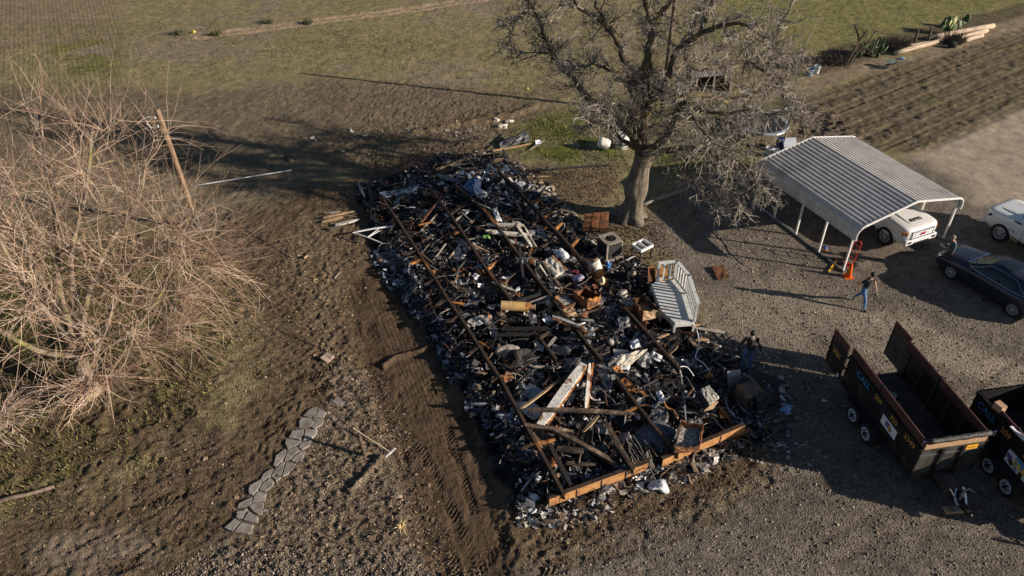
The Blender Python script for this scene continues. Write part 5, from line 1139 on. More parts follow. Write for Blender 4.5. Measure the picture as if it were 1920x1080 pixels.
for (cx_, cy_, rr_) in ashp:
    rubble(420, [(cx_ - rr_, cy_ - rr_ * .7), (cx_ + rr_, cy_ - rr_ * .8), (cx_ + rr_ * 1.1, cy_ + rr_ * .6), (cx_ - rr_ * .8, cy_ + rr_ * .8)], .075, 'flake', [((.34, .34, .36), 3), ((.16, .17, .20), 3), ((.62, .60, .57), 1.4), ((.04, .04, .045), 3)], 'ash_drift', 'drift of grey and white ash flakes in the rubble', .8, .8, .5)
# single charred sticks and scraps, each its own piece
hp = wp(HOUSE_PX); rg = random.Random(77)
protos = []
for i in range(10):
    L_ = rg.uniform(.5, 1.3); m = board_mb((-L_ / 2, 0, 0), (L_ / 2, 0, 0), rg.uniform(.05, .13), rg.uniform(.04, .08), rg); me = m.build('charred_stick', [M_char, M_charw, M_char, M_greyw, M_charw][i % 5]); protos.append(me)
for i in range(6):
    G_ = [[Vector(((a - 1.5) * .13, (b - 1.5) * .1, rg.uniform(-.05, .05))) for b in range(4)] for a in range(4)]; m = MB(); m.slab(G_, .012); protos.append(m.build('burnt_scrap', [M_ashm, M_char, M_cloth, M_rustd, M_charw, M_ashm][i]))
MARKS = []
for o_ in list(COL.objects):
    if o_.parent is None and 'label' in o_ and o_.name.split('.')[0] in ('water_heater', 'steel_tank', 'blower', 'rusty_tub', 'rusty_box', 'ash_cabinet', 'ac_unit', 'burnt_stump', 'blue_cloth', 'white_cloth', 'siding_board', 'end_channel', 'ash_heap', 'dark_tray', 'wire_tangle', 'gable_post', 'crumpled_strip', 'burnt_canister', 'coloured_bundle', 'wire_loop', 'green_scrap', 'ash_crust', 'burnt_appliance', 'bent_strip', 'red_rag', 'burnt_heap'): MARKS.append(o_)
SHORT = {'water_heater': 'scorched water heater', 'steel_tank': 'tan cylinder tank', 'blower': 'grey ribbed cylinder', 'rusty_tub': 'open rusty tub', 'rusty_box': 'open orange steel box', 'ash_cabinet': 'ash-filled rusty cabinet', 'ac_unit': 'air conditioning unit', 'burnt_stump': 'grey orange lump', 'blue_cloth': 'blue cloth heap', 'white_cloth': 'white hanging rag', 'siding_board': 'big white flaking board', 'end_channel': 'orange end channel', 'ash_heap': 'smooth blue-grey ash heap', 'dark_tray': 'dark square tray', 'wire_tangle': 'tangle of white wires', 'gable_post': 'leaning gable post', 'crumpled_strip': 'pale ribbed strip', 'burnt_canister': 'grey round canister', 'coloured_bundle': 'violet and white bundle', 'wire_loop': 'white wire loop', 'green_scrap': 'bright green scrap', 'ash_crust': 'ash-crusted box top', 'burnt_appliance': 'blackened appliance wreck', 'bent_strip': 'orange bent strip', 'red_rag': 'crimson rag', 'burnt_heap': 'dark charred lump'}
SEEN = set()
def NEAR(ob, k):
    """name a loose piece by its look and the landmark it lies beside; false when another piece already answers to that"""
    p = ob.location; c = sorted(MARKS, key=lambda o_: (o_.location - p).length)[:9]
    look = ['black', 'brown', 'black', 'grey', 'brown'][k % 5] + ' stick' if k < 10 else ['grey', 'black', 'pale', 'rusty', 'dark brown', 'grey'][k - 10] + ' scrap'
    for o_ in c:
        d = p - o_.location; dist = d.length
        side = ('right of' if d.x > 0 else 'left of') if abs(d.x) > abs(d.y) else ('above' if d.y > 0 else 'below')
        lab = 'loose %s in the rubble %s the %s' % (look, side, SHORT[o_.name.split('.')[0]])
        if lab not in SEEN and dist < 9.0: SEEN.add(lab); tag(ob, lab, 'stick' if k < 10 else 'scrap', 'loose charred sticks in the rubble' if k < 10 else 'loose crumpled scraps in the rubble'); return True
    return False
# big sagging sheets of roofing and siding, each its own piece
BIGM = [M_ashm, M_char, M_rustd, M_ashm, M_charw, M_pale, M_rust, M_steelg]; BIGN = ['ash-grey', 'black', 'brown rusted', 'ash-grey', 'half-burnt brown', 'pale flaking', 'orange rusted', 'grey steel']
bx, by = scatter_px(64, HOUSE_PX, np.random.RandomState(17)); rb = random.Random(23)
for i in range(len(bx)):
    w_, l_ = rb.uniform(.25, .6), rb.uniform(.5, 1.25); ph = [(rvec(rb), rb.uniform(2, 7), rb.uniform(0, 6)) for _ in range(4)]; G_ = []
    for a in range(9):
        row = []
        for b in range(7):
            p = Vector(((a / 8 - .5) * l_, (b / 6 - .5) * w_, 0)); z = sum(math.sin(p.dot(d) * f * 2.2 + o_) for d, f, o_ in ph) * .05 - .28 * (p.x / l_) ** 2 * l_; row.append(p + Vector((rb.uniform(-.02, .02), rb.uniform(-.02, .02), z)))
        G_.append(row)
    m = MB(); m.slab(G_, .012); ki = rb.randrange(8); ob = m.build('sagging_sheet', BIGM[ki]); ob.location = (bx[i], by[i], float(gz(bx[i], by[i])) + rb.uniform(.10, .26)); ob.rotation_euler = (rb.uniform(-.38, .38), rb.uniform(-.35, .35), rb.uniform(0, 6.28))
    p = ob.location; lab = None
    for o_ in sorted(MARKS, key=lambda o_: (o_.location - p).length)[:10]:
        d = p - o_.location; side = ('right of' if d.x > 0 else 'left of') if abs(d.x) > abs(d.y) else ('above' if d.y > 0 else 'below'); lb = '%s sagging sheet in the rubble %s the %s' % (BIGN[ki], side, SHORT[o_.name.split('.')[0]])
        if lb not in SEEN: lab = lb; SEEN.add(lb); break
    tag(ob, lab or '%s sagging sheet deep in the house rubble' % BIGN[ki], 'metal sheet', 'sagging burnt sheets in the rubble')
xs_, ys_ = scatter_px(210, HOUSE_PX, np.random.RandomState(31)); used = set()
for i in range(len(xs_)):
    k = rg.choice(range(16)); src = protos[k]; ob = src if k not in used else src.copy()
    if k in used: COL.objects.link(ob)
    used.add(k); ob.location = (xs_[i], ys_[i], float(gz(xs_[i], ys_[i])) + rg.uniform(.08, .35)); ob.rotation_euler = (rg.uniform(-.3, .3), rg.uniform(-.3, .3), rg.uniform(0, 6.28)); s_ = rg.uniform(.7, 1.25); ob.scale = (s_, s_, s_)
    if NEAR(ob, k): pass
    elif k < 10: tag(ob, 'charred stick lying loose in the black rubble of the house', 'stick', 'loose charred sticks in the rubble')
    else: tag(ob, 'small crumpled scrap lying loose in the house rubble', 'scrap', 'loose crumpled scraps in the rubble')
for k in range(16):
    if k not in used: bpy.data.objects.remove(protos[k])
# ================================================================ CARPORT
M_wpaint = mat('white_post_paint', (.55, .54, .52), (.70, .69, .66), 4, .5, bump=.1)
M_roof = mat('carport_roof_steel', (.47, .445, .415), (.59, .56, .525), 2, .62, 0, bump=.05, spec=.15, c3=(.34, .31, .275), c3pos=(.54, .8), c3scale=.9, detail=8)
cpa = R(23.6); CP = Vector((14.30, 26.52, 0)); cu = Vector((math.cos(cpa), math.sin(cpa), 0)); cv = Vector((-cu.y, cu.x, 0))
cw, cl = 5.95, 6.15
cp = thing('carport', 'open white steel carport with ribbed metal roof over the white pickup', 'carport', CP, cpa)
prof = [(-.02, 1.72), (-.02, 2.02), (.03, 2.17), (.14, 2.28), (.30, 2.345), (cw / 2, 2.86)]
prof = prof + [(cw - x, z) for x, z in prof[-2::-1]]
def resample(P, st):
    out = [Vector((P[0][0], P[0][1]))]; 
    for a, b in zip(P[:-1], P[1:]):
        a, b = Vector(a), Vector(b); n = max(1, int((b - a).length / st)); out += [a.lerp(b, k / n) for k in range(1, n + 1)]
    return out
half = len(prof) // 2
fine = resample(prof, .0232); acc = 0; N_ = len(fine); prof2 = []
for i, p in enumerate(fine):
    if i: acc += (p - fine[i - 1]).length
    t = (fine[min(i + 1, N_ - 1)] - fine[max(i - 1, 0)]).normalized(); nrm = Vector((-t.y, t.x))
    ph = (acc / .2325) % 1.0; rib = .032 if ph < .32 else 0.0
    prof2.append(p + nrm * rib)
cuts = [0, int(N_ * .155), int(N_ * .30), int(N_ * .43), int(N_ * .5), int(N_ * .57), int(N_ * .70), int(N_ * .845), N_ - 1]
for a, b in zip(cuts[:-1], cuts[1:]):
    m = MB(); rows = [[Vector((p.x, y, p.y)) for y in (-.12, cl + .12)] for p in prof2[a:b + 1]]; m.grid(rows); o = m.build('roof_panel', M_roof, cp)
    sd = o.modifiers.new('thickness', 'SOLIDIFY'); sd.thickness = .004
for y in (-.14, cl + .14):
    m = MB(); m.tube([Vector((p[0], y, p[1] + .005)) for p in prof], .05, 6); m.build('edge_trim', M_wpaint, cp)
for k in range(5):
    y = .03 + k * (cl - .06) / 4
    for x in (.03, cw - .03): m = MB(); m.box((x, y, 1.06), (.075, .075, 2.06)); m.build('post', M_wpaint, cp)
    m = MB()
    for s_ in (0, 1):
        X0 = lambda x: x if s_ == 0 else cw - x
        m.bar((X0(.03), y, 2.0), (X0(.33), y, 2.30), .06, .06); m.bar((X0(.33), y, 2.30), (cw / 2, y, 2.80), .06, .06)
    m.build('rafter', M_wpaint, cp)
for x in (.03, cw - .03): m = MB(); m.box((x, cl / 2, .05), (.09, cl + .1, .08)); m.build('base_rail', M_steelg, cp)

# ================================================================ VEHICLES
M_carp = mat('white_car_paint', (.72, .72, .71), None, rough=.22, spec=.6)
M_dark = mat('dark_blue_car_paint', (.034, .039, .060), None, rough=.22, metal=.35, spec=.6)
M_glass = mat('car_glass', (.014, .02, .026), None, rough=.12, spec=.35)
M_chrome = mat('chrome', (.70, .70, .72), None, rough=.12, metal=1.0)
M_rub = mat('tyre_rubber', (.010, .010, .010), (.022, .021, .020), 12, .85, bump=.3)
M_trim = mat('black_trim', (.012, .012, .013), None, rough=.5)
M_rim = mat('alloy_rim', (.50, .51, .53), None, rough=.4, metal=.35)
M_amber = mat('amber_lens', (.75, .22, .02), None, rough=.25); M_lamp = mat('headlamp_lens', (.30, .33, .37), None, rough=.12, metal=.3); M_red = mat('red_lens', (.45, .02, .02), None, rough=.25)
def wheel(parent, x, y, r, w, spokes, out, rimm=None, rr=.66):
    Mx = Matrix.Rotation(-math.pi / 2 * out, 3, 'X')     # axis points outwards
    m = MB(); m.s = True; m.lathe([(r * .62, -w / 2), (r * .86, -w / 2 - .005), (r * .97, -w * .38), (r, -w * .15), (r, w * .15), (r * .97, w * .38), (r * .86, w / 2 + .005), (r * .66, w / 2)], 28, (0, 0, 0), Mx, cap=False)
    t = m.build('wheel', M_rub, parent); t.location = (x, y, r)
    m = MB(); rm = r * rr
    m.lathe([(rm, w * .30), (rm, w * .5), (rm - .025, w * .5), (rm - .03, w * .32)], 28, (0, 0, 0), Mx, cap=False)
    for k in range(spokes):
        a = 2 * math.pi * k / spokes; c = Mx @ Vector((math.cos(a) * rm * .52, math.sin(a) * rm * .52, w * .40)); m.box(c, (rm * .95, rm * 2.1 / spokes * .55, .025), Mx @ Matrix.Rotation(a, 3, 'Z'))
    m.lathe([(rm * .24, w * .30), (rm * .24, w * .47), (rm * .12, w * .48)], 14, (0, 0, 0), Mx); m.build('rim', rimm or M_rim, t)
    m = MB(); m.lathe([(rm * .98, w * .22), (rm * .98, w * .24)], 24, (0, 0, 0), Mx); m.build('brake_disc', M_trim, t)
    return t
def sect(x, w, zl, zs, zt):
    h = [(0, zt), (.35 * w, zt - .004), (.62 * w, zt - .015), (.84 * w, zs + .62 * (zt - zs)), (.95 * w, zs + .2 * (zt - zs)), (.985 * w, zs - .03), (w, zs - .16), (w, zs * .5 + zl * .5), (.985 * w, zl + .12), (.95 * w, zl + .03), (.85 * w, zl), (0, zl)]
    return [Vector((x, y, z)) for y, z in h] + [Vector((x, -y, z)) for y, z in h[-2:0:-1]]
def loft(secs):
    m = MB(); m.s = True; n = len(secs[0]); vs_ = [p for s in secs for p in s]
    fs = [(i * n + j, (i + 1) * n + j, (i + 1) * n + (j + 1) % n, i * n + (j + 1) % n) for i in range(len(secs) - 1) for j in range(n)]
    fs += [tuple(range(n)), tuple(range((len(secs) - 1) * n, len(secs) * n))[::-1]]; m._add(vs_, fs); return m
def cut(ob, cutters):
    """cut holes and keep the result as plain mesh"""
    tmp = []
    for m in cutters:
        c = m.build('cutter', M_trim); tmp.append(c); b = ob.modifiers.new('b', 'BOOLEAN'); b.object = c; b.operation = 'DIFFERENCE'; b.solver = 'EXACT'
    dg = bpy.context.evaluated_depsgraph_get(); dg.update(); me = bpy.data.meshes.new_from_object(ob.evaluated_get(dg)); old = ob.data; ob.modifiers.clear(); ob.data = me; bpy.data.meshes.remove(old)
    for c in tmp: bpy.data.objects.remove(c)
    me.shade_smooth() if hasattr(me, 'shade_smooth') else None
    return ob
def arches(xs, r, w, hw):
    out = []
    for x in xs:
        for s in (-1, 1):
            m = MB(); m.lathe([(r, -.22), (r, .25)], 24, (x, s * (hw - .02), r * .93), Matrix.Rotation(math.pi / 2, 3, 'X')); out.append(m)
    return out
def poly(parent, name, pts, m_, d=(0, 0, .006)):
    m = MB(); m.prism(pts, d); return m.build(name, m_, parent)

# ---- dark sedan
a, b = at(1783, 522), at(1893, 590); fd = (a - b).normalized(); lf = Vector((-fd.y, fd.x, 0)); cen = (a + b) / 2 - lf * .80
sd = thing('sedan', 'dark blue sedan with bright window trim parked below the white pickups', 'car', (cen.x, cen.y, 0.0), math.atan2(fd.y, fd.x))
ST = [(2.46, .40, .38, .50, .58), (2.42, .58, .28, .54, .67), (2.30, .74, .22, .59, .77), (2.05, .86, .20, .66, .87), (1.5, .92, .2, .77, .97), (1.05, .93, .2, .84, 1.03), (.4, .93, .2, .91, .99), (-.4, .93, .2, .93, 1.0), (-1.1, .93, .2, .95, 1.01), (-1.7, .92, .22, .96, 1.05), (-2.1, .87, .25, .95, 1.06), (-2.35, .78, .3, .9, 1.03), (-2.48, .62, .38, .8, .92)]
m = loft([sect(*s) for s in ST]); body = m.build('body', M_dark, sd); cut(body, arches((1.42, -1.42), .385, .3, .93))
GS = [(1.02, .97, .76, .985, .70), (.62, .96, .80, 1.22, .65), (.18, .95, .83, 1.43, .60), (-.4, .95, .84, 1.49, .61), (-.95, .96, .83, 1.455, .60), (-1.45, .98, .79, 1.31, .58), (-1.95, 1.02, .70, 1.06, .58)]
def ghsec(x, zb, wb, zt, wt):
    h = [(0, zt + .02), (.6 * wt, zt + .008), (.92 * wt, zt - .02), (wt * .5 + wb * .5, zt * .5 + zb * .5), (wb, zb), (0, zb - .03)]; return [Vector((x, y, z)) for y, z in h] + [Vector((x, -y, z)) for y, z in h[-2:0:-1]]
loft([ghsec(*s) for s in GS]).build('cabin', M_dark, sd)
def gsurf(x, t):
    """point on the cabin side (t 0 belt .. 1 roof edge)"""
    for A, B in zip(GS[:-1], GS[1:]):
        if B[0] <= x <= A[0]:
            k = (A[0] - x) / (A[0] - B[0]); zb, wb, zt, wt = [A[i] + (B[i] - A[i]) * k for i in range(1, 5)]
            wm, zm = (wb + wt) / 2, (zb + zt) / 2
            return Vector((x, wb + (wm - wb) * t * 2, zb + (zm - zb) * t * 2)) if t < .5 else Vector((x, wm + (.92 * wt - wm) * (t * 2 - 1), zm + (zt - .02 - zm) * (t * 2 - 1)))
sx_ = [.72, .45, .18, -.1, -.4, -.7, -.95, -1.2, -1.42]
for s_ in (1, -1):
    fl_ = lambda p: Vector((p.x, (p.y + .012) * s_, p.z))
    for nm, xs in (('front_window', [.72, .55, .35, .18, -.05, -.25, -.42]), ('rear_window', [-.48, -.65, -.85, -1.05, -1.25, -1.42])):
        m = MB(); top = lambda x: .82 if .2 > x > -1.0 else (.82 - (x - .2) * .9 if x > 0 else .82 + (x + 1.0) * 1.1)
        G_ = [[fl_(gsurf(x, .06 + (max(top(x), .2) - .06) * k / 3)) for x in xs] for k in range(4)]; m.grid(G_); o_ = m.build(nm, M_glass, sd); o_.modifiers.new('t', 'SOLIDIFY').thickness = .004
    loop = [fl_(gsurf(x, max(.06, min(.9, .9 if .2 > x > -1.0 else (.9 - (x - .2) * 1.2 if x > 0 else .9 + (x + 1.0) * 1.35))))) for x in [.85, .6, .4, .18, -.1, -.4, -.7, -.95, -1.15, -1.35, -1.5]] + [fl_(gsurf(x, .03)) for x in [-1.52, -1.2, -.8, -.4, 0, .4, .8]]
    m = MB(); m.tube(loop, .012, 5); m.build('window_trim', M_chrome, sd)
    for x in (.35, -.85): m = MB(); m.box((x, s_ * .945, .80), (.22, .02, .025)); m.build('door_handle', M_chrome, sd)
    m = MB(); m.s = True; m.lathe([(.0, -.09), (.07, -.07), (.09, 0), (.07, .07), (0, .09)], 10, (.68, s_ * 1.0, 1.0), Matrix.Rotation(math.pi / 2, 3, 'X') @ Matrix.Scale(.8, 3)); m.build('wing_mirror', M_dark, sd)
    m = MB(); m.prism([(2.24, s_ * .76, .60), (2.40, s_ * .56, .58), (2.36, s_ * .56, .67), (2.08, s_ * .80, .74)], (.02, s_ * .03, .01)); m.build('headlight', M_lamp, sd)
    m = MB(); m.prism([(2.22, s_ * .86, .60), (2.30, s_ * .82, .60), (2.20, s_ * .85, .68)], (.02, s_ * .03, .01)); m.build('side_marker', M_amber, sd)
    for dx in (.46, -.40): m = MB(); m.box((dx, s_ * .9325, .62), (.008, .006, .62)); m.build('door_seam', M_trim, sd)
    m = MB(); m.prism([(-2.3, s_ * .80, .75), (-2.46, s_ * .62, .75), (-2.44, s_ * .62, .9), (-2.2, s_ * .85, .92)], (-.02, s_ * .02, 0)); m.build('tail_light', M_red, sd)
ws = [[Vector((.99 - .80 * k / 3, y * (.68 - .10 * k / 3), .995 + .428 * k / 3 + .03 * (1 - (y) ** 2) + .012)) for y in (-1, -.5, 0, .5, 1)] for k in range(4)]
m = MB(); m.grid(ws); m.build('windshield', M_glass, sd).modifiers.new('t', 'SOLIDIFY').thickness = .004
m = MB(); m.grid([[Vector((-1.05 - .85 * k / 3, y * .50, 1.45 - .36 * (k / 3) ** 1.3 + .03 * (1 - y * y) + .014)) for y in (-1, -.5, 0, .5, 1)] for k in range(4)]); m.build('rear_glass', M_glass, sd).modifiers.new('t', 'SOLIDIFY').thickness = .004
m = MB(); m.grid([[Vector((.02 - .62 * k / 3, y * .40, 1.488 + .022 * (k > 0) + .015 * (1 - y * y))) for y in (-1, 0, 1)] for k in range(4)]); m.build('sunroof', M_glass, sd).modifiers.new('t', 'SOLIDIFY').thickness = .004
m = MB(); m.bar((1.03, -.66, 1.04), (1.03, .66, 1.04), .05, .012); m.build('wiper_cowl', M_chrome, sd)
for s_ in (1, -1): m = MB(); m.bar((1.0, s_ * .1, 1.03), (.78, s_ * .55, 1.14), .025, .012); m.build('wiper', M_trim, sd)
m = MB(); m.box((2.47, 0, .52), (.04, .80, .20)); m.build('grille', M_trim, sd); m = MB(); m.box((2.50, 0, .58), (.02, .84, .03)); m.build('grille_bar', M_chrome, sd)
for x in (1.42, -1.42):
    for s_ in (1, -1): wheel(sd, x, s_ * .82, .345, .23, 15, s_)

# ---- text on things
def text(parent, body_, loc, xdir, ydir, size, m_, name='lettering', sx=1.0, bold=0.0, depth=.003):
    cu_ = bpy.data.curves.new('txt', 'FONT'); cu_.body = body_; cu_.size = size; cu_.align_x = 'CENTER'; cu_.align_y = 'CENTER'; cu_.extrude = depth; cu_.offset = bold
    tmp = bpy.data.objects.new('txt', cu_); COL.objects.link(tmp); dg = bpy.context.evaluated_depsgraph_get(); dg.update(); me = bpy.data.meshes.new_from_object(tmp.evaluated_get(dg)); bpy.data.objects.remove(tmp)
    me.materials.clear(); me.materials.append(m_); me.name = name; ob = bpy.data.objects.new(name, me); COL.objects.link(ob); ob.parent = parent
    xd, yd = Vector(xdir).normalized(), Vector(ydir).normalized(); zd = xd.cross(yd); Mx = Matrix((xd * sx, yd, zd)).transposed().to_4x4(); Mx.translation = Vector(loc); ob.matrix_local = Mx; return ob

# ---- white pickups
M_bright = mat('bright_grille', (.52, .53, .56), None, rough=.22, metal=.5); M_bronze = mat('dark_chrome', (.35, .36, .38), None, rough=.2, metal=1.0)
def pickup(label, loc, rz, kind):
    r = thing('pickup_truck', label, 'pickup truck', loc, rz, 'white pickup trucks')
    ST = [(2.99, .74, .60, 1.06, 1.11), (2.95, .84, .52, 1.13, 1.19), (2.84, .95, .50, 1.17, 1.23), (2.66, 1.0, .50, 1.18, 1.25), (2.3, 1.005, .50, 1.19, 1.27), (1.5, 1.01, .50, 1.23, 1.34), (.8, 1.01, .48, 1.25, 1.34), (-1.2, 1.01, .48, 1.27, 1.34), (-1.3, 1.01, .5, 1.28, 1.33), (-2.9, 1.0, .52, 1.30, 1.34), (-2.98, .96, .6, 1.25, 1.28)]
    o = loft([sect(*s) for s in ST]).build('body', M_carp, r); cut(o, arches((2.0, -1.95), .52, .35, 1.01))
    GS = [(1.50, 1.30, .86, 1.31, .80), (.72, 1.28, .90, 1.86, .70), (.2, 1.28, .92, 1.93, .72), (-.6, 1.28, .92, 1.92, .72), (-1.15, 1.28, .90, 1.86, .70), (-1.3, 1.28, .88, 1.32, .80)]
    loft([ghsec(*s) for s in GS]).build('cab', M_carp, r)
    m = MB(); m.grid([[Vector((1.46 - .70 * k / 3, y * (.78 - .1 * k / 3), 1.33 + .52 * k / 3 + .04 * (1 - y * y) + .012)) for y in (-1, -.5, 0, .5, 1)] for k in range(4)]); m.build('windshield', M_glass, r).modifiers.new('t', 'SOLIDIFY').thickness = .004
    for s_ in (1, -1):
        for nm, pts in (('front_window', [(.95, .905, 1.34), (.08, .925, 1.34), (.08, .785, 1.80), (.62, .765, 1.78)]), ('rear_window', [(-.02, .925, 1.34), (-1.0, .915, 1.34), (-.95, .775, 1.78), (-.02, .785, 1.80)])):
            poly(r, nm, [(x, y * s_, z) for x, y, z in pts], M_glass, (0, .012 * s_, .004))
        m = MB(); m.bar((1.02, s_ * .93, 1.30), (-1.1, s_ * .95, 1.30), .03, .05); m.build('window_sill', M_trim, r)
        m = MB(); m.bar((.88, s_ * .95, 1.34), (.90, s_ * 1.16, 1.38), .06, .05); m.box((.90, s_ * 1.18, 1.42), (.12, .20, .26)); m.build('wing_mirror', M_trim, r)
        for x in (.20, -.85): m = MB(); m.box((x, s_ * 1.02, 1.08), (.22, .03, .04)); m.build('door_handle', M_trim if kind == 2 else M_chrome, r)
        for x in (1.08, .06, -1.06): m = MB(); m.box((x, s_ * 1.012, .90), (.010, .006, .66)); m.build('door_seam', M_trim, r)
        m = MB(); m.box((-.05, s_ * 1.03, .46), (2.3, .12, .08)); m.build('running_board', M_trim, r)
        if kind == 1:
            m = MB(); m.prism([(2.965, s_ * .60, .80), (2.82, s_ * .955, .80), (2.81, s_ * .96, 1.05), (2.955, s_ * .60, 1.05)], (.06, s_ * .03, 0)); m.build('headlight', M_lamp, r)
            m = MB(); m.prism([(2.90, s_ * .82, .94), (2.74, s_ * .985, .94), (2.73, s_ * .99, 1.07), (2.90, s_ * .82, 1.07)], (.075, s_ * .04, 0)); m.build('turn_signal', M_amber, r)
            m = MB(); m.box((3.06, s_ * .70, .62), (.05, .2, .10)); m.build('fog_light', M_trim, r)
        else:
            m = MB(); m.prism([(2.93, s_ * .66, .90), (2.72, s_ * .97, .90), (2.62, s_ * .99, 1.08), (2.88, s_ * .66, 1.06)], (.06, s_ * .04, 0)); m.build('headlight', M_lamp, r)
            m = MB(); m.prism([(2.74, s_ * .96, .93), (2.64, s_ * .985, .96), (2.60, s_ * .995, 1.05), (2.72, s_ * .965, 1.02)], (.05, s_ * .05, 0)); m.build('lamp_surround', M_trim, r)
            m = MB(); m.box((1.45, s_ * 1.0, 1.245), (.30, .04, .05)); m.build('fender_vent', M_trim, r)
            m = MB(); m.box((1.55, s_ * 1.02, .80), (.30, .01, .03)); m.build('badge', M_trim, r)
        for x in (2.0, -1.95):
            m = MB(); pts = [Vector((x + .53 * math.cos(t), s_ * 1.012, .485 + .53 * math.sin(t))) for t in [math.pi * k / 12 for k in range(13)]]; m.tube(pts, .022, 5); m.build('wheel_arch', M_carp, r)
            wheel(r, x, s_ * .88, .44, .30, 8 if kind == 1 else 10, s_, mat('polished_rim', (.62, .63, .66), None, rough=.25, metal=.5) if kind == 1 else M_rim, .62)
    r.scale = (1, 1, 1.06)
    m = MB(); m.box((2.99, 0, .745), (.05, 1.5, .05)); m.build('bumper_gap', M_trim, r)
    m = MB(); m.box((2.98, 0, .60), (.18, 1.84, .26)); m.build('bumper', M_carp, r, bevel=.05)
    m = MB(); m.box((3.06, 0, .52), (.05, .9, .10)); m.build('air_intake', M_trim, r)
    m = MB(); m.box((3.0, 0, .92), (.05, 1.22, .34)); m.build('grille', M_bright if kind == 1 else M_bronze, r)
    m = MB()
    for k in range(5): m.box((3.03, 0, .79 + k * .065), (.02, 1.16, .03))
    m.box((3.03, 0, 1.08), (.03, 1.26, .05)); m.box((3.03, 0, .75), (.03, 1.26, .04)); m.build('grille_bars', M_bright, r); tag(LAST[0], kind='stuff')
    if kind == 1: text(r, 'GMC', (3.05, 0, .92), (0, 1, 0), (0, 0, 1), .16, M_red, bold=.005)
    # raised hood panel with its scoop
    zt = lambda x: 1.20 + (2.80 - x) * .108
    m = MB(); m.grid([[Vector((x, y * (.50 + (2.6 - x) * .06), zt(x) + (.035 if abs(y) < 1 else -.02))) for y in (-1, -.92, 0, .92, 1)] for x in (2.62, 2.55, 2.1, 1.6)]); m.build('hood_panel', M_carp, r)
    if kind == 1: m = MB(); m.box((2.46, 0, zt(2.46) + .045), (.16, .62, .03), Matrix.Rotation(.1, 3, 'Y')); m.build('hood_vent', M_trim, r); m = MB(); m.box((2.47, 0, zt(2.46) + .056), (.05, .26, .03), Matrix.Rotation(.1, 3, 'Y')); m.box((2.45, .22, zt(2.46) + .056), (.05, .08, .03)); m.box((2.45, -.22, zt(2.46) + .056), (.05, .08, .03)); m.build('vent_slats', M_chrome, r); tag(LAST[0], kind='stuff')
    else:
        for s_ in (-1, 1): m = MB(); m.grid([[Vector((x, s_ * y, zt(x) + d)) for y, d in ((.40, .038), (.46, .012), (.52, .030))] for x in (2.5, 2.1, 1.6)]); m.build('hood_crease', M_carp, r)
    m = MB(); m.box((-2.1, 0, 1.345), (1.5, 1.7, .02)); m.build('bed_cover', M_trim, r)
    return r
fwd = -cv; pw = at(1657, 457, .0); c0 = pw - fwd * 2.0 + cu * .88 + fwd * 0.0
pickup('white pickup with chrome grille and hood vent parked under the carport', (c0.x, c0.y, 0), math.atan2(fwd.y, fwd.x), 1)
T2A = R(117.0); f2 = Vector((math.cos(T2A), math.sin(T2A), 0)); l2 = Vector((-f2.y, f2.x, 0)); w2_ = at(1868, 452); c2 = w2_ - f2 * 2.0 - l2 * .95
pickup('white pickup with black mirrors and dark wheels at the right edge', (c2.x, c2.y, 0), T2A, 2)

# ================================================================ DUMP TRAILERS
M_tr = mat('black_trailer_paint', (.008, .008, .009), (.024, .023, .023), 3, .5, .1, bump=.2, c3=(.055, .045, .036), c3pos=(.58, .72), c3scale=1.7)
M_trin = mat('dull_black_steel', (.022, .021, .020), (.075, .07, .064), 3, .7, .1, bump=.3)
M_stain = mat('stained_board', (.048, .018, .015), (.095, .038, .031), 4, .7, bump=.3, stretch=(.3, 1, 1))
M_board = mat('fir_board', (.40, .24, .14), (.52, .33, .20), 5, .75, bump=.3)
M_tblue = mat('blue_letter_paint', (.03, .17, .42), (.05, .24, .50), 12, .7); M_tyel = mat('ochre_letter_paint', (.36, .19, .03), (.50, .28, .05), 12, .7, bump=0); M_wsteel = mat('white_wheel_steel', (.46, .50, .56), None, rough=.4)
M_tarp = mat('black_tarp', (.012, .012, .012), (.04, .04, .04), 6, .4, bump=.8, bscale=14, stretch=(4, 1, 4)); M_sign = mat('white_sign', (.72, .72, .74), None, rough=.5); M_ysign = mat('yellow_label', (.85, .42, .02), None, rough=.5)
TA = R(-80.6)
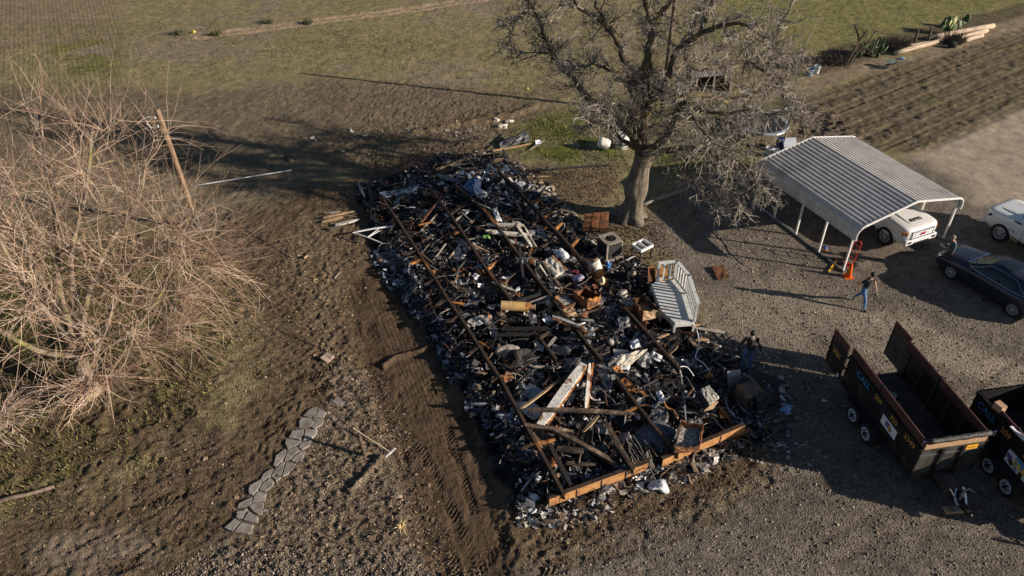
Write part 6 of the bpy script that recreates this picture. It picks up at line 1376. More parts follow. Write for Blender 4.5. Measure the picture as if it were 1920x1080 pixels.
def trailer(label, rear_right, ztop, zmet, L, W, wheels, boards, opened, signs):
    d = Vector((math.cos(TA), math.sin(TA), 0)); lft = Vector((-d.y, d.x, 0)); c = Vector((rear_right.x, rear_right.y, 0)) + lft * (W / 2)
    r = thing('dump_trailer', label, 'dump trailer', c, TA, 'black dump trailers')
    zb, zf = .62, .76
    m = MB(); m.box((L / 2, 0, zf - .03), (L, W - .06, .06)); m.build('floor', M_trin, r)
    for s_ in (-1, 1):
        m = MB(); m.box((L / 2, s_ * (W / 2 - .02), (zb + zmet) / 2), (L, .04, zmet - zb)); m.box((L / 2, s_ * (W / 2), zmet - .05), (L + .004, .10, .10)); m.box((L / 2, s_ * (W / 2 + .01), zb + .04), (L + .006, .08, .10))
        m.build('side_wall', M_tr, r)
        for k in range(6): x = .25 + k * (L - .5) / 5; m = MB(); m.box((x, s_ * (W / 2 - .055), (zf + zmet) / 2), (.07, .03, zmet - zf - .1)); m.build('stake', M_trin, r)
        for (x0, x1, z1) in (boards if s_ == -1 else [(0, L * .42, ztop), (L * .43, L, ztop)]):
            m = MB(); m.box(((x0 + x1) / 2, s_ * (W / 2 - .045), (zmet + z1) / 2), (x1 - x0, .045, z1 - zmet - .004)); m.build('side_board', M_stain, r)
        if boards: m = MB(); m.box((L * .425, s_ * (W / 2 - .045), (zmet + ztop) / 2), (.08, .07, ztop - zmet + .02)); m.build('strap', M_tr, r)
        m = MB(); m.box(((wheels[0] + wheels[1]) / 2, s_ * (W / 2 + .14), .80), (1.75, .30, .03)); m.build('fender', M_tr, r)
        for x in wheels:
            t = wheel(r, x, s_ * (W / 2 + .13), .37, .22, 0, s_, M_wsteel, .62); Mx = Matrix.Rotation(-math.pi / 2 * s_, 3, 'X')
            m = MB(); m.lathe([(.232, .07), (.222, .095), (.10, .112), (.095, .105)], 22, (0, 0, 0), Mx); m.build('wheel_disc', M_wsteel, t); m = MB(); m.lathe([(.07, .10), (.07, .15), (.04, .16)], 12, (0, 0, 0), Mx)
            for k in range(6): a = k * math.pi / 3; q = Mx @ Vector((.13 * math.cos(a), .13 * math.sin(a), .110)); m.box(q, (.055, .055, .03), Mx)
            m.build('hub', M_trim, t)
        m = MB(); m.box((L / 2, s_ * .45, .52), (L, .10, .18)); m.build('frame_rail', M_tr, r)
    for x in wheels: m = MB(); m.tube([(x, -W / 2, .37), (x, W / 2, .37)], .05, 8); m.build('axle', M_tr, r)
    m = MB(); m.box((L - .02, 0, (zb + zmet) / 2 - .02), (.04, W - .085, zmet - zb - .04)); m.build('front_wall', M_trin if opened else M_tr, r)
    for y in (-.36, .33): m = MB(); m.box((L + .03, y, 1.25), (.06, .10, 1.16)); m.build('front_stake', M_tr, r)
    m = MB(); m.box((L + .01, 0, 1.62), (.03, W, .02)); m.build('front_rail', M_steelg, r)
    if opened:
        m = MB(); m.box((L - .02, 0, (zmet + ztop) / 2 - .08), (.05, W - .12, .22)); m.build('front_board', M_board, r)
        m = MB(); m.s = True; pts = [Vector((L + .02, -W / 2 + .05 + (W - .1) * k / 12, ztop + .03 + .008 * math.sin(k * 2.3))) for k in range(13)]; m.tube(pts, [.088 + .008 * math.sin(k * 1.9 + .5) for k in range(13)], 12); m.build('tarp_roll', M_tarp, r)
        for s_ in (-1, 1): m = MB(); m.bar((L + .02, s_ * (W / 2 + .02), ztop + .05), (L + .02, s_ * (W / 2 + .12), ztop + .05), .03, .03); m.bar((L + .02, s_ * (W / 2 + .12), ztop + .10), (L + .02, s_ * (W / 2 + .12), ztop - .12), .03, .03); m.build('tarp_bracket', M_chrome, r)
    # rear doors
    if opened:
        for s_ in (-1, 1):
            y = s_ * (W / 2 + (.05 if s_ < 0 else .12)); dl = W / 2 - .08
            m = MB(); m.box((-.08 - dl / 2, y, (zb + zmet) / 2 + .02), (dl, .05, zmet - zb - .06)); m.build('rear_door', M_tr if s_ < 0 else M_trin, r); dr = LAST[0]
            m = MB(); m.box((-.08 - dl / 2, y, (zmet + ztop) / 2 - .01), (dl, .045, ztop - zmet - .03)); m.build('door_board', M_stain, dr)
            m = MB()
            for z in (zb + .2, (zb + zmet) / 2, zmet - .15): m.box((-.04, y - s_ * .01, z), (.12, .06, .05))
            m.build('hinges', M_tr, dr); tag(LAST[0], kind='stuff')
            m = MB(); m.tube([(-.08 - dl + .05, y - .04, zb), (-.08 - dl + .05, y - .04, zmet)], .015, 6); m.build('latch_bar', M_tr, dr)
            if s_ < 0:
                text(dr, 'MB!', (-.08 - dl / 2, y - .028, 1.45), (1, 0, 0), (0, 0, 1), .30, M_tyel, bold=.006)
                m = MB(); m.box((-.08 - dl / 2, y - .027, 1.12), (dl * .7, .006, .03)); m.build('door_stripe', M_stain, dr); m = MB(); m.box((-.2, y - .027, .78), (.12, .006, .14)); m.build('door_sticker', M_sign, dr)
    else:
        m = MB(); m.box((.02, 0, (zb + zmet) / 2), (.045, W - .09, zmet - zb)); m.box((.02, 0, zmet - .04), (.07, W, .08)); m.build('rear_door', M_tr, r)
    # tongue
    m = MB(); m.bar((L - .2, -.42, .50), (L + 1.28, 0, .47), .09, .13); m.bar((L - .2, .42, .50), (L + 1.28, 0, .47), .09, .13); m.build('tongue', M_tr, r); tag(LAST[0], kind='stuff')
    m = MB(); m.box((L + .42, 0, .62), (.50, .55, .34)); m.build('pump_box', M_trin, r, bevel=.03)
    m = MB(); m.box((L + 1.34, 0, .50), (.34, .12, .12)); m.s = True; m.lathe([(.07, -.06), (.08, .02), (.05, .06)], 12, (L + 1.50, 0, .50)); m.build('coupler', M_trim, r)
    m = MB(); m.tube([(L + .98, 0, .12), (L + .98, 0, 1.02)], .045, 10); m.box((L + .98, 0, .1), (.2, .2, .03)); m.build('jack', M_steelg, r); m = MB(); m.tube([(L + .98, 0, 1.0), (L + .98, .16, 1.04), (L + 1.10, .18, 1.04)], .018, 6); m.build('jack_handle', M_chrome, r)
    rgc = random.Random(4)
    for s_ in (-1, 1): m = MB(); m.tube(smooth_path([(L + .7, s_ * .2, .75), (L + .95, s_ * .16, .64), (L + 1.15, s_ * .13, .50), (L + 1.0, s_ * .2, .60), (L + .8, s_ * .12, .9)], 3), .018, 5); m.build('chain', M_chrome, r)
    ys = -W / 2 - .003
    for (t, x, z, size, m_) in signs: text(r, t, (x, ys - .003, z), (1, 0, 0), (0, 0, 1), size, m_, bold=.004)
    return r
rr_ = at(1600, 652, 2.25)
tr1 = trailer('black dump trailer with open rear doors and dark red side boards', rr_, 2.25, 1.92, 4.22, 2.14, (1.32, 2.16), [(0, 1.77, 2.25), (1.80, 4.22, 2.25)], True,
    [('CALL', .98, 1.66, .33, M_tblue), ('209', 1.88, 1.66, .27, M_tyel), ('325', 2.80, 1.66, .27, M_tyel), ('3349', 3.66, 1.66, .28, M_tyel)])
m = MB(); m.box((2.72, -1.078, 1.28), (.80, .012, .36)); m.build('side_sign', M_sign, tr1)
for x_, z_, w_, h_, m_ in [(2.62, 1.30, .16, .20, mat('sign_violet', (.16, .12, .30), None)), (2.78, 1.27, .14, .22, mat('sign_orange', (.50, .28, .10), None)), (2.71, 1.36, .10, .08, mat('sign_maroon', (.25, .03, .05), None)), (2.84, 1.22, .10, .06, M_trim)]:
    m = MB(); m.box((x_, -1.086, z_), (w_, .006, h_)); m.build('sign_print', m_, tr1)
m = MB(); m.box((4.235, .62, 1.72), (.012, .38, .20)); m.build('warning_label', M_ysign, tr1); m = MB(); m.box((4.243, .62, 1.72), (.004, .24, .03)); m.build('label_print', M_stain, tr1)
dd_ = Vector((math.cos(TA), math.sin(TA), 0)); r2 = rr_ + dd_ * 2.34 + Vector((-dd_.y, dd_.x, 0)) * 3.14
tr2 = trailer('second black dump trailer with closed tailgate, cut by the right edge', r2, 2.15, 1.98, 4.22, 2.14, (1.72, 2.56), [(.72, 4.2, 2.12)], False,
    [('CALL', .62, 1.62, .36, M_tblue), ('209', 1.52, 1.62, .30, M_tyel), ('325', 2.55, 1.62, .30, M_tyel), ('3349', 3.45, 1.62, .32, M_tyel)])
m = MB(); m.box((2.55, -1.078, 1.10), (1.30, .012, .50)); m.build('banner', M_sign, tr2)
m = MB(); m.box((2.72, -1.087, 1.22), (.98, .006, .26)); m.build('banner_print', mat('banner_blue', (.03, .28, .52), None), tr2)
for i_, (x_, z_) in enumerate([(2.02, 1.12), (2.14, 1.0), (2.35, .95), (2.6, .93)]): m = MB(); m.box((x_, -1.087, z_), (.20, .006, .16), Matrix.Rotation(i_ * .5, 3, 'Y')); m.build('banner_print', [mat('sign_violet', (0, 0, 0)), M_stain, mat('sign_grey', (.3, .28, .33), None), M_stain][i_], tr2)
text(tr2, 'DUMP', (2.62, -1.093, 1.12), (1, 0, 0), (0, 0, 1), .30, mat('banner_yellow', (.75, .50, .04), None), bold=.012)
m = MB(); m.box((.86, -.99, 2.10), (.30, .22, .26), Matrix.Rotation(.2, 3, 'Z')); o = m.build('timber_block', M_board, None); o.parent = None; o.matrix_world = Matrix.Translation(tr2.location) @ Matrix.Rotation(TA, 4, 'Z'); tag(o, 'tan timber block on the rim of the second dump trailer', 'timber')
m = MB(); m.slab([[Vector((x, -1.09 + .12 * math.sin(x * 3) * k, 2.17 - .25 * (k == 0) + .03 * math.sin(x * 9))) for x in (1.7, 1.85, 2.0, 2.15)] for k in (0, 1, 2)], .01); o = m.build('plastic_rag', M_cloth); o.matrix_world = Matrix.Translation(tr2.location) @ Matrix.Rotation(TA, 4, 'Z'); tag(o, 'pale plastic rag hanging on the rim of the second dump trailer', 'rag')
# loose bits on the trailer bed
for i_, (x_, y_, s3, m_, lb) in enumerate([(2.45, -.1, (.24, .16, .12), M_cloth, 'white scrap on the bed of the open dump trailer'), (1.0, .1, (.5, .25, .06), M_greyw, 'grey board piece near the tail of the open trailer bed'), (3.3, .3, (.3, .2, .1), M_charw, 'dark wood scrap at the front of the open trailer bed')]):
    m = MB(); m.box((x_, y_, .79 + s3[2] / 2), s3, Matrix.Rotation(i_ * .8, 3, 'Z')); o = m.build('bed_scrap', m_); o.matrix_world = Matrix.Translation(tr1.location) @ Matrix.Rotation(TA, 4, 'Z'); tag(o, lb, 'scrap')
m = MB(); m.slab([[(.02 + .05 * k, 1.02, 1.15), (.2 + .05 * k, 1.02, 1.35)] for k in (0, 5)], .01); 
p = tr1.matrix_world
wb_ = g(1788, 957); m = MB(); m.box((0, 0, .05), (.62, .24, .10), Matrix.Rotation(R(5), 3, 'Z')); o = m.build('timber_block', M_board, None, None); o.location = wb_; tag(o, 'orange timber block lying under the open trailer coupler', 'timber')

# ================================================================ PEOPLE
M_skin = mat('skin', (.42, .25, .17), (.50, .31, .22), 8, .6, bump=0); M_black_t = mat('black_tshirt', (.010, .010, .012), (.022, .022, .026), 8, .9, bump=.3); M_jean = mat('blue_jeans', (.07, .15, .30), (.13, .25, .44), 6, .9, bump=.3)
M_jeand = mat('dark_jeans', (.05, .11, .24), (.09, .17, .33), 6, .9, bump=.3); M_teal = mat('slate_teal_jacket', (.045, .075, .09), (.08, .12, .14), 6, .8, bump=.3); M_jkt = mat('dark_jacket', (.016, .014, .013), (.035, .030, .027), 6, .85, bump=.3)
M_hair = mat('black_hair', (.010, .008, .007), (.025, .02, .016), 20, .6, bump=.5); M_ghair = mat('greying_hair', (.22, .17, .13), (.34, .28, .22), 20, .8, bump=.5); M_shoe = mat('dark_shoes', (.02, .018, .016), (.05, .045, .04), 6, .7); M_glove = mat('pale_gloves', (.45, .48, .47), (.58, .60, .58), 8, .9); M_khaki = mat('dark_trousers', (.045, .035, .028), (.075, .06, .048), 6, .9)
def person(label, loc, rz, J, mats_, hair, tilt=(0, 0), hm=None, sleeve=.5):
    """J: joint positions in metres, body facing +x, left = +y"""
    r = thing('person', label, 'person', loc, rz)
    V = []; E = []; Rd = []; kind = []
    def add(p, rad, par=None, k='t'):
        V.append(Vector(p)); Rd.append(rad); kind.append(k)
        if par is not None: E.append((par, len(V) - 1))
        return len(V) - 1
    pel = add(J['pelvis'], (.155, .125)); wst = add(J['waist'], (.15, .12), pel); chest = add(J['chest'], (.185, .14), wst); sh = add(J['neck'] - Vector((0, 0, .07)), (.125, .10), chest)
    nk = add(J['neck'] + Vector((.01, 0, .02)), (.058, .058), sh, 's'); hb = add(J['head'] - Vector((.0, 0, .06)), (.078, .085), nk, 's'); ht = add(J['head'] + Vector((0, 0, .06)), (.082, .095), hb, 's'); add(J['head'] + Vector((-.01, 0, .11)), (.055, .065), ht, 's')
    for s_, nm in ((1, 'l'), (-1, 'r')):
        hp = add(J[nm + 'hip'], (.105, .105), pel, 'p'); kn = add(J[nm + 'knee'], (.068, .068), hp, 'p'); cf = add(J[nm + 'knee'].lerp(J[nm + 'ankle'], .35), (.062, .062), kn, 'p'); an = add(J[nm + 'ankle'], (.046, .046), cf, 'p'); hl = add(J[nm + 'ankle'] + Vector((.02, 0, -.06)), (.042, .04), an, 'b'); add(J[nm + 'toe'], (.04, .03), hl, 'b')
        so = add(J[nm + 'sho'], (.072, .072), sh, 't'); ua = add(J[nm + 'sho'].lerp(J[nm + 'elb'], .5), (.056, .056), so, 't' ); el = add(J[nm + 'elb'], (.044, .044), ua, 'a'); fa = add(J[nm + 'elb'].lerp(J[nm + 'hand'], .35), (.042, .042), el, 'a'); wr = add(J[nm + 'hand'], (.028, .028), fa, 'a')
        d = (J[nm + 'hand'] - J[nm + 'elb']).normalized(); sd_ = d.cross(Vector((0, 0, 1))); sd_ = sd_.normalized() if sd_.length > .2 else Vector((1, 0, 0)); cd = d.cross(sd_) * s_
        pm = add(J[nm + 'hand'] + d * .07, (.034, .022), wr, 'h')
        for q, (ln, of) in enumerate(((.075, -.028), (.085, -.009), (.08, .009), (.06, .027))):
            k0 = add(J[nm + 'hand'] + d * .105 + sd_ * of, (.0105, .0105), pm, 'h'); k1 = add(J[nm + 'hand'] + d * (.105 + ln * .55) + sd_ * of * 1.15 + cd * .012, (.0095, .0095), k0, 'h'); add(J[nm + 'hand'] + d * (.10 + ln) + sd_ * of * 1.15 + cd * .04, (.008, .008), k1, 'h')
        t0 = add(J[nm + 'hand'] + d * .045 - sd_ * .04 + cd * .01, (.013, .013), pm, 'h'); add(J[nm + 'hand'] + d * .09 - sd_ * .055 + cd * .03, (.010, .010), t0, 'h')
    me = bpy.data.meshes.new('body'); me.from_pydata([tuple(v) for v in V], E, []); ob = bpy.data.objects.new('body', me); COL.objects.link(ob)
    sk_ = ob.modifiers.new('skin', 'SKIN'); sk_.use_smooth_shade = True
    if not me.skin_vertices: me.attributes.new('skin', 'FLOAT', 'POINT')
    for i, sv in enumerate(me.skin_vertices[0].data): sv.radius = Rd[i]; sv.use_root = (i == 0)
    sb = ob.modifiers.new('sub', 'SUBSURF'); sb.levels = 1; sb.render_levels = 1
    dg = bpy.context.evaluated_depsgraph_get(); dg.update(); m2 = bpy.data.meshes.new_from_object(ob.evaluated_get(dg)); bpy.data.objects.remove(ob)
    m2.materials.clear()
    for k in 'tspbah': m2.materials.append(mats_[k])
    keys = 'tspbah'; segs = [(V[i], V[j], kind[j], kind[i]) for i, j in E]
    for pl in m2.polygons:
        c = pl.center; best = 9; bk = 't'
        for a, b, kb, ka in segs:
            ab = b - a; t = max(0, min(1, (c - a).dot(ab) / max(ab.length_squared, 1e-9))); dd = (c - a - ab * t).length
            if dd < best: best = dd; bk = kb if t > .35 or kb == ka else ka
        pl.material_index = keys.index(bk); pl.use_smooth = True
    m2.name = 'body'; ob = bpy.data.objects.new('body', m2); COL.objects.link(ob); ob.parent = r
    H_ = J['head']
    m = MB(); m.s = True; m.lathe([(.086, -.01), (.100, .04), (.098, .08), (.075, .13), (.03, .152)], 16, H_ + Vector((-.012, 0, 0)), Matrix.Diagonal(Vector((1.04, .92, 1.0)))); m.build('hair', hair, r)
    m = MB(); m.s = True; m.prism([H_ + Vector((.078, -.014, .0)), H_ + Vector((.112, 0, -.02)), H_ + Vector((.078, .014, .0)), H_ + Vector((.08, 0, .04))], (0, 0, -.006))
    for s_ in (1, -1): m.box(H_ + Vector((-.0, s_ * .09, -.005)), (.045, .018, .06))
    m.build('face_features', mats_['s'], r)
    m = MB()
    for s_ in (1, -1): m.box(H_ + Vector((.080, s_ * .032, .018)), (.012, .026, .012))
    m.box(H_ + Vector((.080, 0, -.062)), (.008, .045, .008)); m.build('eyes_and_mouth', M_hair, r)
    return r
def V3(*a): return Vector(a)
# man striding across the yard, towards the rubble edge / camera
f1, f2_ = g(1606, 574), at(1634, 548)
J = dict(pelvis=V3(.0, 0, .93), waist=V3(.02, 0, 1.06), chest=V3(.06, 0, 1.27), neck=V3(.08, 0, 1.47), head=V3(.13, 0, 1.63),
  lhip=V3(0, .10, .90), lknee=V3(-.16, .09, .50), lankle=V3(-.42, .08, .16), ltoe=V3(-.36, .08, .03), rhip=V3(0, -.10, .90), rknee=V3(.22, -.10, .53), rankle=V3(.30, -.09, .09), rtoe=V3(.46, -.10, .03),
  lsho=V3(.07, .20, 1.42), lelb=V3(.12, .30, 1.17), lhand=V3(.24, .33, .94), rsho=V3(.07, -.20, 1.42), relb=V3(-.08, -.33, 1.19), rhand=V3(-.10, -.30, .93))
person('man in black t-shirt and blue jeans striding across the gravel', f1 + Vector((.12, .02, 0)), R(-62), J, dict(t=M_black_t, s=M_skin, p=M_jean, b=M_shoe, a=M_skin, h=M_skin), M_hair)
# man with his back to us at the rubble edge
f3 = g(1397, 692)
J = dict(pelvis=V3(0, 0, .95), waist=V3(.01, 0, 1.08), chest=V3(.04, 0, 1.28), neck=V3(.09, 0, 1.47), head=V3(.19, 0, 1.58),
  lhip=V3(0, .10, .92), lknee=V3(.05, .12, .50), lankle=V3(-.02, .13, .09), ltoe=V3(.14, .14, .03), rhip=V3(0, -.10, .92), rknee=V3(.10, -.10, .52), rankle=V3(-.10, -.09, .13), rtoe=V3(.04, -.10, .03),
  lsho=V3(.05, .22, 1.42), lelb=V3(-.02, .36, 1.17), lhand=V3(.04, .42, .94), rsho=V3(.05, -.22, 1.42), relb=V3(-.02, -.34, 1.16), rhand=V3(.06, -.38, .93))
person('man in dark jacket, jeans and pale gloves with bowed head at the rubble edge', f3, R(75), J, dict(t=M_jkt, s=M_ghair, p=M_jeand, b=M_shoe, a=M_jkt, h=M_glove), M_hair)
# man leaning on the sedan's nose
f4 = at(1787, 447, 1.62); f4.z = 0
J = dict(pelvis=V3(0, 0, .93), waist=V3(-.02, 0, 1.06), chest=V3(-.02, 0, 1.27), neck=V3(.03, 0, 1.46), head=V3(.12, 0, 1.60),
  lhip=V3(0, .10, .90), lknee=V3(.06, .12, .50), lankle=V3(.0, .13, .09), ltoe=V3(.16, .14, .03), rhip=V3(0, -.10, .90), rknee=V3(.08, -.11, .50), rankle=V3(.02, -.11, .09), rtoe=V3(.18, -.12, .03),
  lsho=V3(.0, .21, 1.41), lelb=V3(.04, .30, 1.15), lhand=V3(.27, .12, 1.20), rsho=V3(0, -.21, 1.41), relb=V3(.04, -.30, 1.14), rhand=V3(.27, -.08, 1.19))
pp = person('man in slate teal jacket reading papers beside the nose of the sedan', f4 + Vector((.12, 0, 0)), R(170), J, dict(t=M_teal, s=M_skin, p=M_khaki, b=M_shoe, a=M_teal, h=M_skin), M_ghair)
mw = Matrix.Translation(pp.location) @ Matrix.Rotation(R(170), 4, 'Z'); m = MB(); m.box((.40, .02, 1.23), (.20, .26, .006), Matrix.Rotation(-.5, 3, 'Y')); o = m.build('papers', M_sign); o.matrix_world = mw; tag(o, 'white papers held by the man in the slate teal jacket', 'papers')
# ================================================================ SMALL THINGS
# flagstone path
M_flag = [mat('flagstone%d' % i, (.20 * k, .178 * k, .155 * k), (.31 * k, .28 * k, .25 * k), 5, .9, bump=.4, bscale=20, c3=(.12, .095, .07), c3pos=(.5, .72), c3scale=2) for i, k in enumerate((.9, 1.0, 1.12))]
FS = [[(480,230),(510,195),(555,180),(553,210),(523,236)],[(560,184),(602,210),(590,238),(532,237),(558,212)],[(470,240),(522,241),(544,262),(520,289),(460,290),(458,262)],[(529,243),(585,245),(578,275),(541,300),(524,291),(550,262)],[(420,310),(484,298),(477,343),(464,358),(402,344)],[(490,299),(555,300),(548,330),(520,352),(482,358),(484,340)],[(391,350),(470,364),(468,374),(396,408),(384,380)],[(476,370),(525,357),(515,385),(472,409),(457,394)],[(335,440),(384,405),(391,412),(374,460),(331,503),(320,495)],[(397,413),(450,394),(463,412),(409,461),(381,464)],[(470,417),(490,420),(470,470),(440,474),(414,465)],[(265,540),(318,506),(319,520),(299,554),(265,579),(256,560)],[(326,517),(372,472),(383,476),(363,547),(331,538),(312,548)],[(390,477),(440,482),(400,535),(370,549)],[(195,600),(257,566),(261,580),(239,620),(211,654),(190,645)],[(268,587),(305,557),(326,580),(318,600),(279,630),(246,624)],[(312,554),(361,557),(336,580)],[(241,632),(284,642),(277,684),(206,689),(217,660)],[(140,695),(210,660),(194,709),(131,717)],[(201,697),(270,692),(262,750),(241,754),(197,720)],[(125,741),(183,724),(155,778),(122,770)],[(189,737),(242,769),(235,799),(161,784)],[(60,825),(117,774),(143,795),(104,846)],[(150,797),(215,811),(210,850),(185,858),(111,847)],[(632,140),(660,120),(703,150),(680,173),(642,164)]]
pc = g(515, 870); path = MB(); path.prism([at(400 + x * .3519, 700 + y * .3519, .0) for x, y in [(85, 822), (205, 610), (335, 500), (400, 350), (475, 245), (545, 190), (585, 215), (540, 310), (470, 410), (425, 480), (320, 590), (265, 690), (225, 790), (180, 845)]], (0, 0, .012))
po = path.build('garden_path', mat('path_joint_soil', (.09, .07, .05), (.17, .135, .10), 8, .95), None, pc); tag(po, 'curving flagstone path', kind='structure')
rg = random.Random(6)
for i, st in enumerate(FS):
    px_ = [(400 + x * .3519, 700 + y * .3519) for x, y in st]; b0 = [at(a, b, .03) for a, b in px_]; c = sum(b0, Vector()) / len(b0); P = []
    for k in range(len(b0)):
        a, b = b0[k], b0[(k + 1) % len(b0)]; P += [c + (a - c) * .985, c + (a.lerp(b, .5) + rvec(rg) * .025 - c) * .99]
    z = (.062 if i < 24 else .04) + rg.uniform(-.008, .012); tl = rg.uniform(-.02, .02); P = [Vector((p.x, p.y, .0)) for p in P]; n = len(P)
    m = MB(); top = [Vector((c.x + (p.x - c.x) * .97, c.y + (p.y - c.y) * .97, z + (p.x - c.x) * tl)) for p in P]; mid = [Vector((p.x, p.y, z - .015 + (p.x - c.x) * tl)) for p in P]
    m._add(top + mid + P, [tuple(range(n))] + [(n + k, n + (k + 1) % n, (k + 1) % n, k) for k in range(n)] + [(2 * n + k, 2 * n + (k + 1) % n, n + (k + 1) % n, n + k) for k in range(n)])
    m.build('stone', M_flag[i % 3], po, pc)
# utility pole
M_pole = mat('pole_wood', (.13, .082, .05), (.28, .18, .11), 3, .85, bump=.5, stretch=(4, 4, .4)); M_white = mat('white_ceramic', (.7, .7, .7), None, rough=.3)
b = g(372, 428); tp = aty(295, 205, b.y - .05); root = thing('utility_pole', 'brown wooden utility pole with white insulators rising out of the whip tree', 'utility pole', b)
m = MB(); m.s = True; m.tube([b - Vector((0, 0, .2)), b.lerp(tp, .5), tp], [.15, .13, .11], 12); m.build('pole', M_pole, root, b)
m = MB(); m.s = True
for dz_ in (.35, .75): q = tp + Vector((-.17, -.05, -dz_)); m.lathe([(.03, -.06), (.055, -.03), (.03, 0), (.055, .03), (.03, .06)], 10, q)
m.build('insulator', M_white, root, b); tag(LAST[0], kind='stuff')
m = MB(); q = tp + Vector((-.17, -.05, -.35)); m.tube(smooth_path([q, q + Vector((-.35, 0, .02)), q + Vector((-.62, -.05, -.12)), q + Vector((-.8, -.1, -.25))], 3), .012, 5); m.tube(smooth_path([q + Vector((-.1, 0, 0)), q + Vector((-.42, 0, -.25)), q + Vector((-.25, 0, -.48)), q + Vector((.02, 0, -.42))], 4), .014, 5); m.build('wire', M_white, root, b); tag(LAST[0], kind='stuff')
for dx in (-.17, .17):
    m = MB(); m.tube([b + Vector((dx, -.12, .02)), b + (tp - b) * .20 + Vector((dx * .6, -.12, 0))], .035, 8); m.build('conduit', M_steelg, root, b)
# hidden pole behind the old tree, its long thin shadow crosses the field
b = g(1240, 212); tip = at(572, 140); hgt_ = (tip - b).length * math.tan(SUN_EL); root = thing('utility_pole', 'tall dark utility pole standing behind the crown of the huge old tree', 'utility pole', b)
m = MB(); m.s = True; m.tube([b - Vector((0, 0, .2)), b + Vector((0, 0, hgt_))], [.14, .10], 10); m.build('pole', M_charw, root, b)
m = MB(); m.lathe([(.05, 0), (.06, .1), (.03, .14)], 8, b + Vector((0, 0, hgt_))); m.build('cap', M_white, root, b)
def stick(name, cat, label, a, bb, h1, h2, r1, r2, m_, n=8, bendy=.0):
    p, q = g(*a, h1), g(*bb, h2); o = (p + q) / 2; o.z = min(p.z, q.z); rr = random.Random(len(label)); P = [p.lerp(q, k / 5) + rvec(rr) * bendy * (0 < k < 5) for k in range(6)]; m = MB(); m.s = True
    m.tube(P, [r1 + (r2 - r1) * k / 5 for k in range(6)], n); return tag(m.build(name, m_, None, o), label, cat)
stick('plastic_pipe', 'pipe', 'long white plastic pipe lying on dark soil right of the utility pole', (358, 353), (548, 322), .12, .10, .028, .028, M_whitem)
stick('branch_log', 'log', 'pale curved branch lying on the lawn at the left edge', (-25, 951), (103, 915), .07, .07, .075, .055, M_whipbranch, 8, .05)
stick('fence_stub', 'post', 'short brown post standing beside the rake', (684, 853), (679, 846), -.1, .85, .075, .065, M_charw)
b = g(684, 853)
stick('thin_stake', 'stake', 'thin dark stake leaning over the paving block', (619, 664), (606, 628), 0, .9, .02, .015, M_charw)
stick('thin_stake', 'stake', 'thin dark stake with wooden foot left of the burnt house', (545, 482), (533, 440), 0, .8, .022, .015, M_charw)
stick('wood_offcut', 'wood', 'small tan offcut at the foot of the thin stake', (570, 486), (577, 481), .05, .05, .07, .06, M_wood, 4)
stick('pale_stick', 'stick', 'small pale stick lying left of the scraped lane', (627, 523), (636, 513), .04, .04, .035, .03, M_greyw, 4)
# rake
p, q = g(663, 808, .13), g(731, 851, .10); root = thing('rake', 'wooden-handled rake lying on the wood chips', 'rake', q); d = (q - p).normalized(); s_ = d.cross(Vector((0, 0, 1)))
m = MB(); m.tube([p, q], .026, 8); m.build('handle', mat('rake_handle', (.60, .45, .28), (.70, .55, .37), 4, .6), root, q); m = MB(); m.bar(q - s_ * .25, q + s_ * .25, .04, .03)
for k in range(9): c = q + s_ * (-.24 + k * .06); m.bar(c, c + d * .05 - Vector((0, 0, .06)), .012, .012)
m.build('head', M_steelg, root, q)
# paving block, dry frond
p = g(612, 673); m = MB(); m.box((0, -.10, .07), (.36, .20, .10), Matrix.Rotation(-.6, 3, 'Z') @ Matrix.Rotation(.2, 3, 'Y')); m.box((.1, .10, .06), (.36, .16, .09), Matrix.Rotation(-.6, 3, 'Z')); o = m.build('paving_block', mat('pink_paver', (.30, .215, .17), (.40, .30, .25), 6, .9), None); o.location = p; tag(o, 'pinkish split paving block on the soil below the thin stake', 'paving block')
p = g(753, 990); root = thing('dry_frond', 'small yellow dry frond on the soil at the bottom', 'plant', p); M_frond = mat('dry_yellow', (.55, .40, .16), (.72, .56, .28), 8, .8)
for k in range(9):
    a = R(30 + k * 34); m = MB(); m.s = True; L_ = .16 + .1 * (k % 3); m.tube([Vector((0, 0, .02)), Vector((math.cos(a) * L_ * .5, math.sin(a) * L_ * .5, .12)), Vector((math.cos(a) * L_, math.sin(a) * L_, .06))], [.02, .018, .004], 4); m.build('leaf', M_frond, root)
# things by the carport
M_or = mat('cone_orange', (.75, .14, .015), None, rough=.5)
p = g(1590, 519); root = thing('traffic_cone', 'orange traffic cone at the front corner of the carport', 'traffic cone', p); m = MB(); m.s = True; m.lathe([(.14, .03), (.035, .70), (.03, .71)], 18); m.build('cone', M_or, root); m = MB(); m.box((0, 0, .015), (.38, .38, .03)); m.build('base', M_or, root)
p = g(1592, 495); root = thing('hand_truck', 'red two-wheeled hand truck behind the front carport post', 'hand truck', p, R(20)); M_redp = mat('red_paint', (.45, .03, .03), None, rough=.4)
for y in (-.20, .20): m = MB(); m.tube([(0, y, .12), (.12, y, 1.18), (.06, y * .8, 1.3)], .022, 8); m.build('upright', M_redp, root)
for z in (.35, .65, .95, 1.18): m = MB(); m.tube([(z * .11, -.2, z), (z * .11, .2, z)], .018, 6); m.build('crossbar', M_redp, root)
m = MB(); m.box((-.14, 0, .05), (.28, .42, .015)); m.build('toe_plate', M_redp, root)
for y in (-.27, .27): m = MB(); m.s = True; m.lathe([(.06, -.035), (.13, -.03), (.13, .03), (.06, .035)], 16, (.1, y, .13), Matrix.Rotation(math.pi / 2, 3, 'X')); m.build('wheel', M_rub, root)
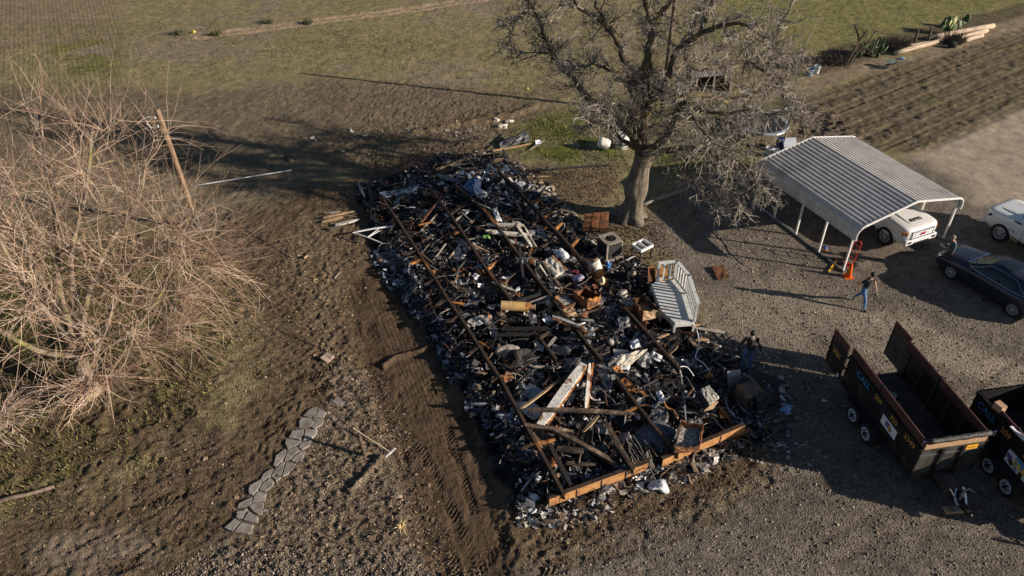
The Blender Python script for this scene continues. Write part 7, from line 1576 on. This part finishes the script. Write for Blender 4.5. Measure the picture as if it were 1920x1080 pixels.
p = g(1545, 471); root = thing('ball', 'orange and blue ball against the carport base rail', 'ball', p)
import bmesh
bm = bmesh.new(); bmesh.ops.create_uvsphere(bm, u_segments=16, v_segments=10, radius=.14); me = bpy.data.meshes.new('cover'); bm.to_mesh(me); bm.free(); me.materials.append(mat('ball_orange', (.42, .14, .05), None, rough=.6)); me.materials.append(mat('ball_blue', (.03, .07, .22), None, rough=.6))
for pl in me.polygons: pl.material_index = 1 if pl.center.z > .03 else 0; pl.use_smooth = True
o = bpy.data.objects.new('cover', me); COL.objects.link(o); o.parent = root; o.location = (0, 0, .14)
m = MB(); m.tube([(.142 * math.cos(t * .3142), .142 * math.sin(t * .3142), .16) for t in range(21)], .006, 4); m.build('seam', M_trim, root)
p, q = g(1553, 511, .05), g(1567, 491, .05); m = MB(); m.bar(p, q, .06, .05); o = m.build('yellow_level', mat('yellow_paint', (.75, .42, .02), None, rough=.5), None, (p + q) / 2); tag(o, 'yellow bar lying beside the orange cone', 'level')
p = g(1557, 488); m = MB(); m.box((0, 0, .05), (.55, .16, .10), Matrix.Rotation(-.5, 3, 'Z')); m.box((.35, -.15, .04), (.3, .3, .06), Matrix.Rotation(-.2, 3, 'Z')); o = m.build('black_toolbox', M_trim, None); o.location = p; tag(o, 'black flat case on the ground left of the hand truck', 'case')
def bucket(label, a, r, h, m_, lying=False, group=None, m2=None):
    p = g(*a); root = thing('bucket', label, 'bucket', p, 0, group); Mx = Matrix.Rotation(R(80), 3, 'Y') if lying else None
    m = MB(); m.s = True; m.lathe([(r * .82, .01), (r, h), (r * 1.05, h), (r * 1.05, h - .04), (r * .96, h - .045)], 18, (0, 0, r if lying else 0), Mx, cap=False); m.lathe([(r * .8, .012), (r * .8, .02)], 18, (0, 0, r if lying else 0), Mx); m.build('shell', m_, root)
    m = MB(); m.tube([(r * math.cos(t * .314) if not lying else .1, r * math.sin(t * .314), h * .95 + r * .5 * math.sin(t * .314)) for t in range(11)], .008, 4); m.build('handle', M_steelg, root)
    if m2: m = MB(); m.s = True; m.lathe([(r * .96, h - .03), (r * .5, h)], 18); m.build('lid', m2, root)
    return root
M_bw = mat('bucket_white', (.55, .57, .60), (.68, .70, .72), 4, .5, c3=(.3, .3, .32), c3pos=(.6, .7)); M_navy = mat('navy_plastic', (.015, .025, .11), None, rough=.35)
bucket('white bucket, left of two by the far carport corner', (1441, 290), .20, .42, M_bw); bucket('white bucket, right of two by the far carport corner', (1453, 293), .19, .38, M_bw); bucket('tall navy blue drum behind the white buckets', (1460, 279), .22, .62, M_navy, m2=M_navy)
p = g(1477, 281); m = MB(); m.slab([[(-.35, -.3, .35), (.35, -.25, .40)], [(-.3, .3, .55), (.4, .3, .6)]], .04); m.box((0, 0, .18), (.6, .5, .34)); o = m.build('foam_crate', M_bw, None); o.location = p; tag(o, 'white lidded crate by the far carport corner, right of the drum', 'crate')
bucket('light blue bucket at the hedge end near the old tree', (1517, 141), .24, .42, mat('blue_bucket', (.20, .32, .46), None, rough=.5)); bucket('white bucket standing right of the light blue one', (1530, 137), .20, .50, M_bw)
# white barrels behind the big trunk
for lb, a, r_, h_, ly in (('white plastic barrel lying left of the old tree', (1131, 281), .30, .62, 1), ('larger white plastic barrel half hidden by the old tree twigs', (1165, 276), .40, .85, 0)):
    p = g(*a); root = thing('plastic_barrel', lb, 'barrel', p); Mx = (Matrix.Rotation(R(-70), 3, 'Y') if ly else Matrix.Rotation(R(8), 3, 'X')); c = (0.3, 0, r_ * 1.0) if ly else (0, 0, 0); m = MB(); m.s = True
    m.lathe([(r_ * .8, 0), (r_ * .96, .05), (r_, h_ * .3), (r_ * .97, h_ * .5), (r_, h_ * .7), (r_ * .94, h_ * .95), (r_ * .7, h_)], 20, c, Mx); m.build('shell', mat('barrel_white', (.60, .58, .53), (.72, .70, .65), 4, .5), root); m = MB(); q = Mx @ Vector((r_ * .4, 0, h_ + .01)) + Vector(c); m.lathe([(.06, -.02), (.06, .03)], 10, q, Mx); m.build('cap', M_bw, root)
# grey timber right of the trunk, brick by it
stick('timber_beam', 'timber', 'long grey timber lying in the shade right of the old trunk', (1204, 388), (1278, 362), .12, .12, .11, .10, M_greyw, 4)
p = g(1199, 392); m = MB(); m.box((0, 0, .2), (.22, .2, .4), Matrix.Rotation(.2, 3, 'Y')); o = m.build('wood_block', M_wood, None); o.location = p; tag(o, 'tan wooden block leaning on the right of the old trunk', 'timber')
# trampoline
p = g(1424, 252); root = thing('trampoline', 'round black trampoline with grey-blue rim behind the carport', 'trampoline', p); RT = 1.45; M_pad = mat('trampoline_pad', (.22, .27, .34), (.34, .40, .48), 5, .6)
m = MB(); m.s = True; m.lathe([(RT * .02, .70), (RT * .5, .69), (RT * .86, .70)], 40, cap=False); m.build('jumping_mat', mat('trampoline_mat', (.03, .032, .036), None, rough=.7), root)
m = MB(); m.s = True; m.lathe([(RT * .86, .72), (RT * .90, .745), (RT * 1.0, .75), (RT * 1.02, .70)], 40, cap=False); m.build('rim_pad', M_pad, root); m = MB(); m.tube([(RT * 1.01 * math.cos(t * math.pi / 20), RT * 1.01 * math.sin(t * math.pi / 20), .66) for t in range(41)], .03, 6); m.build('frame_ring', M_steelg, root)
for k in range(6): a = k * math.pi / 3 + .3; m = MB(); m.tube([(RT * math.cos(a), RT * math.sin(a), 0), (RT * 1.03 * math.cos(a), RT * 1.03 * math.sin(a), 2.2)], .022, 6); m.build('pole', M_trim, root)
m = MB(); m.tube([(RT * math.cos(t * math.pi / 20), RT * math.sin(t * math.pi / 20), 2.15) for t in range(41)], .022, 5); m.build('net_hoop', M_pad, root)
m = MB()
for k in range(60): a = k * math.pi / 30; m.bar((RT * math.cos(a), RT * math.sin(a), .75), (RT * math.cos(a), RT * math.sin(a), 2.13), .012, .012)
for z in np.arange(.9, 2.1, .14): m.tube([(RT * math.cos(t * math.pi / 20), RT * math.sin(t * math.pi / 20), float(z)) for t in range(41)], .008, 3)
tag(m.build('safety_net', M_trim, root), kind='stuff')
# low shed behind the old tree
p = g(1325, 165); root = thing('lean_to_shed', 'low shed with dark corrugated roof behind the old tree crown', 'shed', p, R(12)); M_sh = mat('weathered_sheet', (.16, .14, .125), (.30, .27, .24), 3, .7, .3); m = MB(); m.grid([[Vector((-1.3 + k * .0867, y, z + (.03 if k % 2 else 0))) for k in range(31)] for y, z in ((-.9, 1.15), (.9, 1.55))]); m.build('roof', M_sh, root).modifiers.new('t', 'SOLIDIFY').thickness = .01
for nm, c, s3 in (('back_wall', (0, .8, .7), (2.4, .04, 1.4)), ('side_wall', (-1.18, 0, .55), (.04, 1.55, 1.1)), ('side_wall', (1.18, 0, .55), (.04, 1.55, 1.1))): m = MB(); m.box(c, s3); m.build(nm, M_charw, root)
for x in (-1.15, 0, 1.15): m = MB(); m.box((x, -.82, .55), (.09, .09, 1.1)); m.build('post', M_greyw, root)
# logs, posts, cactus and brush along the far hedge
M_log = mat('peeled_log', (.36, .27, .19), (.52, .42, .31), 4, .85, bump=.4, c3=(.2, .14, .09), c3pos=(.58, .7))
for lb, a, b_, r_ in (('single peeled log lying left of the log pile', (1678, 104), (1764, 80), .17), ('longest peeled log on top of the far log pile', (1738, 76), (1861, 53), .20), ('short peeled log in front at the far log pile', (1806, 81), (1840, 71), .17), ('middle peeled log of the far log pile', (1792, 77), (1848, 62), .19), ('grey plank log left under the far log pile', (1700, 90), (1740, 84), .10)):
    stick('log', 'log', lb, a, b_, .18, .18, r_, r_ * .9, M_log, 10, .02)
for lb, a, b_ in (('dark fence post, left of two leaning by the far logs', (1714, 84), (1722, 55)), ('dark fence post, right of two leaning by the far logs', (1740, 82), (1747, 50))):
    p = g(*a); q = aty(*b_, p.y + .1); m = MB(); m.tube([p - Vector((0, 0, .1)), q], .09, 7); tag(m.build('fence_post', M_charw, None, p), lb, 'post')
M_cac = mat('cactus_green', (.06, .10, .04), (.12, .17, .07), 5, .6); M_cacy = mat('cactus_yellow', (.35, .36, .16), (.46, .45, .22), 5, .6)
for ci, (a, n_, lb) in enumerate((((1640, 104), 22, 'green and yellow prickly pear beside the small bare tree'), ((1772, 62), 12, 'green prickly pear behind the longest log'), ((1797, 52), 8, 'small dark prickly pear at the far end of the logs'), ((1620, 106), 10, 'dark prickly pear shaded by the small bare tree'))):
    p = g(*a); root = thing('prickly_pear', lb, 'cactus', p); rg = random.Random(ci + 50)
    for k in range(n_):
        m = MB(); m.s = True; r_ = rg.uniform(.14, .24); c = Vector((rg.uniform(-.5, .5), rg.uniform(-.35, .35), rg.uniform(.15, .95))); Mx = Matrix.Rotation(rg.uniform(0, 3.1), 3, 'Z') @ Matrix.Rotation(rg.uniform(-.5, .5), 3, 'X') @ Matrix.Diagonal(Vector((1, .18, 1.35))); m.lathe([(r_ * math.cos(t), r_ * math.sin(t)) for t in (-1.5, -1, -.5, 0, .5, 1, 1.5)], 9, c, Mx); m.build('pad', M_cacy if k % 5 == 0 else M_cac, root)
for ci, (a, n_, sp_, lb, mm) in enumerate((((1680, 92), 240, .7, 'dry brush tangle left of the fence posts', M_twigd), ((1785, 80), 150, .5, 'dark brush heap against the middle of the log pile', M_twigd), ((1560, 118), 280, 1.0, 'dry brush at the hedge end beside the old tree', M_twigd), ((1495, 125), 220, 1.2, 'grey brush thicket under the right end of the old tree crown', M_twig), ((1290, 175), 160, 1.3, 'grey brush below the old tree crown, left of the shed', M_twigd))):
    p = g(*a); rg = random.Random(ci + 70); m = MB()
    for k in range(n_): m.tube(shoot(p + Vector((rg.uniform(-sp_, sp_), rg.uniform(-.5, .5), 0)), Vector((rg.uniform(-.6, .6), rg.uniform(-.6, .6), 1)), rg.uniform(.4, 1.1), 4, rg, .35, -.02), [.028, .023, .018, .014, .008], 3, cap=False)
    tag(tag(m.build('brush', mm, None, p), lb, 'brush'), kind='stuff')
lump('tyre_heap', 'tyre', 'old dark tyre against the middle of the log pile', (1786, 84), .15, (.36, .3, .22), M_rub, 91, rough_=.2)
# small dark cart on the furrows' edge
p = g(1671, 128); root = thing('wheelbarrow', 'small dark wheelbarrow on the path above the ploughed plot', 'wheelbarrow', p, R(20)); m = MB(); m.slab([[(-.4, -.3, .5), (.35, -.3, .55)], [(-.25, 0, .25), (.2, 0, .25)], [(-.4, .3, .5), (.35, .3, .55)]], .02); m.build('tray', mat('green_tray', (.03, .06, .05), None, rough=.5), root)
for y in (-.2, .2): m = MB(); m.tube([(-.4, y * .4, .18), (.3, y, .3), (.8, y * 1.2, .5)], .02, 6); m.build('handle', M_charw, root); m = MB(); m.tube([(.25, y, .3), (.3, y, 0)], .018, 6); m.build('leg', M_trim, root)
m = MB(); m.lathe([(.05, -.04), (.18, -.04), (.18, .04), (.05, .04)], 14, (-.42, 0, .18), Matrix.Rotation(math.pi / 2, 3, 'X')); m.build('wheel', M_rub, root)
lump('blue_bag', 'bag', 'small blue bag lying below the single peeled log', (1691, 110), .06, (.2, .14, .1), mat('blue_bag', (.2, .3, .45), None), 92)
for i, (a, s_, lb) in enumerate((((363, 60), .16, 'bright yellow bag at the left end of the sandy track'), ((990, 167), .07, 'small yellow scrap on bare soil left of the leaning tree'))): lump('yellow_bag', 'bag', lb, a, .05, (s_, s_ * .6, .12), mat('bright_yellow', (.50, .43, .08), None), 93 + i)
for i, a in enumerate(((405, 66), (503, 43), (577, 45), (335, 64))): 
    rg = random.Random(i + 200); p = g(*a); m = MB()
    for k in range(90): m.tube(shoot(p + Vector((rg.uniform(-.35, .35), rg.uniform(-.3, .3), 0)), Vector((rg.uniform(-.7, .7), rg.uniform(-.7, .7), 1)), rg.uniform(.2, .45), 2, rg, .3, 0), [.02, .015, .006], 3, cap=False)
    tag(m.build('weed_tuft', mat('dark_weed', (.045, .05, .02), (.09, .09, .04), 5, .9), None, p), ['dark weed tuft near the left end of the sandy track', 'dark weed tuft halfway along the sandy track', 'dark weed tuft farthest right on the sandy track', 'dark weed clump left of the yellow bag'][i], 'weed'); tag(LAST[0], kind='stuff')
# rocks at the edge of the grass
for i, (a, s_) in enumerate((((942, 237), .3), ((955, 228), .2), ((930, 225), .22), ((1300, 400), .12))): lump('rock', 'rock', ['pale rock left of the separate debris pile', 'small pale rock above the separate debris pile', 'pale flat rock farthest left above the debris pile', 'dark clod in the shade right of the old trunk'][i], a, .05, (s_, s_ * .7, s_ * .5), M_cream if i < 3 else M_charw, 300 + i)
stick('branch_log', 'branch', 'thin branch lying on gravel below the tree shadow', (1335, 430), (1400, 500), .04, .04, .03, .015, M_greyw, 5, .05)
